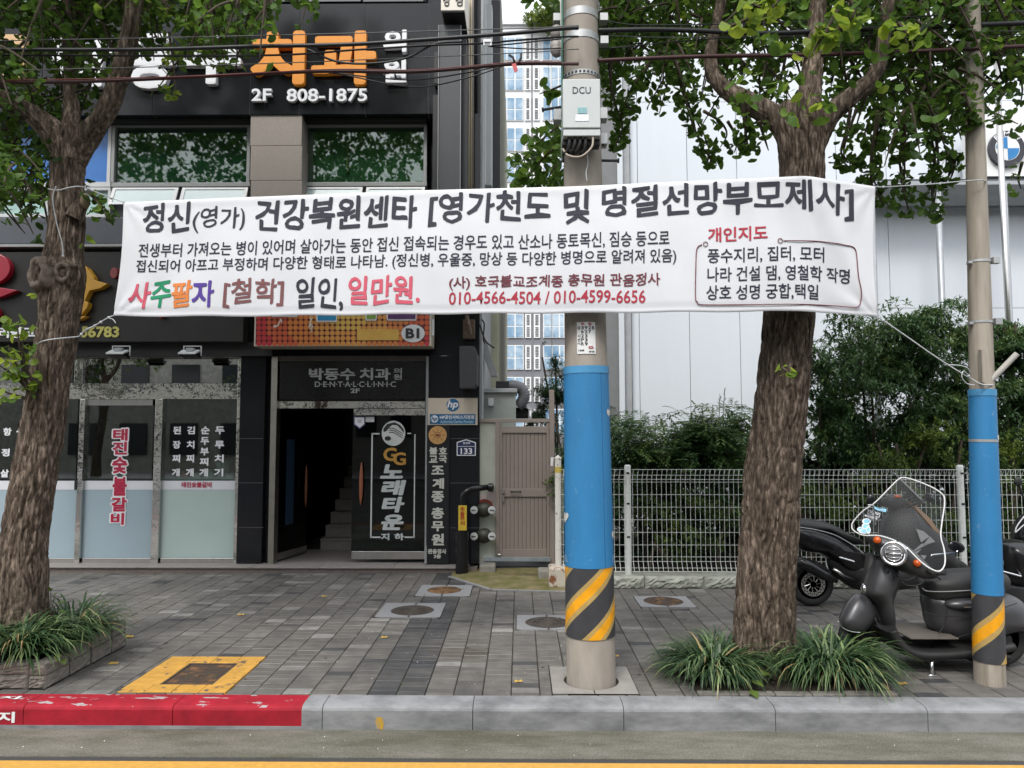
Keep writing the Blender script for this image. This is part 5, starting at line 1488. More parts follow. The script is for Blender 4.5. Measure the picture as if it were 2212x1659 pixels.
struct(m.build('pole_collar_paving', [M('collar_stone', (.25, .235, .215), rough=.8, var=.15, vs=9, bump=.3, bs=120), MT['black']]))

# meter box on the pole
YD_ = 5.14
db = thing('control_box', 'light grey steel box lettered DCU strapped to the utility pole', 'box', (PX(1256, 230, YD_), YD_, PZ(292, YD_)))
bg_ = M('box_grey', (.52, .55, .54), rough=.5, var=.04, vs=4)
m = MB(); m.pbox(1216, 170, 1297, 276, YD_, .16); m.build('body', bg_, db, bevel=.006)
m = MB(); m.pbox(1217, 279.5, 1297, 293, YD_+.004, .15); m.pbox(1218, 276, 1296, 279.4, YD_+.02, .13, 1); m.build('lower_flap', [bg_, MT['black']], db, bevel=.003)
ptext('DCU', 1237, 187.5, 1276, 202, YD_-.003, MT['charcoal_ink'], db, .0)
MB().pbox(1248, 232, 1268, 245, YD_-.003, .003).build('label', M('teal_label', (.22, .42, .44), rough=.5, var=.2, vs=120), db)
MB().pbox(1243, 247, 1272, 261.5, YD_-.003, .003).build('label', M('silver_label', (.6, .6, .6), rough=.25, metal=.8, var=.2, vs=60), db)
MB().pbox(1216, 293, 1296, 312, YD_+.07, .1).build('cable_shroud', MT['dark_plastic'], db)
for x0, x1 in ((1229, 1226), (1241, 1236), (1252, 1246), (1264, 1262)):
    q = catmull([P(x0, 292, YD_+.05), P(x0+1, 308, YD_+.03), P(x1, 326, YD_+.05), P(x1-9, 333, YD_+.08)], 6)
    MB().tube(q, .012, 8).build('cable', MT['rubber'], db, smooth=True)
q = catmull([P(1281, 296, YD_+.02), P(1278, 318, YD_+.0), P(1255, 338, YD_), P(1228, 336, YD_+.04), P(1216, 322, YD_+.1)], 8)
MB().tube(q, .008, 8).build('cable', M('beige_wire', (.35, .30, .24), rough=.6), db, smooth=True)
q = catmull([P(1268, 330, YD_+.1), P(1270, 354, YD_+.12), P(1266, 372, YD_+.12), P(1268, 392, YD_+.12)], 6)
tag(MB().tube(q, .004, 5).build('thin_string', MT['rope'], smooth=True), 'thin frayed string hanging down the utility pole below the grey box', 'string')

# ---- slimmer pole at the right
ax2 = pole_axis(2138, 1470, 2099, 5, YPOLE)
r2 = lambda z: .103 - .0090*z
c2 = ax2(0)
lp = thing('street_pole', 'slim weathered pole at the right with a blue sleeve and striped foot before the scooter', 'pole', (c2.x, YPOLE, 0))
zr = lambda y: PZ(y, YPOLE-.1, 2125)
pm3 = M('weathered_pole', (.22, .19, .15), rough=.75, col2=(.36, .32, .265), lo=.35, hi=.62, vs=6, stretch=(2.2, 2.2, .18), bump=.2, bs=60)
m = MB(); ring(m, ax2, -.05, 9, r2(0), r2(9), 28, steps=8); m.build('shaft', pm3, lp, smooth=True)
z0, z1, z2 = zr(1436), zr(1288), zr(841)
m = MB(); ring(m, ax2, z0, z1-.002, r2(z0)+.004, r2(z1)+.004, 48); hz = m.build('hazard_sleeve', MT['black'], None)
cc = ax2((z0+z1)/2); centre(hz, (cc.x, cc.y, z0), lp); hz.data.materials[0] = stripe_mat('hazard_wrap_slim', 0, .60/(2*math.pi), .40, .99)
hz.data.polygons.foreach_set('use_smooth', [True]*len(hz.data.polygons))
m = MB(); ring(m, ax2, z1, z2, r2(z1)+.006, r2(z2)+.006, 40); bs2 = m.build('blue_sleeve', blue_sleeve, lp, smooth=True)
m = MB(); ring(m, ax2, z2-.045, z2+.004, r2(z2)+.01, r2(z2)+.009, 40); m.build('sleeve_rim', bpy.data.materials['sleeve_rim'], bs2)
R2 = lambda z: r2(z)+.008
for a, y, s in ((48, 945, .030), (60, 1219, .026)): heart(ax2, R2, R(a), zr(y), s, bs2)
letters('JE', wrap(ax2, R2, 0, R(46), R(74), zr(1281), zr(1271)), pt_, bs2, .02)
a = zr(955); m = MB(); ring(m, ax2, a, a+.02, r2(a)+.0085, r2(a)+.0085, 32); m.build('strap', gb, bs2)
for y in (562, 695):
    a = zr(y); m = MB(); ring(m, ax2, a, a+.018, r2(a)+.004, r2(a)+.004, 28); q = ax2(a); m.box(q.x+r2(a), q.x+r2(a)+.05, q.y-.06, q.y-.02, a-.012, a+.034); m.box(q.x-r2(a)-.03, q.x-r2(a), q.y-.05, q.y-.02, a-.01, a+.008); m.build('strap', gb, lp)
m = MB(); m.tube([P(2134, 828, YPOLE-.05), P(2197, 764, YPOLE-.12)], .021, 12); m.build('stub_arm', M('stub_grey', (.40, .38, .35), rough=.6), lp)
m = MB().pbox(2121, 755, 2128, 826, YPOLE-.115, .04); m.build('cover_strip', pm3, lp)

# ================================================================== BANNER
TOPX = [(268, 437), (560, 425), (925, 411), (1240, 403), (1500, 391), (1700, 382), (1740, 379.5), (1812, 391), (1890, 403)]
BOTX = [(245, 683), (500, 683), (925, 677), (1240, 675), (1500, 673), (1740, 671.5), (1812, 677), (1895, 686)]
DEP = [(245, 5.60), (600, 5.46), (925, 5.33), (1240, 5.215), (1500, 5.13), (1700, 5.07), (1745, 5.065), (1812, 5.13), (1895, 5.21)]
def interp(tab, x):
    if x <= tab[0][0]: return tab[0][1]
    for (a, p), (b, q) in zip(tab[:-1], tab[1:]):
        if x <= b: return p+(q-p)*(x-a)/(b-a)
    return tab[-1][1]
def ban(x, v, off=0.0):
    """x: pixel column of the cloth at mid height, v: 0 top .. 1 bottom"""
    s = (x-257)/(1892-257)
    xt = 268 + (1890-268)*s; xb_ = 245 + (1895-245)*s
    sm = lambda tab, xx: (interp(tab, xx-14)+2*interp(tab, xx)+interp(tab, xx+14))/4 if 290 < xx < 1872 else interp(tab, xx)
    A = P(xt, sm(TOPX, xt), sm(DEP, xt)); B = P(xb_, sm(BOTX, xb_), sm(DEP, xb_)+.01)
    p = A + (B-A)*v
    # left hem curves inward a little, cloth bellies and ripples slightly
    bul = math.sin(math.pi*v)
    p.x += (.03*(1-s)**12 - .02*s**14)*bul
    p.y += -.016*bul + .006*math.sin(x*.017+v*2.4)*bul + .0025*math.sin(x*.043-v*7)*bul
    for cx_, cv_, sg in ((257, 0, 1), (257, 1, 1), (1892, 0, -1), (1892, 1, -1)):      # puckers running in from the tied corners
        dx_, dv_ = (x-cx_)*sg/290.0, (v-cv_)*(1 if cv_ == 0 else -1); rr0 = math.hypot(dx_, dv_)
        an = math.atan2(dv_, max(1e-4, dx_)); p.y += .007*math.sin(an*11)*math.exp(-rr0*3.2)*min(1, rr0*14)
    p.z += -.006*math.sin(math.pi*s*1.0)*v + .0035*math.sin(x*.031)*v
    # tension folds fanning down from the corner bent round the tree
    dx = x - (1742 + v*150); p.y += -.022*math.exp(-(dx/24.0)**2)*v*(1-v)*2.6
    dx = x - (1742 + v*55); p.y += -.014*math.exp(-(dx/24.0)**2)*bul
    p.y += .006*math.exp(-((v-.965)/.02)**2) - .004*math.exp(-((v-.03)/.02)**2)
    p.y -= off
    return p
bt = thing('banner', 'long white printed banner strung between the left tree and the right pole', 'banner', tuple(ban(1050, 1.0)))
nu, nv_ = 400, 44
m = MB(); vs = []; fs = []
for j in range(nv_+1):
    for i in range(nu+1): vs.append(ban(257+(1892-257)*i/nu, j/nv_))
for j in range(nv_):
    for i in range(nu): fs.append((j*(nu+1)+i, (j+1)*(nu+1)+i, (j+1)*(nu+1)+i+1, j*(nu+1)+i+1))
cl = m.add(vs, fs).build('cloth', MT['cloth'], bt, smooth=True)
so = cl.modifiers.new('thickness', 'SOLIDIFY'); so.thickness = .0015; so.offset = -1
def btext(s, x0, x1, v0, v1, mat, bold=.012, name='lettering', wob=0.0):
    ph = random.random()*9; bold = bold - (.004 if wob > .5 else 0)
    def fn(u, v, w):
        x = x0+(x1-x0)*u; vv = v1+(v0-v1)*v
        if wob:
            x += wob*(1.3*math.sin(vv*38+x*.06+ph)); vv += wob*(.011*math.sin(x*.085+ph) + .006*math.sin(x*.24+2*ph))
        return ban(x, vv, .005 + w)
    return letters(s, fn, mat, bt, bold, 0, name, res=3, brush=wob > 0)
ck, nk_ = MT['charcoal_ink'], MT['navy_ink']
W = .7
obs = [btext('정신', 300, 404, .025, .285, ck, .028, wob=W), btext('(영가)', 411, 525, .075, .285, ck, .012, wob=W), btext('건강복원센타', 547, 898, .03, .30, ck, .028, wob=W), btext('[영가천도', 923, 1188, .025, .305, ck, .028, wob=W),
       btext('및', 1215, 1272, .03, .30, ck, .028, wob=W), btext('명절선망부모제사]', 1297, 1846, .02, .30, ck, .028, wob=W)]
join(obs, 'headline')
btext('전생부터 가져오는 병이 있어며 살아가는 동안 접신 접속되는 경우도 있고 산소나 동토목신, 짐승 등으로', 295, 1445, .375, .50, nk_, .012)
btext('접신되어 아프고 부정하며 다양한 형태로 나타남. (정신병, 우울증, 망상 등 다양한 병명으로 알려져 있음)', 292, 1460, .515, .64, nk_, .012)
for ch, x0, x1, mm in (('사', 284, 331, 'red_ink'), ('주', 332, 376, 'green_ink'), ('팔', 377, 422, 'orange_ink'), ('자', 422, 470, 'violet_ink')):
    btext(ch, x0, x1, .70, .925, MT[mm] if mm != 'red_ink' else MT['rose_ink'], .028, wob=W)
btext('[철학]', 490, 620, .69, .925, MT['brown_ink'], .022, wob=W)
btext('일인,', 645, 748, .69, .955, ck, .022, wob=W)
btext('일만원.', 757, 911, .69, .92, MT['rose_ink'], .028, wob=W)
btext('(사) 호국불교조계종 총무원 관음정사', 974, 1426, .70, .81, MT['maroon_ink'], .018, wob=.4)
btext('010-4566-4504 / 010-4599-6656', 974, 1395, .825, .925, MT['red_ink'], .012)
btext('개인지도', 1528, 1656, .365, .475, MT['red_ink'], .024)
btext('풍수지리, 집터, 모터', 1527, 1778, .525, .64, nk_, .014)
btext('나라 건설 댐, 영철학 작명', 1527, 1834, .665, .78, nk_, .014)
btext('상호 성명 궁합,택일', 1525, 1766, .80, .915, nk_, .014)
fr = MB()
def bpt(x, y):
    s = interp(TOPX, x); e = interp(BOTX, x); return ban(x, (y-s)/(e-s), .007)
path = [(1515, 530), (1507, 534), (1503, 545), (1502, 575), (1502, 640), (1506, 652), (1518, 657.5), (1600, 657), (1720, 657), (1790, 659), (1842, 664.5), (1852, 662), (1857, 652), (1858, 632), (1853, 600), (1852, 560), (1850, 543), (1842, 535), (1820, 532), (1805, 529), (1752, 523), (1690, 523)]
pth = catmull([tuple(bpt(x, y)) for x, y in path], 6)
fr.tube(pth, .0034, 6)
for x, y in ((1522.5, 528.5), (1683, 523)):
    c = bpt(x, y); pts = [c + Vector((math.cos(t), 0, math.sin(t)))*.016 for t in np.linspace(0, 2*math.pi, 17)]; fr.tube(pts, .0025, 6)
fr.build('frame_line', MT['maroon_ink'], bt, smooth=True)

# ropes
def rope(pts, r, label, knots=(), n=6):
    r = r*.72; q = catmull([tuple(p) for p in pts], n); m = MB(); m.tube(q, r, 6)
    for k in knots: m.ball(tuple(k), r*2.4, 8, 6)
    return tag(m.build('banner_rope', MT['rope'], smooth=True), label, 'rope', 'ropes tying the banner')
LT = 5.85
A = ban(257, 0)
rope([P(104, 408, LT-.28), P(125, 411, LT-.36), P(150, 405, LT-.36), P(175, 403, LT-.30), P(200, 412, 5.62), P(232, 424, 5.6), A], .0065, 'white rope tying the upper left corner of the banner to the left tree', (P(190, 408, 5.6), P(240, 428, 5.59), A))
rope([P(121, 402, LT-.36), P(114, 430, LT-.35), P(122, 480, LT-.34), P(134, 525, LT-.34), P(136, 555, LT-.34)], .0055, 'loose rope end hanging down the trunk of the left tree', (P(136, 553, LT-.34),))
B = ban(257, 1)
rope([P(72, 749, LT-.15), P(90, 738, LT-.30), P(120, 732, LT-.36), P(168, 727, LT-.22), P(175, 722, 5.62), P(192, 710, 5.6), P(212, 699, 5.59), P(234, 686, 5.585), B], .0065, 'white knotted rope tying the lower left corner of the banner round the left tree', (P(176, 722, 5.62), P(205, 704, 5.6), P(218, 696, 5.59), P(235, 686, 5.58)))
rope([P(235, 687, 5.58), P(244, 690, 5.57), P(250, 698, 5.57)], .005, 'short rope end sticking out of the knot at the lower left banner corner')
rope([P(175, 724, 5.62), P(185, 712, 5.6), P(196, 707, 5.6), P(206, 704, 5.6)], .005, 'loop of rope in the knot beside the left trunk')
Cc = ban(1892, 0); D = ban(1892, 1)
rope([Cc, P(1908, 404, 5.22), P(1960, 401, 5.28), P(2020, 397, 5.34), P(2085, 391, 5.39), P(2120, 389, 5.36), P(2130, 392, 5.42)], .006, 'white rope tying the upper right corner of the banner to the right pole', (P(1908, 404, 5.22), P(2030, 397, 5.34)))
rope([D, P(1905, 690, 5.21), P(1960, 728, 5.25), P(2020, 770, 5.30), P(2075, 805, 5.34), P(2098, 818, 5.37), P(2120, 830, 5.36), P(2145, 832, 5.40)], .0065, 'white rope tying the lower right corner of the banner down to the right pole', (P(1908, 692, 5.21), P(2092, 812, 5.36)))
rope([P(2093, 811, 5.36), P(2081, 802, 5.32), P(2078, 815, 5.32), P(2088, 828, 5.34), P(2105, 832, 5.36)], .005, 'loop of rope beside the lower knot on the right pole')
rope([P(2098, 808, 5.36), P(2090, 795, 5.32), P(2070, 789, 5.32), P(2040, 788, 5.32)], .005, 'long free rope end by the lower knot on the right pole')

# ================================================================== OVERHEAD CABLES
cb_m = M('cable_black', (.012, .012, .014), rough=.45); cb_r = M('cable_maroon', (.045, .012, .012), rough=.5); cb_g = M('cable_steel', (.10, .10, .10), rough=.5)
def cable(pts, wpx, label, mat=cb_m, Y=5.22, ends=None, n=8):
    q = catmull([tuple(P(x, y, Y if ends is None else Y+(ends-Y)*(i/(len(pts)-1)))) for i, (x, y) in enumerate(pts)], n)
    return tag(MB().tube(q, wpx*pxm(Y)/2, 8).build('overhead_cable', mat, smooth=True), label, 'cable', 'overhead cables')
cable([(-300, 92), (0, 88), (553, 77), (1106, 62), (1212, 57), (1250, 55)], 2.2, 'thin topmost steel messenger wire crossing the clinic letters', cb_g)
cable([(-300, 107), (0, 107), (300, 107), (553, 100), (753, 96), (928, 85), (1106, 72), (1212, 62), (1250, 60)], 9, 'thickest black cable bundle crossing the clinic letters to the utility pole', cb_m, 5.2)
cable([(-300, 118), (0, 119), (553, 120), (778, 107), (928, 98), (1040, 94), (1106, 88), (1212, 80), (1250, 79)], 4.5, 'black cable just below the thickest bundle left of the utility pole', cb_m, 5.24)
cable([(663, 106), (728, 133), (803, 137), (878, 125), (940, 95), (1000, 90)], 5, 'sagging double black cable over the orange clinic letters', cb_m, 5.25)
cable([(-300, 154), (0, 152), (553, 138), (1106, 115), (1212, 108), (1250, 106)], 2.2, 'thin steel wire between the two black bundles left of the pole', cb_g, 5.26)
cable([(-300, 183), (0, 179), (225, 175), (553, 160), (713, 154), (903, 155), (1103, 139), (1212, 138), (1250, 138)], 7.5, 'dark maroon cable bundle under the orange clinic letters', cb_r, 5.21)
cable([(-300, 178), (0, 174), (400, 165), (713, 150), (903, 151), (1103, 135), (1212, 134)], 2.5, 'reddish thin cable riding on the maroon bundle', M('cable_red', (.12, .015, .012), rough=.5), 5.19)
cable([(700, 154), (803, 167), (903, 172), (1015, 156), (1085, 141)], 3.2, 'upper sagging black loop under the maroon bundle', cb_m, 5.24)
cable([(700, 155), (765, 166), (853, 184), (928, 186), (1028, 163), (1085, 143)], 3.2, 'lower sagging black loop under the maroon bundle', cb_m, 5.27)
cable([(1060, 98), (1106, 95), (1160, 89), (1212, 84)], 3.5, 'short black cable entering the pole insulator from the left', cb_m, 5.3)
cable([(1055, 100), (1106, 104), (1160, 106), (1212, 104)], 3, 'short slack black cable over the apartment windows', cb_m, 5.31)
cable([(1290, 66), (1400, 64), (1500, 66), (1640, 72), (1800, 66), (2000, 58), (2212, 50), (2500, 40)], 11, 'thick black cable bundle right of the utility pole running into the leaves', cb_m, 5.45)
cable([(1290, 131), (1450, 124), (1560, 121), (1750, 118), (2000, 110), (2212, 100), (2500, 92)], 9.5, 'thick maroon-black cable bundle lower right of the utility pole', cb_r, 5.42)
cable([(1290, 76), (1400, 80), (1500, 81), (1640, 77), (1900, 72), (2212, 66)], 2.2, 'thin pale wire right of the utility pole through the leaves', cb_g, 5.47)
cable([(1290, 106), (1360, 100), (1440, 92), (1560, 83), (1800, 78), (2212, 74)], 2.6, 'thin black wire rising right of the utility pole', cb_m, 5.5)
cable([(1292, 40), (1350, 52), (1420, 54), (1560, 52), (1800, 44), (2212, 24)], 2.6, 'uppermost thin black wire right of the utility pole', cb_m, 5.5)
m = MB().pbox(1044, 84, 1062, 98, 5.17, .012); tg = tag(m.build('cable_tag', MT['white_paint'], bevel=.003), 'white rectangular tag clipped on the black cable bundle above the alley', 'tag')
m = MB(); m.pbox(1046, 90, 1060, 92, 5.167, .004); m.pbox(1047, 94, 1058, 95, 5.167, .004); m.build('tag_print', MT['charcoal_ink'], tg)
m = MB(); m.pprism([(1105, 138), (1114, 136), (1119, 152), (1112, 157)], 5.16, .004); tag(m.build('cable_tag', M('tag_red', (.50, .08, .08), rough=.5)), 'pink-red tag hanging from the maroon cable bundle', 'tag')
m = MB(); m.tube([P(1100, 119, 5.2), P(1108, 124, 5.18), P(1112, 136, 5.18)], .009, 6); m.tube([P(1126, 116, 5.2), P(1125, 127, 5.2), P(1120, 136, 5.2)], .009, 6)
tag(m.build('cable_clip', MT['rubber'], smooth=True), 'black looped cable hanger above the pink-red tag', 'hanger')

# ================================================================== FENCE AND LOW WALL
YFN = 8.80
zb_, zt_ = PZ(1240, YFN), PZ(1013, YFN)
fx0 = PX(1207, 1100, YFN); postx = [PX(1357.5, 1100, YFN)]
dpost = PX(2082, 1100, YFN) - PX(1357.5, 1100, YFN)
# posts stand every two metres
nspan = max(1, round(dpost/2.0)); step_ = dpost/nspan
postx = [postx[0] + i*step_ for i in range(-1+1, nspan+2)]
fen = thing('mesh_fence', 'white welded wire mesh fence on the low stone wall behind the motorcycles', 'fence', (postx[0], YFN, zb_))
wm = M('fence_white', (.66, .69, .66), rough=.5, var=.08, vs=30)
bays = [fx0] + postx
rw = .0026
for a, b in zip(bays[:-1], bays[1:]):
    m = MB(); x = a + .05; n = int((b-a-.1)/.0565); dx = (b-a-.1)/max(1, n)
    rows = [PZ(y, YFN) for y in (1013.5, 1026, 1035, 1041)] + [PZ(1041+k*27.1, YFN) for k in range(1, 6)] + [PZ(y, YFN) for y in (1202, 1212, 1226, 1231.5)]
    yw_ = YFN-.012
    for i in range(n+1):
        xx = x + i*dx
        m.tube([(xx, yw_, PZ(1030, YFN)), (xx, yw_, PZ(1213, YFN))], rw, 5, False)
        # beam-folded top and foot: the wires lean out and back, giving triangles
        m.tube([(xx, yw_, PZ(1030, YFN)), (xx+.004, yw_-.055, PZ(1014, YFN)), (xx+.018, yw_+.03, PZ(1015, YFN)), (xx, yw_+.006, PZ(1037, YFN))], rw, 5, False)
        m.tube([(xx, yw_, PZ(1213, YFN)), (xx+.004, yw_-.055, PZ(1231, YFN)), (xx+.018, yw_+.03, PZ(1231, YFN)), (xx, yw_+.006, PZ(1208, YFN))], rw, 5, False)
    for j, z_ in enumerate(rows):
        yy = yw_ + (.004 if 1 <= j < len(rows)-1 else -.055)
        if j in (1, 2) : yy = yw_ - .02
        m.tube([(a+.03, yy, z_), (b-.03, yy, z_)], rw, 5, False)
    m.build('mesh_panel', wm, fen, fixn=False)
for i, x in enumerate(postx):
    m = MB(); m.lathe((x, YFN+.05, 0), [(.040, .1), (.040, zt_+.03), (.034, zt_+.045), (.002, zt_+.05)], 16); po = m.build('post', wm, fen)
    m = MB()
    for y in (1022, 1088, 1160): m.box(x-.018, x+.018, YFN+.005, YFN+.012, PZ(y+2, YFN), PZ(y-2, YFN))
    m.build('post_slot', MT['rubber'], po)
lw_ = MB(); xs = PX(1286, 1260, WALL_F); n = 14; vs = []; fs = []
stone_rng = random.Random(4)
x = xs
while x < 10:
    w_ = stone_rng.uniform(.5, .85); nx, nz = 22, 7
    b0 = len(lw_.v); v_ = []; f_ = []
    zt2 = PZ(1246, WALL_F)
    for j in range(nz+1):
        for i in range(nx+1):
            u_, v = i/nx, j/nz
            e = min(1, min(u_, 1-u_)*12, min(v, 1-v)*5)
            d = .0 + .045*e*(.4+.6*stone_rng.random()) 
            v_.append((x+.004+(w_-.008)*u_, WALL_F+.05-d, -.02+(zt2+.02)*v))
    for j in range(nz):
        for i in range(nx): f_.append((j*(nx+1)+i, j*(nx+1)+i+1, (j+1)*(nx+1)+i+1, (j+1)*(nx+1)+i))
    lw_.add(v_, f_); lw_.box(x+.004, x+w_-.004, WALL_F+.049, WALL_F+.34, -.02, zt2); x += w_
tag(lw_.build('low_stone_wall', M('rough_stone', (.33, .34, .29), rough=.9, var=.25, vs=9, bump=.5, bs=35)), 'low rough-hewn pale stone wall under the white mesh fence', 'wall')
struct(MB().box(XJ+.12, 14, WALL_F+.3, YS_-.4, -.1, .02).build('planting_bed_soil', soil))
struct(MB().box(XR+.1, XJ+.11, 9.95, 24, -.1, .03).build('alley_ground', MT['grey_granite']))
# ================================================================== TREES
def vnoise(x, y, seed=0):
    """smooth value noise on numpy arrays"""
    xi, yi = np.floor(x).astype(np.int64), np.floor(y).astype(np.int64)
    xf, yf = x-xi, y-yi
    def h(a, b):
        n = (a*374761393 + b*668265263 + seed*974711) & 0xffffffff
        n = ((n ^ (n >> 13))*1274126177) & 0xffffffff
        return ((n ^ (n >> 16)) & 0xffff)/65535.0
    u, v = xf*xf*(3-2*xf), yf*yf*(3-2*yf)
    return (h(xi, yi)*(1-u)+h(xi+1, yi)*u)*(1-v) + (h(xi, yi+1)*(1-u)+h(xi+1, yi+1)*u)*v
bark = bpy.data.materials.new('bark'); bark.use_nodes = True
nt = bark.node_tree; N, L = nt.nodes, nt.links; b = N['Principled BSDF']; b.inputs['Roughness'].default_value = .92; b.inputs['Specular IOR Level'].default_value = .2
geo = N.new('ShaderNodeNewGeometry'); mp = N.new('ShaderNodeMapping'); mp.inputs['Scale'].default_value = (1, 1, .22); L.new(geo.outputs['Position'], mp.inputs[0])
nz = N.new('ShaderNodeTexNoise'); nz.inputs['Scale'].default_value = 36; nz.inputs['Detail'].default_value = 8; nz.inputs['Roughness'].default_value = .7; L.new(mp.outputs[0], nz.inputs[0])
nb = N.new('ShaderNodeTexNoise'); nb.inputs['Scale'].default_value = 3; nb.inputs['Detail'].default_value = 4; L.new(mp.outputs[0], nb.inputs[0])
cr = N.new('ShaderNodeValToRGB'); e = cr.color_ramp.elements; e[0].position = .36; e[0].color = (.032, .023, .017, 1); e[1].position = .67; e[1].color = (.32, .25, .20, 1); q = e.new(.51); q.color = (.105, .080, .060, 1)
L.new(nz.outputs[0], cr.inputs[0])
mr = N.new('ShaderNodeMapRange'); mr.inputs[1].default_value = .35; mr.inputs[2].default_value = .65; mr.inputs[3].default_value = .75; mr.inputs[4].default_value = 1.2; L.new(nb.outputs[0], mr.inputs[0])
mx = N.new('ShaderNodeMixRGB'); mx.blend_type = 'MULTIPLY'; mx.inputs[0].default_value = 1; L.new(cr.outputs[0], mx.inputs[1]); L.new(mr.outputs[0], mx.inputs[2]); L.new(mx.outputs[0], b.inputs['Base Color'])
bp = N.new('ShaderNodeBump'); bp.inputs['Strength'].default_value = .9; bp.inputs['Distance'].default_value = .012; L.new(nz.outputs[0], bp.inputs['Height']); L.new(bp.outputs[0], b.inputs['Normal'])

def limb(mb, pts, rads, n=96, ds=.016, depth=.016, seed=0, flare=None):
    """tapered limb with furrowed bark modelled into the surface"""
    c = np.array(catmull([tuple(p) for p in pts], 14)); rr_ = np.array(catmull([(r, 0, 0) for r in rads], 14))[:, 0]
    seg = np.linalg.norm(np.diff(c, axis=0), axis=1); s = np.concatenate([[0], np.cumsum(seg)])
    k = max(4, int(s[-1]/ds)); t = np.linspace(0, s[-1], k)
    C = np.stack([np.interp(t, s, c[:, i]) for i in range(3)], 1); Rr = np.interp(t, s, rr_)
    T = np.gradient(C, axis=0); T /= np.linalg.norm(T, axis=1)[:, None]
    up = np.array([1.0, 0, 0]); A = np.zeros_like(C); B = np.zeros_like(C)
    for i in range(k):
        a = up - T[i]*up.dot(T[i]); a /= np.linalg.norm(a); A[i] = a; B[i] = np.cross(T[i], a); up = a
    th = np.linspace(0, 2*np.pi, n, endpoint=False)
    TH, TT = np.meshgrid(th, t); RR = Rr[:, None]*np.ones_like(TH)
    # periodic-in-angle noise by crossfading
    def pn(fu, fv, sd):
        U = TH/(2*np.pi); w = U
        return vnoise(U*fu, TT*fv, sd)*(1-w) + vnoise(U*fu-fu, TT*fv, sd)*w
    circ = 2*np.pi*max(Rr.mean(), .02); fu = max(4, circ/.062)
    warp = (pn(fu*.5, 4.5, seed+5)-.5)*2.0
    U = TH/(2*np.pi)
    def rid(fu_, fv_, sd, wv):
        w = U
        a = vnoise(U*fu_+wv, TT*fv_, sd); b_ = vnoise(U*fu_-fu_+wv, TT*fv_, sd)
        x = a*(1-w)+b_*w
        return 1-np.abs(2*x-1)*1.0
    r1 = rid(fu*1.9, 3.6, seed, warp*1.3); r2_ = rid(fu*3.4, 9, seed+1, warp*2)
    d = (-(r1**7)*1.25 - .65*(r2_**6) + .35*(pn(fu*3.6, 22, seed+2)-.5) + .15*(pn(fu*.8, 5, seed+8)-.5))
    dep = np.minimum(depth*.85, Rr*.14)[:, None]
    RR = RR*(1+.05*(pn(3, .9, seed+3)-.5)*2) + d*dep
    if flare is not None: RR = RR + flare(TH, TT, C, pn)
    V = C[:, None, :] + RR[:, :, None]*(np.cos(TH)[:, :, None]*A[:, None, :] + np.sin(TH)[:, :, None]*B[:, None, :])
    o = len(mb.v); mb.v.extend(map(tuple, V.reshape(-1, 3)))
    for i in range(k-1):
        r0 = o+i*n; r1i = o+(i+1)*n
        for j in range(n):
            j2 = (j+1) % n; mb.f.append((r0+j, r0+j2, r1i+j2, r1i+j)); mb.mi.append(0)
    mb.f.append(tuple(o+(k-1)*n+j for j in range(n))); mb.mi.append(0)

class Leaves:
    def __init__(s): s.v = []; s.f = []; s.t = []
    def ginkgo(s, p, size, axis, nrm, tint):
        a = axis.normalized(); nr = (nrm - a*nrm.dot(a)); 
        if nr.length < 1e-4: nr = Vector((1, 0, 0)) - a*a.x
        nr.normalize(); b_ = a.cross(nr); o = len(s.v); cup = random.uniform(-.15, .35)
        s.v.append(tuple(p)); 
        for ang, r in ((-62, .92), (-36, 1.04), (-9, 1.0), (9, 1.0), (36, 1.04), (62, .92)):
            t = R(ang); k = abs(ang)/62
            s.v.append(tuple(p + a*(size*r*math.cos(t)) + b_*(size*r*math.sin(t)) + nr*(size*cup*k*k + size*.06*random.uniform(-1, 1))))
        for i in range(5):
            s.f.append((o, o+1+i, o+2+i)); s.t.append(tint)
    def blade(s, p, size, axis, nrm, tint, wd=.32):
        a = axis.normalized(); nr = nrm - a*nrm.dot(a)
        if nr.length < 1e-4: nr = Vector((0, 0, 1))
        nr.normalize(); b_ = a.cross(nr); o = len(s.v)
        s.v += [tuple(p), tuple(p+a*size*.45+b_*size*wd*.5+nr*size*.05), tuple(p+a*size-nr*size*.12), tuple(p+a*size*.45-b_*size*wd*.5+nr*size*.05), tuple(p+a*size*.5-nr*size*.03)]
        for f in ((0, 1, 4), (1, 2, 4), (2, 3, 4), (3, 0, 4)): s.f.append(tuple(o+i for i in f)); s.t.append(tint)
    def build(s, name, mat, parent=None):
        me = bpy.data.meshes.new(name); me.from_pydata(s.v, [], s.f); me.materials.append(mat)
        at = me.attributes.new('tint', 'FLOAT', 'FACE'); at.data.foreach_set('value', s.t); me.update()
        return link(name, me, parent)
def rv(): 
    while True:
        v = Vector((random.uniform(-1, 1), random.uniform(-1, 1), random.uniform(-1, 1)))
        if .05 < v.length < 1: return v.normalized()

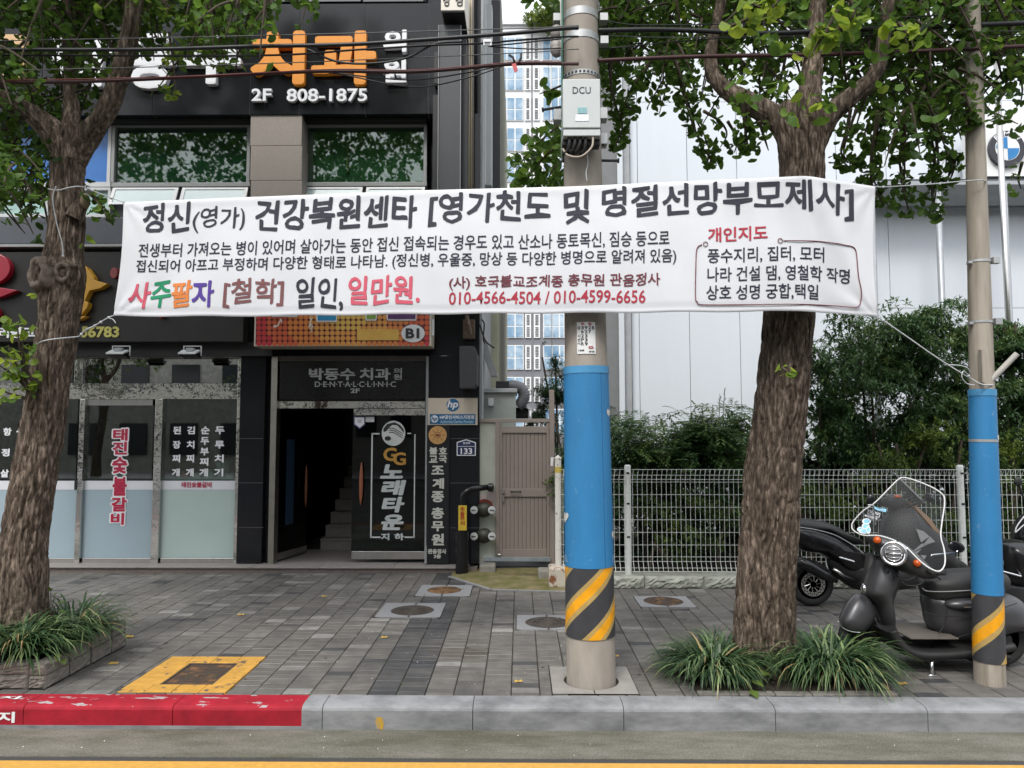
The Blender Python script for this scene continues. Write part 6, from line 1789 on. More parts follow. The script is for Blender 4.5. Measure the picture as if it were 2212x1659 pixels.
def spur(lv, p, n, size, tint, spread=.10):
    """a ginkgo spur shoot: a rosette of drooping fans round a point"""
    for _ in range(n):
        d = rv(); d.z = d.z*.5 - .35; d.normalize()
        q = p + d*spread*random.uniform(.3, 1)
        nn = (rv() + Vector((0, -.25, .9)))
        lv.ginkgo(q, size*random.uniform(.75, 1.2), d, nn, min(1, max(0, tint+random.gauss(0, .11))))
def frond(lv, tw, pts, per_m, size, tint, spread=.10, droop=0.0):
    """leafy twig along a curve"""
    c = [Vector(q) for q in catmull([tuple(p) for p in pts], 8)]
    L_ = sum((b-a).length for a, b in zip(c[:-1], c[1:]))
    if tw is not None: tw.tube(c, [.011*(1-i/len(c))+.003 for i in range(len(c))], 5)
    n = max(1, int(L_*per_m))
    for i in range(n):
        t = random.random()*(len(c)-1.001); k = int(t); p = c[k].lerp(c[k+1], t-k)
        spur(lv, p + rv()*.02, random.randint(2, 5), size, tint, spread)
def blob(lv, tw, x0, x1, y0, y1, Y0, Y1, n, size, tint, hub=None):
    """fronds filling a block of the crown between two picture heights and two depths"""
    for _ in range(n):
        Y = random.uniform(Y0, Y1); a = P(random.uniform(x0, x1), random.uniform(y0, y1), Y)
        d = rv(); d.z = -abs(d.z)*1.1 - .35; d.normalize(); Ln = random.uniform(.24, .58)
        b_ = a + d*Ln*.5; c = a + d*Ln + Vector((0, 0, -.06))
        frond(lv, tw, [a, b_, c], 14.5, size, tint+random.gauss(0, .12), .072)

# ---------------------------------------------------------------- left tree
YT1 = 5.85
lt = thing('ginkgo_tree', 'ginkgo tree with knotted trunk in the stone planter at the left', 'tree', (P(48, 1320, YT1).x, YT1, 0), 'ginkgo street trees')
prof1 = [(1400, 40, 68), (1330, 45, 62), (1250, 48, 58), (1167, 53, 54), (1085, 64, 52), (1000, 78, 51), (915, 93, 50), (830, 107, 48), (750, 119, 48), (690, 126, 47), (640, 130, 52), (595, 132, 56), (555, 136, 46), (500, 143, 42), (440, 145, 42), (400, 144, 39), (350, 146, 41), (315, 150, 48), (285, 152, 56)]
pts = [P(x, y, YT1) for y, x, r in prof1]; rad = [r*.87*pxm(YT1) for y, x, r in prof1]
kz = PZ(598, YT1)
def knots(TH, TT, C, pn):
    z = C[:, 2][:, None]*np.ones_like(TH); out = np.zeros_like(TH)
    ang = np.angle(np.exp(1j*(TH)))
    for a0, zc, sa, sz, h in ((-2.05, kz-.01, .34, .105, .055), (-.62, kz-.0, .26, .085, .04), (-1.35, kz+.09, .9, .03, .022)):
        da = np.angle(np.exp(1j*(TH-a0)))/sa; dz_ = (z-zc)/sz; r = np.sqrt(da**2+dz_**2)
        out += h*np.exp(-r**2*.9) + h*.55*np.exp(-((r-1.0)/.22)**2) 
    return out
m = MB(); limb(m, pts, rad, 150, .012, .022, 3, knots)
def px_limb(mb, spec, Y, n, seed, depth=.013, dY=None):
    k = len(spec); p_ = [P(x, y, Y if dY is None else Y+dY*i/(k-1)) for i, (x, y, r) in enumerate(spec)]
    limb(mb, p_, [r*.86*pxm(Y) for x, y, r in spec], n, .016, depth, seed)
px_limb(m, [(150, 340, 36), (112, 285, 33), (70, 250, 26), (20, 222, 23), (-50, 190, 21), (-160, 130, 18), (-300, 20, 14)], YT1, 72, 11, dY=-.5)
px_limb(m, [(152, 330, 30), (152, 270, 24), (154, 215, 20), (152, 150, 17), (146, 70, 14), (144, 0, 13), (150, -120, 11), (170, -330, 7)], YT1, 60, 17, dY=.25)
px_limb(m, [(158, 340, 38), (190, 292, 33), (218, 258, 27), (238, 222, 25), (252, 185, 24), (265, 140, 24), (277, 90, 23), (287, 40, 22), (291, -10, 21), (300, -120, 18), (330, -300, 12)], YT1, 72, 23, dY=-.2)
# sawn stub below the fork, right side
px_limb(m, [(160, 470, 24), (172, 448, 19), (183, 436, 15)], YT1-.1, 40, 31)
m.build('trunk', bark, lt, smooth=True, fixn=False)
q = P(184, 436, YT1-.1); st_ = MB(); st_.ball((q.x+.012, q.y-.02, q.z), (.03, .05, .062), 16, 10); st_.build('pruning_scar', M('scar_wood', (.24, .18, .12), rough=.8, var=.3, vs=40, stretch=(1, 1, .3)), lt, smooth=True)
for cx_, cy_, rx_, rz_, an in ((116, 601, .078, .112, -.36), (176, 597, .048, .072, .60)):
    c_ = P(cx_, cy_, YT1); nn_ = Vector((math.sin(an), -math.cos(an), 0)); c_ = Vector((c_.x, YT1, c_.z)); ctr_ = Vector((P(132, 600, YT1).x, YT1, c_.z)); c_ = ctr_ + nn_*(.196 if cx_ < 150 else .186)
    x_ = Vector((math.cos(an), math.sin(an), 0)); kb_ = MB()
    for ring_r, hgt in ((1.35, -.07), (1.15, .010), (.98, .030), (.80, .026), (.60, .014), (.42, -.010), (.20, -.03)):
        for k in range(28):
            t = 2*math.pi*k/28; w_ = 1 + .06*math.sin(3*t+cx_) + .04*math.sin(7*t); kb_.v.append(tuple(c_ + x_*(rx_*ring_r*w_*math.cos(t)) + Vector((0, 0, rz_*ring_r*w_*math.sin(t))) + nn_*(hgt + .006*math.sin(5*t+ring_r*4))))
    for i in range(6):
        for k in range(28): kb_.f.append((i*28+k, i*28+(k+1) % 28, (i+1)*28+(k+1) % 28, (i+1)*28+k)); kb_.mi.append(0 if i < 4 else 1)
    kb_.f.append(tuple(range(6*28, 7*28))); kb_.mi.append(1)
    kb_.build('knot', [M('knot_wood', (.15, .12, .095), rough=.9, var=.45, vs=30, bump=.8, bs=60, bdist=.008), M('knot_hollow', (.06, .045, .034), rough=1, var=.3)], lt, smooth=True)
lv, tw = Leaves(), MB()
S1 = .047
spec = [  # x0 x1 y0 y1 Y0 Y1 fronds tint
 (-120, 120, -40, 60, 5.2, 6.8, 44, .32), (90, 360, -70, 15, 5.7, 7.0, 46, .36), (165, 270, 0, 90, 6.0, 6.8, 10, .44), (0, 180, 60, 220, 6.0, 6.8, 22, .34), (-60, 70, 60, 200, 5.1, 6.0, 12, .34),
 (300, 600, -110, 8, 5.0, 6.9, 38, .42), (390, 540, -10, 30, 5.3, 6.4, 7, .46), (480, 540, 30, 60, 5.5, 6.0, 2, .42), (560, 690, -100, -20, 5.3, 6.6, 9, .40),
 (-60, 75, 255, 400, 5.2, 6.6, 30, .30), (60, 108, 280, 420, 5.9, 6.6, 14, .30), (-60, 40, 330, 410, 5.0, 5.6, 8, .36), (185, 225, 150, 200, 5.6, 6.2, 3, .36), (330, 450, 10, 90, 5.7, 6.3, 5, .44)]
for s in spec: blob(lv, tw, *s[:6], s[6], S1, s[7])
frond(lv, tw, [P(190, 415, 5.75), P(205, 430, 5.7), P(220, 450, 5.66), P(238, 478, 5.64)], 26, .05, .42, .07)
frond(lv, tw, [P(196, 418, 5.75), P(215, 440, 5.72), P(232, 455, 5.7)], 18, .05, .38, .06)
# epicormic shoots low on the trunk
for a, b_, c_, n_ in (((62, 850), (40, 800), (18, 745), 24), ((60, 840), (28, 810), (0, 790), 24), ((58, 830), (45, 770), (36, 690), 14), ((55, 860), (20, 850), (-20, 830), 20), ((66, 820), (52, 775), (48, 735), 20)):
    frond(lv, tw, [P(*a, 5.62), P(*b_, 5.55), P(*c_, 5.5)], n_, .048, .72, .075)
for x, y, t_ in ((180, 521, .8), (62, 632, .95)): spur(lv, P(x, y, 5.6), 2, .055, t_, .03)
# the upper crown above the frame
for _ in range(1100):
    a = random.uniform(0, 2*math.pi); rr_ = math.sqrt(random.random()); z = random.uniform(5.75, 9.4)
    k = 1.9*math.sqrt(max(.05, 1-((z-7.3)/2.6)**2)); c0_ = Vector((P(-60, 300, YT1).x + k*rr_*math.cos(a)*1.8, YT1 + k*rr_*math.sin(a)*.9, z))
    frond(lv, None, [c0_, c0_+Vector((random.uniform(-.2, .2), random.uniform(-.2, .2), -.25))], 15, .075, .35, .13)
struct(lv.build('crown', MT['leaf'], lt), 'stuff'); struct(tw.build('twigs', MT['twig'], lt), 'stuff')

# ---------------------------------------------------------------- right tree
YT2 = 5.80
rt = thing('ginkgo_tree', 'ginkgo tree with straight furrowed trunk rising from the grass clumps behind the banner', 'tree', (P(1650, 1445, YT2).x, YT2, 0), 'ginkgo street trees')
dy_ = lambda y: YT2 - .38*max(0, (1450-y))/1070.0 if y > 380 else YT2-.38
prof2 = [(1500, 1648, 92), (1452, 1649, 76), (1400, 1650, 69), (1300, 1652, 66), (1244, 1653, 64), (1150, 1661, 63), (1030, 1667, 62), (930, 1679, 58), (842, 1689, 57), (760, 1697, 56), (675, 1704, 56), (560, 1716, 54), (450, 1727, 51), (375, 1733, 50), (310, 1732, 53), (265, 1730, 58), (235, 1735, 56)]
pts = [P(x, y, dy_(y)) for y, x, r in prof2]; rad = [r*.95*pxm(dy_(y)) for y, x, r in prof2]
def foot(TH, TT, C, pn):
    z = C[:, 2][:, None]*np.ones_like(TH)
    out = .035*np.exp(-np.clip(z, 0, 9)/.12)*(.6+.8*np.cos(TH*5+.7)**2)
    zk = PZ(790, 5.3); da = np.angle(np.exp(1j*(TH+1.52)))/.22; dz_ = (z-zk)/.05; r = np.sqrt(da**2+dz_**2)
    return out + .022*np.exp(-((r-.8)/.3)**2)
m = MB(); limb(m, pts, rad, 150, .012, .026, 41, foot)
Y3 = YT2-.38
px_limb(m, [(1722, 330, 40), (1690, 268, 34), (1640, 235, 30), (1590, 208, 26), (1555, 180, 22), (1537, 150, 19), (1536, 105, 17), (1548, 50, 16), (1560, -10, 15), (1575, -120, 12), (1590, -300, 8)], Y3, 60, 51, dY=.5)
px_limb(m, [(1733, 330, 44), (1742, 260, 38), (1748, 200, 31), (1756, 130, 26), (1762, 70, 24), (1768, 0, 22), (1772, -120, 18), (1776, -330, 11)], Y3, 60, 57, dY=.1)
px_limb(m, [(1742, 330, 40), (1780, 262, 32), (1815, 228, 27), (1845, 204, 24), (1875, 178, 21), (1898, 140, 19), (1908, 80, 17), (1920, 0, 15), (1950, -160, 11), (2000, -330, 7)], Y3, 60, 61, dY=-.2)
m.build('trunk', bark, rt, smooth=True, fixn=False)
lv, tw = Leaves(), MB()
S2 = .048
spec = [
 (1300, 1560, -70, 45, 5.8, 7.4, 74, .36), (1560, 1820, -70, 45, 5.6, 7.2, 78, .34), (1800, 2090, -70, 60, 5.2, 7.2, 100, .32), (2130, 2260, -70, 50, 5.4, 6.6, 20, .34), (2070, 2140, -60, 40, 5.6, 6.6, 12, .32),
 (1300, 1420, 40, 100, 5.8, 7.0, 20, .38), (1420, 1560, 40, 110, 5.8, 7.1, 28, .36), (1570, 1720, 40, 140, 5.8, 6.6, 13, .36), (1775, 1880, 50, 140, 5.6, 6.5, 14, .34), (1900, 2080, 50, 190, 5.4, 6.9, 58, .30), (1960, 2085, 195, 235, 5.1, 6.2, 8, .30), (1880, 1980, 190, 240, 5.1, 6.0, 9, .29),
 (2135, 2260, 30, 100, 5.5, 6.4, 12, .32), (2140, 2220, 100, 150, 5.6, 6.3, 4, .32), (1650, 1700, 120, 160, 5.8, 6.2, 2, .38)]
for s in spec: blob(lv, tw, *s[:6], s[6], S2, s[7])
def fr(pix, Y, per=26, tint=.30, size=S2, spread=.062, dY=.1):
    per *= 1.0
    frond(lv, tw, [P(x, y, Y + dY*i) for i, (x, y) in enumerate(pix)], per, size, tint, spread)
# long pendent shoots seen against the white wall
for dY_ in (0, .25, -.2):
    j = lambda: random.uniform(-9, 9)
    fr([(1432+j(), 110), (1402+j(), 145), (1376+j(), 185), (1360+j(), 222), (1370+j(), 240)], 5.75+dY_, 24)
    fr([(1320+j(), 90), (1318+j(), 160), (1330+j(), 220), (1340+j(), 270), (1333+j(), 322)], 5.9+dY_*.6, 26)
    fr([(1460+j(), 110), (1478+j(), 180), (1488+j(), 240), (1516+j(), 300), (1538+j()*.5, 352)], 5.6+dY_*.5, 22)
    fr([(1600+j(), 200), (1612+j(), 260), (1618+j(), 300), (1615+j(), 328)], 5.4+dY_*.5, 20)
    fr([(1845+j(), 235), (1830+j(), 290), (1826+j(), 330), (1834+j(), 352)], 5.3+dY_*.5, 18)
    fr([(1905+j(), 240), (1890+j(), 300), (1880+j(), 355), (1892+j(), 400), (1912+j(), 445)], 5.35+dY_*.5, 22)
    fr([(1960+j(), 240), (1950+j(), 300), (1946+j(), 350), (1952+j(), 420), (1960+j(), 455)], 5.45+dY_*.5, 22)
    fr([(2010+j(), 240), (2020+j(), 300), (2022+j(), 350), (2012+j(), 420), (2018+j(), 460)], 5.5+dY_*.5, 24)
    fr([(2078+j(), 200), (2090+j(), 240), (2092+j()*.3, 270)], 5.25, 22)
    fr([(2060+j(), 330), (2058+j(), 370), (2050+j(), 395)], 5.6, 16)
fr([(1520, 240), (1555, 262), (1570, 290), (1556, 318)], 5.5, 14); fr([(1640, 262), (1652, 300), (1660, 325)], 5.35, 14); fr([(1572, 262), (1592, 300), (1586, 330)], 5.6, 16)
fr([(2196, 150), (2208, 190), (2204, 225)], 5.8, 18); fr([(2208, 350), (2200, 385), (2206, 408)], 5.8, 14); fr([(2150, 110), (2160, 150), (2166, 180)], 5.8, 16)
# leafy growth behind and left of the utility pole
for dY_ in (0, .3, .6):
    fr([(1230, 250), (1190, 285), (1150, 320), (1115, 365)], 6.2+dY_, 18, .34, .07, .12); fr([(1230, 300), (1185, 330), (1150, 370), (1130, 398)], 6.3+dY_, 18, .36, .07, .12); fr([(1225, 340), (1195, 365), (1180, 398)], 6.25+dY_, 22, .36, .07, .12)
fr([(1225, 180), (1195, 192), (1165, 203)], 6.3, 9, .34, .07, .07)
# brighter young shoots on the street side
for pix in ([(1830, -10), (1845, 20), (1838, 45), (1822, 62)], [(1790, 60), (1770, 90), (1750, 120), (1745, 150)], [(1810, 20), (1790, 55), (1775, 85)], [(1600, -10), (1640, 15), (1660, 10)], [(1690, -10), (1660, 25), (1645, 40)], [(1940, 50), (1970, 80), (1990, 60)], [(1735, 215), (1728, 235), (1722, 250)], [(1615, 40), (1570, 60), (1560, 75)]):
    fr(pix, 4.65, 20, .80, .066, .085, .02)
for _ in range(40):
    x, y = random.uniform(1560, 2080), random.uniform(-20, 260); spur(lv, P(x, y, random.uniform(4.6, 5.0)), 3, .06, .46, .07)
# sprig in the knot of the trunk
frond(lv, tw, [P(1690, 795, 5.06), P(1697, 800, 5.03), P(1706, 806, 5.02)], 60, .042, .85, .03)
for _ in range(520):
    a = random.uniform(0, 2*math.pi); rr_ = math.sqrt(random.random()); z = random.uniform(5.75, 9.2)
    k = 2.1*math.sqrt(max(.05, 1-((z-7.2)/2.6)**2)); c0_ = Vector((P(1745, 300, YT2).x + k*rr_*math.cos(a)*1.3, YT2 + k*rr_*math.sin(a)*.9, z))
    frond(lv, None, [c0_, c0_+Vector((random.uniform(-.2, .2), random.uniform(-.2, .2), -.25))], 15, .075, .35, .13)
struct(lv.build('crown', MT['leaf'], rt), 'stuff'); struct(tw.build('twigs', MT['twig'], rt), 'stuff')

# ================================================================== PLANTER AND GRASS
x0, x1, y0, y1 = PLANTER; H = .22
pl_ = thing('stone_planter', 'rough grey stone planter box round the left tree beside the red kerb', 'planter', ((x0+x1)/2, (y0+y1)/2, 0))
prng = random.Random(3)
def rough_block(mb, xa, xb, ya, yb, za, zb2, amp=.012):
    n = 7
    import itertools
    def face(o, u, v, nrm):
        vs, fs = [], []
        for j in range(n+1):
            for i in range(n+1):
                a, c_ = i/n, j/n; e = min(1, min(a, 1-a)*7)*min(1, min(c_, 1-c_)*7)
                vs.append(o + u*a + v*c_ + nrm*(amp*e*prng.uniform(-.1, 1) - .006*(1-e)))
        for j in range(n):
            for i in range(n): fs.append((j*(n+1)+i, j*(n+1)+i+1, (j+1)*(n+1)+i+1, (j+1)*(n+1)+i))
        mb.add(vs, fs)
    X, Y_, Z = Vector((xb-xa, 0, 0)), Vector((0, yb-ya, 0)), Vector((0, 0, zb2-za))
    o = Vector((xa, ya, za))
    face(o, X, Z, Vector((0, -1, 0))); face(o+X, Y_, Z, Vector((1, 0, 0))); face(o+Z, X, Y_, Vector((0, 0, 1))*.5); face(o+X+Y_, -X, Z, Vector((0, 1, 0))); face(o+Y_, -Y_, Z, Vector((-1, 0, 0)))
m = MB(); T_ = .12
y = y0+.0
while y < y1-.05:
    w_ = min(prng.uniform(.26, .42), y1-y); w_ = y1-y if y1-y-w_ < .15 else w_
    hh = H*(.78 + .22*((y-y0)/(y1-y0))**.5); 
    rough_block(m, x1-T_, x1, y+.004, y+w_-.004, 0, hh*.52); rough_block(m, x1-T_, x1-.004, y+.006, y+w_-.006, hh*.53, hh); y += w_
x = x0
while x < x1-T_-.05:
    w_ = min(prng.uniform(.22, .36), x1-T_-x); w_ = x1-T_-x if x1-T_-x-w_ < .12 else w_
    rough_block(m, x+.004, x+w_-.004, y0, y0+T_, 0, H*.42); rough_block(m, x+.004, x+w_-.004, y0+.006, y0+T_, H*.43, H*.8)
    rough_block(m, x+.004, x+w_-.004, y1-T_, y1, 0, H); x += w_
m.build('stone_rim', M('planter_stone', (.19, .172, .15), rough=.9, var=.25, vs=14, bump=.5, bs=60), pl_)
MB().box(x0, x1-T_, y0+T_, y1-T_, .0, .15).build('planter_soil', soil, pl_)

def grass(name, label, cx, cy, z, rx, ry, n, Lm, group, fan=1.0, bright=.0):
    lv = Leaves()
    for _ in range(n):
        a = random.uniform(0, 2*math.pi); r = math.sqrt(random.random())
        bx_, by_ = cx+rx*.55*r*math.cos(a), cy+ry*.55*r*math.sin(a)
        a2 = a + random.gauss(0, .55); out = (.35 + .75*r)*fan*random.uniform(.55, 1.15)
        L_ = Lm*random.uniform(.6, 1.15); dr = Vector((math.cos(a2), math.sin(a2), 0)); w_ = random.uniform(.0045, .0085); k = 7
        side = Vector((-dr.y, dr.x, 0)); tint = min(1, max(0, random.gauss(.42+bright, .24)))
        tint = min(tint, .92)
        if random.random() < .022: tint = 1.0
        lift = random.uniform(.5, .95); o = len(lv.v); p = Vector((bx_, by_, z)); el = R(random.uniform(50, 88))*lift + random.uniform(.05, .3)
        for i in range(k+1):
            t = i/k; ww = w_*(1-t**2.2)*(.7+.6*min(1, t*4)) if i < k else 0
            lv.v += [tuple(p-side*ww+Vector((0, 0, ww*.4))), tuple(p+side*ww+Vector((0, 0, ww*.4)))]
            el_t = el - (el + R(62)*out)*t**1.35
            p = p + (dr*math.cos(el_t) + Vector((0, 0, math.sin(el_t))))*(L_/k)
            if p.z < z-.14 and True: p.z = max(p.z, .004 if z < .1 else z-.22)
        for i in range(k): lv.f.append((o+2*i, o+2*i+1, o+2*i+3, o+2*i+2)); lv.t.append(tint*(.75+.5*i/k) if tint < .9 else tint)
    ob = lv.build(name, MT['grass_blade']); return tag(ob, label, 'plant', group)
gr_ = 'lilyturf clumps under the street trees'
g1 = G(1525, 1440); grass('lilyturf_clump', 'dark green lilyturf clump at the foot of the right tree, on the utility pole side', g1.x-.0, 5.60, .0, .34, .28, 760, .46, gr_, 1.5)
grass('lilyturf_clump', 'light green lilyturf clump at the foot of the right tree, on the scooter side', PX(1790, 1440, 5.6), 5.60, .0, .42, .28, 860, .54, gr_, 1.5, .06)
grass('lilyturf_clump', 'sparse lilyturf clump behind the right tree trunk beside the scooter wheel', PX(1775, 1390, 6.0), 6.02, .0, .2, .16, 180, .36, gr_)
grass('lilyturf_clump', 'small dark lilyturf tuft behind the clump on the utility pole side', PX(1555, 1375, 6.0), 6.02, .0, .16, .14, 170, .36, gr_)
grass('lilyturf_clump', 'broad lilyturf clump spilling over the front of the stone planter', -3.72, 5.52, .13, .36, .24, 620, .52, gr_, 1.35, .06)
grass('lilyturf_clump', 'lilyturf clump leaning over the right rim of the stone planter', -3.60, 5.92, .14, .28, .34, 520, .54, gr_, 1.3)
grass('lilyturf_clump', 'lilyturf clump at the left edge of the picture in the planter', -4.16, 5.52, .13, .28, .24, 420, .50, gr_, 1.3, .08)
# broad-leaved weeds
def weed(label, base, leaves, s):
    lv = Leaves(); tw = MB(); b_ = Vector(base)
    for dx, dy, dz, k, t in leaves:
        q = b_+Vector((dx, dy, dz)); tw.tube([b_, b_.lerp(q, .6)+Vector((0, 0, .02)), q], .003, 5)
        d = Vector((dx, dy, dz*.3-.02)).normalized(); lv.blade(q, s*k, d, Vector((0, -.3, 1)), t, .62); 
    w_ = thing('weed', label, 'plant', tuple(b_), 'broad-leaved weeds'); lv.build('leaves', MT['shrub_leaf'], w_); tw.build('stem', MT['twig'], w_)
c_ = G(1600, 1482)
weed('broad-leaved green weed growing between the grass clumps over the kerb', (c_.x, c_.y+.02, .0), [(.05, -.1, .07, 1.2, .75), (.10, -.02, .09, 1.2, .8), (-.05, -.05, .10, 1, .6), (.0, -.02, .13, .8, .7), (.02, -.18, .03, 1.2, .7), (.09, .05, .12, 1, .65)], .10)
q = P(128, 1400, 5.45); weed('heart-leaved green weed hanging in the grass of the stone planter', (q.x, q.y, q.z), [(-.03, -.02, .05, 1, .85), (.02, -.04, -.02, 1.1, .8), (.05, -.04, -.06, .9, .7), (-.06, 0, .09, .9, .9)], .075)
q = P(112, 1300, 5.9); weed('upright green weed beside the left trunk above the grass', (q.x, q.y, q.z-.12), [(.0, -.02, .2, .9, .8), (.03, -.02, .17, .9, .9), (-.04, 0, .15, 1, .7), (.03, .02, .1, 1, .6), (-.02, -.02, .06, 1, .6), (.05, 0, .05, 1, .5)], .07)

# ================================================================== SHRUBS BEHIND THE FENCE
def bush(name, label, boxes, n, size, mat, tint, wd=.34, style='whorl', group=None, stems=6, hmin=.02, gap=-.72):
    """boxes: list of ellipsoids (cx, cy, cz, rx, ry, rz, share)"""
    lv = Leaves(); tw = MB(); tot = sum(b_[6] for b_ in boxes)
    for cx, cy, cz, rx, ry, rz, sh in boxes:
        for _ in range(int(n*sh/tot)):
            while True:
                v = Vector((random.uniform(-1, 1), random.uniform(-1, 1), random.uniform(-1, 1)))
                if v.length <= 1 and (v.length > .45 or random.random() < .35): break
            p = Vector((cx+rx*v.x, cy+ry*v.y, cz+rz*v.z))
            p += Vector((vnoise_s(p*1.9, 1), vnoise_s(p*1.9, 2), vnoise_s(p*1.9, 3)))*.22
            if p.z < hmin: continue
            if vnoise_s(p*2.6, 7) < gap: continue
            t = tint + .16*vnoise_s(p*2.2, 9) + random.gauss(0, .10) + .10*v.z
            if style == 'whorl':
                ax_ = (rv()*.7 + Vector((v.x*.5, v.y*.5-.2, .55))).normalized()
                for k in range(random.randint(4, 7)):
                    d = (ax_*.45 + rv()).normalized(); d.z -= .15
                    lv.blade(p, size*random.uniform(.7, 1.15), d, Vector((0, 0, 1))+rv()*.4, min(1, max(0, t+random.gauss(0, .08))), wd)
            else:   # pinnate spray
                d = (Vector((v.x, v.y*.7-.2, .1)) + rv()*.6).normalized(); side = d.cross(Vector((0, 0, 1))); 
                if side.length < .1: side = Vector((1, 0, 0))
                side.normalize(); L_ = size*3.6
                for k in range(7):
                    q = p + d*(L_*k/7) + Vector((0, 0, -.10*(k/7)**2))
                    for sgn in (-1, 1): lv.blade(q, size*random.uniform(.8, 1.1), (side*sgn+d*.7+Vector((0, 0, -.25))).normalized(), Vector((0, 0, 1))+rv()*.25, min(1, max(0, t+random.gauss(0, .06))), wd)
    t = thing(name, label, 'shrub', (boxes[0][0], boxes[0][1], 0), group)
    for k in range(stems):
        b_ = random.choice(boxes); x = b_[0]+random.uniform(-.4, .4)*b_[3]
        tw.tube(catmull([(x, b_[1]+.1, 0), (x+random.uniform(-.1, .1), b_[1], b_[2]*.5), (x+random.uniform(-.3, .3), b_[1]+random.uniform(-.2, .2), b_[2]+b_[5]*.6)], 5), .018, 6)
    lv.build('foliage', mat, t); tw.build('stem', MT['twig'], t)
def vnoise_s(p, s):
    return math.sin(p.x*2.3+s*1.7+1.3*math.sin(p.z*1.9+s))*math.sin(p.z*2.7+s*2.9+1.1*math.sin(p.y*2.1+p.x*1.3))*1.15
def bx(x, y, Y, rx, ry, rz, sh=1.0):
    """ellipsoid at a picture position and depth: rx, rz in pixels there, ry in metres"""
    p = P(x, y, Y); return (p.x, p.y, p.z, rx*pxm(Y), ry, rz*pxm(Y), sh)
BL, SL = MT['bush_leaf'], MT['shrub_leaf']
sh_g = 'shrubs behind the mesh fence'
bush('nandina_bush', 'feathery green nandina bush behind the fence between utility pole and right tree', [bx(1330, 985, 9.9, 130, .6, 50, 1.1), bx(1450, 972, 10, 150, .6, 58, 1.3), bx(1545, 962, 10.1, 120, .6, 62, 1.1), bx(1250, 985, 10.0, 50, .5, 50, .3), bx(1400, 1060, 10, 230, .5, 80, .9)], 4600, .078, BL, .60, .36, 'pinnate', sh_g, 6)
bush('evergreen_bush', 'tall dark evergreen bush behind the fence above the scooter, left of the right pole', [bx(1840, 800, 10.6, 100, .7, 105, 1.1), bx(1940, 760, 10.7, 130, .7, 95, 1.2), bx(2030, 760, 10.8, 110, .7, 90, 1.1), bx(1800, 900, 10.5, 60, .6, 90, .7), bx(1930, 900, 10.6, 160, .6, 100, 1.5), bx(2040, 900, 10.6, 100, .6, 100, 1.0)], 9800, .098, BL, .52, .30, 'whorl', sh_g, 5)
bush('evergreen_bush', 'dark evergreen bush with brown tinted leaves right of the right pole', [bx(2170, 750, 10.7, 80, .6, 80, 1), bx(2230, 850, 10.6, 110, .6, 130, 1.2), bx(2150, 900, 10.6, 80, .6, 100, .8), bx(2320, 780, 10.7, 110, .6, 120, .6)], 4600, .098, BL, .52, .30, 'whorl', sh_g, 6)
bush('low_shrub', 'low yellowish-green shrub behind the mesh fence beside the scooter', [bx(1780, 1080, 9.4, 80, .25, 55, 1), bx(1900, 1060, 9.4, 100, .25, 60, 1), bx(2010, 1100, 9.4, 70, .25, 60, .7)], 1100, .055, SL, .62, .42, 'whorl', sh_g, 6)
bush('low_shrub', 'yellowish shrub tips showing over the fence top behind the scooter windshield', [bx(1940, 985, 9.8, 110, .3, 45, 1), bx(2030, 975, 9.8, 60, .3, 40, .5)], 700, .055, SL, .62, .42, 'whorl', sh_g, 4)
bush('low_shrub', 'yellow-green shrub right of the right pole behind the fence', [bx(2200, 985, 9.7, 70, .3, 50, 1), bx(2180, 1090, 9.4, 60, .25, 60, .7)], 700, .055, SL, .64, .42, 'whorl', sh_g, 4)
bush('low_shrub', 'small shrub with yellowish leaf tips behind the mesh left of the right tree', [bx(1480, 1120, 9.3, 60, .2, 50, .7), bx(1560, 1110, 9.3, 60, .2, 60, .8), bx(1430, 1195, 9.2, 40, .15, 35, .5)], 420, .055, SL, .50, .40, 'whorl', sh_g, 4)
bush('dark_hedge', 'dark hedge filling the bed low behind the mesh fence', [bx(1420, 1130, 11.2, 240, .5, 130, 1.2), bx(1700, 1080, 11.4, 260, .5, 170, 1.4), bx(1980, 1080, 11.4, 260, .5, 170, 1.4), bx(2280, 1080, 11.4, 200, .5, 170, 1), bx(1560, 1230, 10.6, 400, .4, 70, 1), bx(2050, 1230, 10.6, 400, .4, 70, 1)], 8000, .17, BL, .36, .5, 'whorl', None, 3, gap=-9)
bush('conifer_shrub', 'slim dark conifer behind the brown gate left of the utility pole', [bx(1196, 850, 12.5, 22, .3, 80, 1), bx(1185, 900, 12.5, 40, .35, 70, 1), bx(1208, 800, 12.4, 10, .2, 50, .3), bx(1225, 900, 12, 40, .4, 90, .6)], 1700, .07, BL, .20, .22, 'whorl', None, 3)
bush('rooftop_shrub', 'yellow-green shrub on the roof edge of the apartment tower', [bx(1180, 36, 64, 30, 1.2, 18, 1), bx(1200, 24, 64.5, 22, 1.2, 22, .8), bx(1150, 44, 64, 18, 1, 8, .3), bx(1185, 55, 63.9, 16, .3, 14, .4)], 420, .42, SL, .85, .4, 'whorl', None, 2)
# grass-like seed heads above the nandina
m = MB()
for x, y in ((1535, 875), (1553, 855), (1562, 840), (1500, 890), (1520, 882), (1412, 905)):
    a, b_ = P(x, y+60, 9.9), P(x+random.uniform(-6, 6), y, 9.9); m.tube([a, b_], .005, 4)
    for k in range(12):
        t = .4+.6*k/12; q = a.lerp(b_, t); m.tube([q, q+Vector((random.uniform(-.06, .06)*(1.3-t), 0, .04))], .003, 4, False)
tag(m.build('seed_heads', M('seed_grey', (.16, .17, .13), rough=.9)), 'thin branching seed heads sticking up over the nandina bush', 'plant')

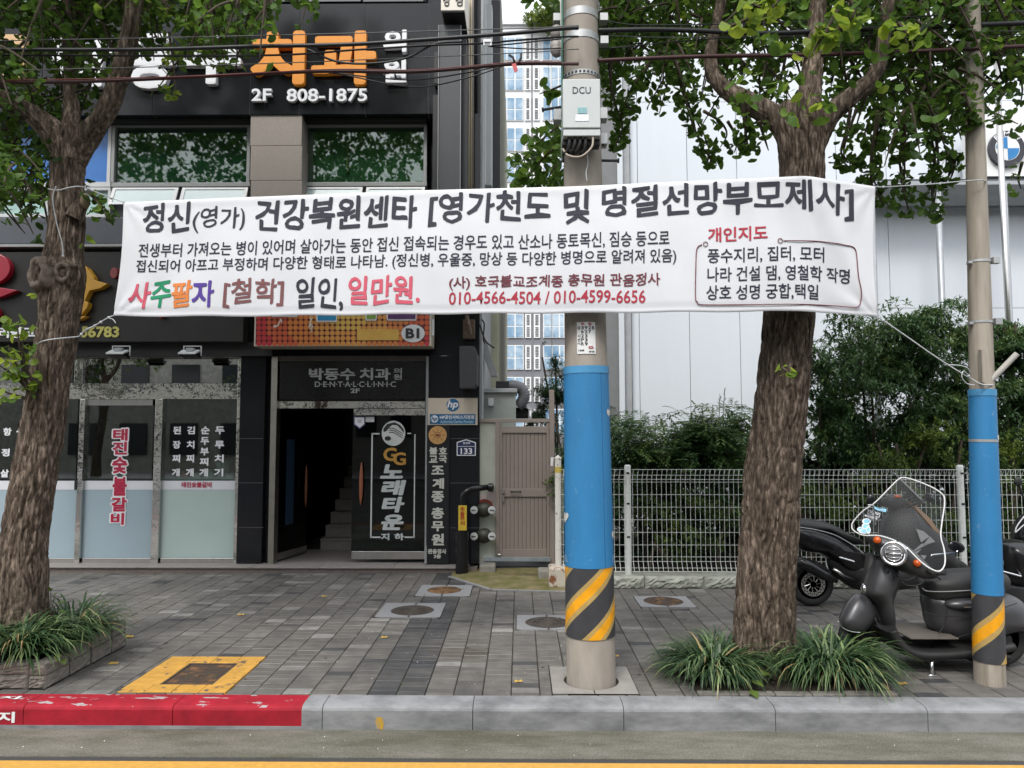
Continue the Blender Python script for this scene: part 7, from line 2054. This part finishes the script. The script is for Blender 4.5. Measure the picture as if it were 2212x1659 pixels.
# the same kind of tree stands across the street and shows in the shop windows
def copy_tree(root, loc, label):
    c = root.copy(); COL.objects.link(c); c.location = loc; c['label'] = label
    for ch in root.children:
        d = ch.copy(); COL.objects.link(d); d.parent = c
    return c
for x_, lb_ in ((-17.5, 'ginkgo tree across the street farthest left, reflected in the restaurant glass'), (-10.5, 'ginkgo tree across the street reflected in the restaurant door'), (-2.0, 'ginkgo tree across the street reflected in the doorway glass')):
    copy_tree(lt, (x_, -10.5, -.1), lb_)
# ================================================================== MOTORCYCLES
def zd(x, y): return (1708 + .2778*x, 1003 + .2778*y)      # reading scale of an enlargement -> frame pixels
def smooth_loop(pts, n=5):
    k = len(pts); out = []
    for i in range(k):
        p0, p1, p2, p3 = [np.array(pts[(i+j-1) % k], float) for j in range(4)]
        for s in range(n):
            t = s/n; out.append(.5*((2*p1)+(-p0+p2)*t+(2*p0-5*p1+4*p2-p3)*t*t+(-p0+3*p1-3*p2+p3)*t**3))
    return out
def puff(mb, outline, Y, th, mi=0, ex=2.2, rings=9, lean=(0, 0), smooth=True, ctr=None):
    """rounded shell: a side outline at depth Y swelling th metres to either side"""
    pts = smooth_loop(outline) if smooth else [np.array(p, float) for p in outline]
    W = [P(p[0], p[1], Y) for p in pts]; n = len(W)
    c = Vector((sum(w.x for w in W)/n, Y, sum(w.z for w in W)/n)) if ctr is None else P(ctr[0], ctr[1], Y)
    vs = []; idx = []
    prof_ = [(math.sin(math.pi/2*i/(rings-1))) for i in range(rings)]          # 0 centre .. 1 rim
    def lay(sgn):
        rows = []
        for i, s in enumerate(prof_):
            d = th*(max(0, 1-s**ex))**(1/ex)
            if i == 0:
                rows.append([len(vs)]); vs.append((c.x, Y+sgn*d+lean[0]*0, c.z)); continue
            r = []
            for w in W:
                r.append(len(vs)); q = c + (w-c)*s; vs.append((q.x, Y + sgn*d + lean[0]*(q.x-c.x), q.z))
            rows.append(r)
        return rows
    A = lay(-1); B = lay(1); fs = []
    for rows, flip in ((A, False), (B, True)):
        for k in range(n):
            f = (rows[0][0], rows[1][k], rows[1][(k+1) % n]); fs.append(f[::-1] if flip else f)
        for i in range(1, rings-1):
            for k in range(n):
                f = (rows[i][k], rows[i+1][k], rows[i+1][(k+1) % n], rows[i][(k+1) % n]); fs.append(f[::-1] if flip else f)
    for k in range(n):
        fs.append((A[-1][k], B[-1][k], B[-1][(k+1) % n], A[-1][(k+1) % n]))
    return mb.add(vs, fs, mi)
def zpuff(mb, pts, Y, th, **k):
    if 'ctr' in k: k['ctr'] = zd(*k['ctr'])
    return puff(mb, [zd(*p) for p in pts], Y, th, **k)
def wheel(parent, cx, cy, Y, r, w, yaw=0.0, disc_r=None, rim_mat=None, zfix=True):
    c = P(cx, cy, Y); c.z = r if zfix else c.z
    name = 'wheel'
    def rot(mb):
        M_ = Matrix.Translation(c) @ Matrix.Rotation(yaw, 4, 'Z') @ Matrix.Translation(-c)
        mb.v = [tuple(M_ @ Vector(v)) for v in mb.v]; return mb
    m = MB(); pr = [(r*.66, -w*.42), (r*.80, -w*.5), (r*.93, -w*.44), (r*.99, -w*.2), (r, 0), (r*.99, w*.2), (r*.93, w*.44), (r*.80, w*.5), (r*.66, w*.42)]
    m.lathe(tuple(c), pr + [pr[0]], 40, 'y'); wo = rot(m).build('wheel', MT['rubber'], parent, smooth=True)
    m = MB(); m.lathe(tuple(c), [(r*.68, -w*.3), (r*.60, -w*.32), (r*.58, -w*.1), (r*.58, w*.1), (r*.60, w*.32), (r*.68, w*.3)], 32, 'y')
    for k in range(5):
        a = 2*math.pi*k/5; d = Vector((math.cos(a), 0, math.sin(a))); m.tube([c+d*r*.1, c+d*r*.62], r*.075, 6)
    m.lathe(tuple(c), [(r*.17, -w*.5), (r*.17, w*.5)], 16, 'y')
    rot(m).build('rim', rim_mat or MT['dark_plastic'], wo)
    if disc_r:
        m = MB(); m.lathe((c.x, c.y-w*.5-.008, c.z), [(disc_r*.66, 0), (disc_r, 0), (disc_r, .006), (disc_r*.66, .006), (disc_r*.66, 0)], 40, 'y')
        for k in range(10):
            a = 2*math.pi*k/10; d = Vector((math.cos(a), 0, math.sin(a))); e_ = Vector((-math.sin(a), 0, math.cos(a)))
            b_ = Vector((c.x, c.y-w*.5-.005, c.z)); m.tube([b_+d*disc_r*.25, b_+d*disc_r*.7+e_*.02], .006, 6)
        m2 = MB()
        for k in range(30):
            a = 2*math.pi*k/30; q = Vector((c.x, c.y-w*.5-.009, c.z)) + Vector((math.cos(a), 0, math.sin(a)))*disc_r*(.78 if k % 2 else .88)
            m2.lathe(tuple(q), [(.008, -.001), (.008, .001)], 8, 'y')
        dd = rot(m).build('brake_disc', MT['steel'], wo); 
        rot(m2); m2.build('disc_hole', MT['black'], wo)
    return c

# ---------------------------------------------------------------- the retro scooter at the kerb
YSC = 5.86
sc_ = thing('motor_scooter', 'matte black retro scooter with a tall clear windshield behind the slim right pole', 'scooter', (PX(2010, 1400, YSC), YSC, 0))
mk = MT['matte_black']
wheel(sc_, 1856, 1378, YSC-.0, .205, .09, R(25)); wheel(sc_, 2152, 1378, YSC, .225, .11)
m = MB(); zpuff(m, [(365, 1212), (378, 1155), (440, 1062), (505, 1010), (560, 1012), (620, 1045), (664, 1125), (668, 1185), (620, 1255), (560, 1302), (480, 1306), (400, 1275)], YSC-.06, .115, ctr=(520, 1180), lean=(.35, 0))
m.build('front_fender', mk, sc_, smooth=True)
tr_ = MB(); q = [P(*zd(x, y), YSC-.17) for x, y in ((368, 1222), (400, 1268), (470, 1300), (545, 1308))]; tr_.tube(catmull([tuple(p) for p in q], 6), .004, 6); tr_.build('fender_trim', MT['chrome'], sc_, smooth=True)
q = [P(*zd(x, y), YSC-.12) for x, y in ((480, 1130), (500, 1060), (510, 1015))]
m = MB(); m.tube([P(*zd(640, 700), YSC), P(*zd(600, 950), YSC), P(*zd(560, 1250), YSC), P(*zd(525, 1365), YSC)], [.05, .045, .03, .025], 12); m.build('fork', MT['dark_plastic'], sc_, smooth=True)
m = MB(); zpuff(m, [(640, 738), (705, 702), (770, 712), (832, 785), (856, 840), (850, 892), (806, 1000), (778, 1090), (770, 1180), (796, 1300), (745, 1310), (690, 1215), (655, 1110), (596, 1040), (556, 985), (566, 915), (592, 830)], YSC-.02, .17, ctr=(690, 960), lean=(.25, 0), ex=2.0)
m.build('leg_shield', mk, sc_, smooth=True)
m = MB()
for pts in ([(768, 822), (735, 900), (705, 1000), (690, 1060)], [(806, 872), (765, 960), (735, 1060), (722, 1150)]):
    m.tube(catmull([tuple(P(*zd(*p), YSC-.168+.02*i)) for i, p in enumerate(pts)], 6), .006, 6)
m.build('shield_groove', MT['gloss_black'], sc_, smooth=True)
m = MB(); q = P(*zd(566, 966), YSC-.20); m.ball(tuple(q), (.018, .03, .036), 16, 10); m.build('horn_grille', MT['chrome'], sc_, smooth=True)
fz = .262
m = MB(); m.sweep(catmull([tuple(P(*zd(x, y), YSC)) for x, y in ((690, 1235), (735, 1320), (800, 1385), (900, 1420), (1050, 1425), (1250, 1415), (1420, 1395), (1600, 1360))], 6), .045, .235, 24, ex=3.2); m.build('floorboard', MT['dark_plastic'], sc_, smooth=True)
m = MB(); xa, xb = PX(1934, 1361, YSC), PX(2034, 1361, YSC); m.box(xa, xb, YSC-.225, YSC+.225, fz, fz+.012); m.build('floor_mat', M('mat_brown', (.105, .092, .078), rough=.9, var=.12, vs=12), sc_, bevel=.004)
m = MB(); zpuff(m, [(1036, 1010), (1200, 1002), (1430, 1000), (1640, 992), (1760, 1045), (1850, 1140), (1930, 1225), (1880, 1262), (1700, 1290), (1560, 1335), (1430, 1362), (1260, 1362), (1150, 1320), (1070, 1250), (1042, 1150)], YSC, .20, ex=2.4); m.build('rear_body', mk, sc_, smooth=True)
m = MB(); zpuff(m, [(1190, 1085), (1230, 1050), (1330, 1035), (1500, 1040), (1620, 1070), (1560, 1110), (1350, 1135), (1230, 1120)], YSC-.135, .085); m.build('side_cover', mk, sc_, smooth=True)
m = MB(); m.tube([P(*zd(1345, 1110), YSC-.225), P(*zd(1440, 1106), YSC-.222)], .005, 6); m.build('side_badge', MT['chrome'], sc_)
m = MB()
for k in range(4): m.tube([P(*zd(1650, 1130+k*28), YSC-.175), P(*zd(1790, 1120+k*38), YSC-.13)], .005, 6)
m.build('tail_rib', MT['gloss_black'], sc_)
m = MB(); zpuff(m, [(1012, 925), (1045, 878), (1180, 832), (1420, 812), (1600, 826), (1668, 880), (1650, 960), (1560, 1010), (1430, 1032), (1200, 1046), (1062, 1042), (1030, 1000)], YSC, .17, ex=3); m.build('seat', M('seat_vinyl', (.018, .018, .018), rough=.6, var=.15, bump=.2, bs=200), sc_, smooth=True)
m = MB(); zpuff(m, [(1060, 1215), (1130, 1300), (1430, 1352), (1600, 1330), (1700, 1300), (1720, 1380), (1560, 1440), (1330, 1480), (1270, 1450), (1100, 1330)], YSC+.02, .12); m.tube([P(*zd(1330, 1475), YSC-.1), P(*zd(1420, 1520), YSC-.1), P(*zd(1700, 1500), YSC-.08)], .022, 8); m.build('engine', MT['dark_plastic'], sc_, smooth=True)
m = MB(); p, q = P(*zd(1092, 1442), YSC-.14), G(*zd(1100, 1648)); m.tube([p, q+Vector((0, 0, .01))], [.018, .011], 8); m.ball(tuple(p), .026, 10, 8); m.tube([q+Vector((-.03, 0, .006)), q+Vector((.03, 0, .006))], .008, 6); m.build('side_stand', MT['chrome'], sc_, smooth=True)
# seams, piping and cables
m = MB(); sm_ = lambda pts, d: m.tube(catmull([tuple(P(*zd(x, y), YSC-d)) for x, y in pts], 6), .0035, 5)
sm_([(1045, 1150), (1150, 1175), (1300, 1180), (1480, 1165), (1640, 1120), (1760, 1080)], .205); sm_([(1150, 1320), (1200, 1230), (1215, 1120), (1190, 1020)], .19)
sm_([(1290, 1350), (1450, 1300), (1600, 1270)], .19)
m.build('panel_seam', MT['black'], sc_, smooth=True)
m = MB(); m.tube(catmull([tuple(P(*zd(x, y), YSC-d)) for x, y, d in ((1022, 960, .13), (1060, 985, .165), (1200, 990, .176), (1430, 978, .176), (1600, 960, .165))], 6), .004, 5); m.build('seat_piping', MT['alu_grey'], sc_, smooth=True)
m = MB()
for pts in ([(1000, 800), (960, 880), (880, 900), (820, 850)], [(1060, 840), (1010, 930), (900, 940), (840, 880)], [(700, 560), (660, 620), (640, 700), (660, 740)]):
    m.tube(catmull([tuple(P(*zd(x, y), YSC-.21)) for x, y in pts], 6), .006, 6)
m.build('control_cable', MT['rubber'], sc_, smooth=True)
# handlebar, turned towards the camera
YHB = YSC-.12
m = MB(); zpuff(m, [(622, 572), (700, 548), (850, 600), (960, 690), (1035, 772), (1105, 845), (1060, 880), (950, 872), (830, 815), (735, 740), (650, 640)], YHB, .12, ctr=(850, 710), lean=(-.25, 0)); m.build('handlebar_cowl', mk, sc_, smooth=True)
m = MB(); m.tube([P(*zd(1040, 820), YHB-.1), P(*zd(1110, 845), YHB-.18), P(*zd(1205, 845), YHB-.25)], .018, 10); m.tube(catmull([tuple(P(*zd(x, y), YHB-.2)) for x, y in ((1090, 840), (1130, 870), (1165, 898))], 5), .006, 6); m.build('handgrip', MT['rubber'], sc_, smooth=True)
hl = P(*zd(800, 694), YHB-.15); hn = Vector((-.42, -.85, .12)).normalized()
def facing(nrm):
    z_ = nrm.normalized(); x_ = Vector((0, 0, 1)).cross(z_).normalized(); y_ = z_.cross(x_)
    return Matrix((x_, y_, z_)).transposed()
def dial(mb, c, nrm, prof_, n=32, sx=1.0):
    Rm = facing(nrm); o = len(mb.v); t = MB(); t.lathe((0, 0, 0), prof_, n)
    mb.add([c + Rm @ Vector((v[0]*sx, v[1], v[2])) for v in t.v], t.f); return mb
m = MB(); dial(m, hl, hn, [(.07, -.06), (.088, -.02), (.093, .0), (.090, .012), (.076, .014), (.070, .004)]); hd_ = m.build('headlight', MT['chrome'], sc_, smooth=True)
m = MB(); dial(m, hl, hn, [(.072, .002), (.05, .012), (.001, .016)]); m.build('lens', M('lens_grey', (.18, .18, .18), rough=.12, var=.3, vs=60, spec=.9), hd_, smooth=True)
m = MB(); Rm = facing(hn)
for k in (-.03, 0, .03):
    m.tube([hl+Rm @ Vector((-.05, k, .017)), hl+Rm @ Vector((.05, k, .017))], .004 if k else .009, 6)
m.tube([hl+Rm @ Vector((.055*math.cos(t), .055*math.sin(t), .014)) for t in np.linspace(0, 2*math.pi, 25)], .004, 6)
m.build('lamp_bar', MT['chrome'], hd_, smooth=True)
for x, y in ((672, 589), (982, 769)):
    c = P(*zd(x, y), YHB-.13); m = MB(); dial(m, c, hn, [(.028, -.06), (.033, .0), (.031, .006)], 20); so = m.build('turn_signal', MT['dark_plastic'], sc_, smooth=True)
    m = MB(); dial(m, c, hn, [(.029, .004), (.024, .018), (.001, .024)], 20); m.build('signal_lens', MT['amber'], so, smooth=True)
# windshield
wo_ = P(*zd(905, 655), YHB-.17); wnorm = Vector((-.34, -.86, .36)).normalized()
def onshield(x, y, lift=0.0):
    d = ray(*zd(x, y)); t = (wo_-_C).dot(wnorm)/d.dot(wnorm); return _C + d*t + wnorm*lift
wpts = smooth_loop([(490, 425), (478, 460), (492, 495), (565, 538), (700, 552), (830, 602), (910, 657), (1000, 745), (1080, 805), (1150, 828), (1190, 800), (1206, 740), (1196, 650), (1171, 560), (1176, 470), (1196, 340), (1200, 262), (1180, 222), (1100, 175), (960, 122), (880, 103), (838, 116), (780, 170), (700, 250), (640, 302), (560, 352)], 4)
cW = (930, 450); rings = 10; vs = []; fs = []; n = len(wpts)
def bowl(x, y):
    s = ((x-cW[0])/340)**2; return -.045*s
for i in range(rings+1):
    for p in wpts:
        x, y = cW[0]+(p[0]-cW[0])*i/rings, cW[1]+(p[1]-cW[1])*i/rings; vs.append(onshield(x, y, bowl(x, y)))
for i in range(rings):
    for k in range(n): fs.append((i*n+k, i*n+(k+1) % n, (i+1)*n+(k+1) % n, (i+1)*n+k))
wsd = MB().add(vs, fs).build('windshield', glass('shield_glass', (.90, .92, .91), boost=.5, base=.0), sc_, smooth=True)
m = MB(); rim_ = [onshield(p[0], p[1], bowl(*p)) for p in wpts]; rim_ += rim_[:2]; m.tube(rim_, .005, 8); m.build('rim_trim', MT['white_paint'], wsd, smooth=True)
def sticker(quad_, mat, lift, name='sticker', parent=None):
    m = MB(); m.add([onshield(x, y, bowl(x, y)+lift) for x, y in quad_], [tuple(range(len(quad_)))]); return m.build(name, mat, parent or wsd)
s1 = sticker([(606, 343), (700, 374), (691, 410), (596, 373)], MT['letter_white'], .003); sticker([(609, 347), (696, 376), (688, 405), (601, 371)], MT['black_ink'], .0045, 'sticker_face', s1) if False else None
sticker([(606, 343), (700, 374), (691, 410), (596, 373)], MT['letter_white'], .003, 'sticker_edge'); A0 = [(611, 350), (693, 377), (686, 403), (603, 370)]; sticker(A0, MT['black_ink'], .0045)
def on_quad(q, lift):
    def fn(u, v, w):
        a = ((1-u)*q[3][0]+u*q[2][0], (1-u)*q[3][1]+u*q[2][1]); b_ = ((1-u)*q[0][0]+u*q[1][0], (1-u)*q[0][1]+u*q[1][1])
        x, y = a[0]*(1-v)+b_[0]*v, a[1]*(1-v)+b_[1]*v; return onshield(x, y, bowl(x, y)+lift)
    return fn
letters('agv', on_quad([(618, 353), (690, 379), (684, 402), (612, 374)], .006), MT['letter_white'], wsd, .03)
sticker([(580, 377), (676, 408), (671, 424), (576, 391)], MT['alu_white'], .003)
lb_ = M('sticker_blue', (.22, .55, .78), rough=.5, var=.1)
sticker([(650, 316), (680, 336), (746, 343), (740, 369), (684, 356), (655, 340)], lb_, .003); letters('DAP', on_quad([(688, 345), (732, 346), (728, 364), (686, 356)], .004), MT['letter_white'], wsd, .02)
m = MB()
for cx, cy, rx, ry in ((592, 432, 34, 24), (585, 470, 30, 26), (545, 492, 26, 20), (575, 508, 42, 20), (606, 500, 18, 30)):
    for s, k in ((1, 0), (.72, 1)):
        pts = [onshield(cx+rx*s*math.cos(t), cy+ry*s*math.sin(t), bowl(cx, cy)+.003+.0008*k+.0003*(cx % 7)) for t in np.linspace(0, 2*math.pi, 20, endpoint=False)]; m.add(pts, [tuple(range(20))], k)
m.build('sticker', [MT['letter_white'], lb_], wsd)
m = MB(); m.tube([onshield(830, 600, .01), onshield(835, 590, -.05), P(*zd(840, 640), YHB)], .008, 6); m.tube([onshield(905, 655, .01), P(*zd(920, 690), YHB)], .008, 6); m.build('shield_bracket', MT['chrome'], wsd)
for ctr, rx, rz, arm in (((1290, 642), .066, .042, [(1095, 716), (1105, 704), (1240, 692), (1290, 680), (1302, 662)]), ((622, 272), .03, .045, [(660, 470), (650, 380), (640, 320), (600, 318)])):
    c = P(*zd(*ctr), YHB-.05); m = MB(); m.ball(tuple(c), (rx, .018, rz), 18, 10, mat=Matrix.Rotation(R(18), 3, 'Y')); mi_ = m.build('mirror', MT['gloss_black'], sc_, smooth=True)
    m = MB(); m.ball((c.x, c.y+.012, c.z), (rx*.88, .012, rz*.85), 18, 10, mat=Matrix.Rotation(R(18), 3, 'Y')); m.build('mirror_glass', MT['chrome'], mi_, smooth=True)
    m = MB(); m.tube(catmull([tuple(P(*zd(*p), YHB-.06)) for p in arm], 6), .006, 8); m.build('mirror_stalk', MT['chrome'], sc_, smooth=True)

# ---------------------------------------------------------------- big black scooter behind
YM = 7.86; gb_ = MT['gloss_black']; db_ = MT['matte_black']
mx_ = thing('maxi_scooter', 'big black touring scooter behind the retro scooter, its disc-braked rear wheel beside the right tree', 'scooter', (PX(1860, 1290, YM), YM, 0))
wheel(mx_, 1750, 1262, YM, .235, .15, 0, .125); wheel(mx_, 2052, 1262, YM, .25, .12, 0, None)
m = MB(); zpuff(m, [(-60, 470), (45, 440), (200, 475), (330, 530), (430, 600), (560, 690), (650, 700), (660, 790), (560, 880), (430, 850), (330, 760), (200, 690), (60, 660), (-50, 560)], YM, .20, ctr=(300, 640)); m.build('tail_body', gb_, mx_, smooth=True)
m = MB(); zpuff(m, [(-80, 430), (45, 418), (200, 432), (330, 468), (430, 530), (500, 560), (560, 600), (480, 620), (330, 540), (150, 490), (-60, 480)], YM, .17, ctr=(260, 490)); m.build('seat', MT['dark_plastic'], mx_, smooth=True)
m = MB(); m.tube(catmull([tuple(P(*zd(x, y), YM-.20)) for x, y in ((60, 488), (200, 510), (330, 545), (420, 590), (500, 640), (565, 692))], 6), .006, 6); m.build('side_trim', MT['alu_grey'], mx_, smooth=True)
m = MB(); m.tube(catmull([tuple(P(*zd(x, y), YM-.205)) for x, y in ((380, 722), (430, 736), (495, 756))], 5), [.008]*11, 6); m.build('side_badge', MT['letter_white'], mx_, smooth=True)
m = MB(); zpuff(m, [(300, 720), (480, 740), (640, 740), (900, 800), (1000, 860), (960, 950), (700, 985), (500, 970), (380, 900), (300, 820)], YM, .17); m.build('engine', MT['dark_plastic'], mx_, smooth=True)
m = MB(); m.tube([P(*zd(x, y), YM-.17) for x, y in ((40, 745), (140, 790), (260, 860), (360, 900))], [.055, .06, .055, .035], 16); m.tube([P(*zd(350, 830), YM-.18), P(*zd(430, 880), YM-.18), P(*zd(520, 900), YM-.15)], .022, 8); m.build('exhaust', gb_, mx_, smooth=True)
m = MB(); m.tube([P(*zd(330, 812), YM-.2), P(*zd(420, 870), YM-.2)], .018, 8); m.build('heat_shield', MT['steel'], mx_, smooth=True)
m = MB(); zpuff(m, [(700, 560), (720, 430), (800, 340), (890, 300), (960, 345), (1060, 420), (1150, 520), (1215, 620), (1270, 720), (1300, 820), (1220, 870), (1000, 880), (880, 860), (800, 760), (740, 660)], YM, .22, ctr=(960, 620)); m.build('front_fairing', MT['dark_plastic'], mx_, smooth=True)
m = MB(); m.add([P(*zd(x, y), YM-d) for x, y, d in ((905, 300, .06), (955, 345, .10), (1065, 470, .16), (1150, 590, .15), (1165, 560, .12), (1075, 430, .10), (970, 335, .04))], [(0, 1, 6), (1, 2, 5, 6), (2, 3, 4, 5)])
so = m.build('fairing_stripe', M('stripe_orange', (.16, .075, .02), rough=.5), mx_); so.modifiers.new('thickness', 'SOLIDIFY').thickness = .02
m = MB()
for q_ in ([(972, 500), (1030, 520), (1075, 560), (1010, 605)], [(1080, 560), (1120, 602), (1030, 625)], [(1020, 620), (1105, 606), (1000, 655), (940, 690)], [(950, 690), (1010, 660), (975, 695)], [(1010, 705), (1055, 712), (1040, 740)]):
    pts = [P(*zd(x, y), YM-.235) for x, y in q_]; m.add(pts, [tuple(range(len(pts)))])
so = m.build('fairing_emblem', MT['alu_grey'], mx_); so.modifiers.new('thickness', 'SOLIDIFY').thickness = .012
m = MB(); zpuff(m, [(720, 300), (745, 250), (830, 240), (905, 290), (880, 330), (770, 345)], YM, .10); m.build('dashboard', MT['dark_plastic'], mx_, smooth=True)
m = MB(); m.add([P(*zd(x, y), YM+d) for x, y, d in ((795, 62, -.16), (870, 130, -.2), (1040, 300, -.2), (960, 330, -.02), (880, 250, 0), (795, 62, .16), (870, 130, .2), (1040, 300, .2))], [(0, 1, 4), (1, 2, 3, 4), (5, 4, 6), (6, 4, 3, 7)]); m.build('windscreen', glass('smoke_glass', (.30, .31, .32), boost=.8, base=.02), mx_, smooth=True)
m = MB(); m.tube([P(*zd(795, 62), YM-.17), P(*zd(920, 180), YM-.21), P(*zd(1040, 300), YM-.21)], .007, 6); m.build('screen_edge', MT['alu_grey'], mx_)
for x, y, d in ((1075, 260, -.3), (700, 290, .3)):
    c = P(*zd(x, y), YM+d); m = MB(); m.ball(tuple(c), (.03, .07, .05), 14, 8); m.tube([c, P(*zd(900, 340), YM+d*.6)], .010, 6); m.build('mirror', gb_, mx_, smooth=True)
m = MB(); m.ball(tuple(P(*zd(830, 250), YM-.12)), (.04, .03, .016), 12, 8); m.build('turn_signal', MT['amber'], mx_, smooth=True)

# ---------------------------------------------------------------- scooter cut by the right edge
YR3 = 6.9
rx_ = thing('delivery_scooter', 'black scooter with rounded rear box cut off by the right edge of the picture', 'scooter', (PX(2330, 1330, YR3), YR3, 0))
wheel(rx_, 2235, 1310, YR3, .23, .12); wheel(rx_, 2480, 1310, YR3, .23, .12)
m = MB(); zpuff(m, [(1600, 640), (1640, 596), (1780, 590), (1900, 640), (1950, 760), (1930, 900), (1800, 930), (1660, 905), (1610, 800)], YR3, .24, ex=3); m.build('rear_box', gb_, rx_, smooth=True)
m = MB(); zpuff(m, [(1640, 930), (1800, 890), (2000, 880), (2300, 900), (2700, 860), (2900, 1000), (2800, 1150), (2400, 1200), (2000, 1190), (1800, 1140), (1690, 1040)], YR3, .18); m.build('body', db_, rx_, smooth=True)
m = MB(); zpuff(m, [(1900, 860), (2100, 800), (2400, 820), (2380, 900), (2000, 930)], YR3, .16); m.build('seat', MT['dark_plastic'], rx_, smooth=True)
m = MB(); zpuff(m, [(2500, 500), (2600, 480), (2700, 700), (2760, 1000), (2640, 1010), (2560, 760)], YR3, .2); m.build('leg_shield', db_, rx_, smooth=True)
m = MB(); m.tube([P(*zd(1790, 870), YR3-.22), P(*zd(1640, 830), YR3-.25)], .008, 6); m.build('rack', MT['chrome'], rx_)
YK3 = 7.9
t3 = thing('parked_motorcycle', 'dark motorcycle with a pale-edged screen and round mirror at the right edge before the mesh', 'motorcycle', (PX(2260, 1280, YK3), YK3, 0))
m = MB(); zpuff(m, [(1740, 520), (1770, 440), (1840, 380), (1980, 400), (2100, 520), (2150, 700), (2000, 760), (1850, 700), (1740, 590)], YK3, .18); m.build('front_fairing', gb_, t3, smooth=True)
m = MB(); m.tube(catmull([tuple(P(*zd(x, y), YK3-.19)) for x, y in ((1745, 530), (1760, 480), (1815, 405))], 5), .007, 6); m.tube(catmull([tuple(P(*zd(x, y), YK3-.19)) for x, y in ((1746, 532), (1770, 510), (1830, 460), (1900, 440))], 5), .006, 6); m.build('screen_edge', MT['alu_white'], t3, smooth=True)
m = MB(); c = P(*zd(1768, 136), YK3-.1); m.ball(tuple(c), (.045, .02, .05), 14, 8); m.tube([c, P(*zd(1810, 260), YK3), P(*zd(1860, 400), YK3)], .010, 6); m.build('mirror', MT['dark_plastic'], t3, smooth=True)
wheel(t3, 2210, 1255, YK3, .27, .11); wheel(t3, 2470, 1255, YK3, .27, .12)
m = MB(); zpuff(m, [(1900, 600), (2200, 560), (2600, 620), (2800, 560), (2760, 700), (2500, 860), (2200, 900), (1960, 800)], YK3, .16); m.build('body', db_, t3, smooth=True)
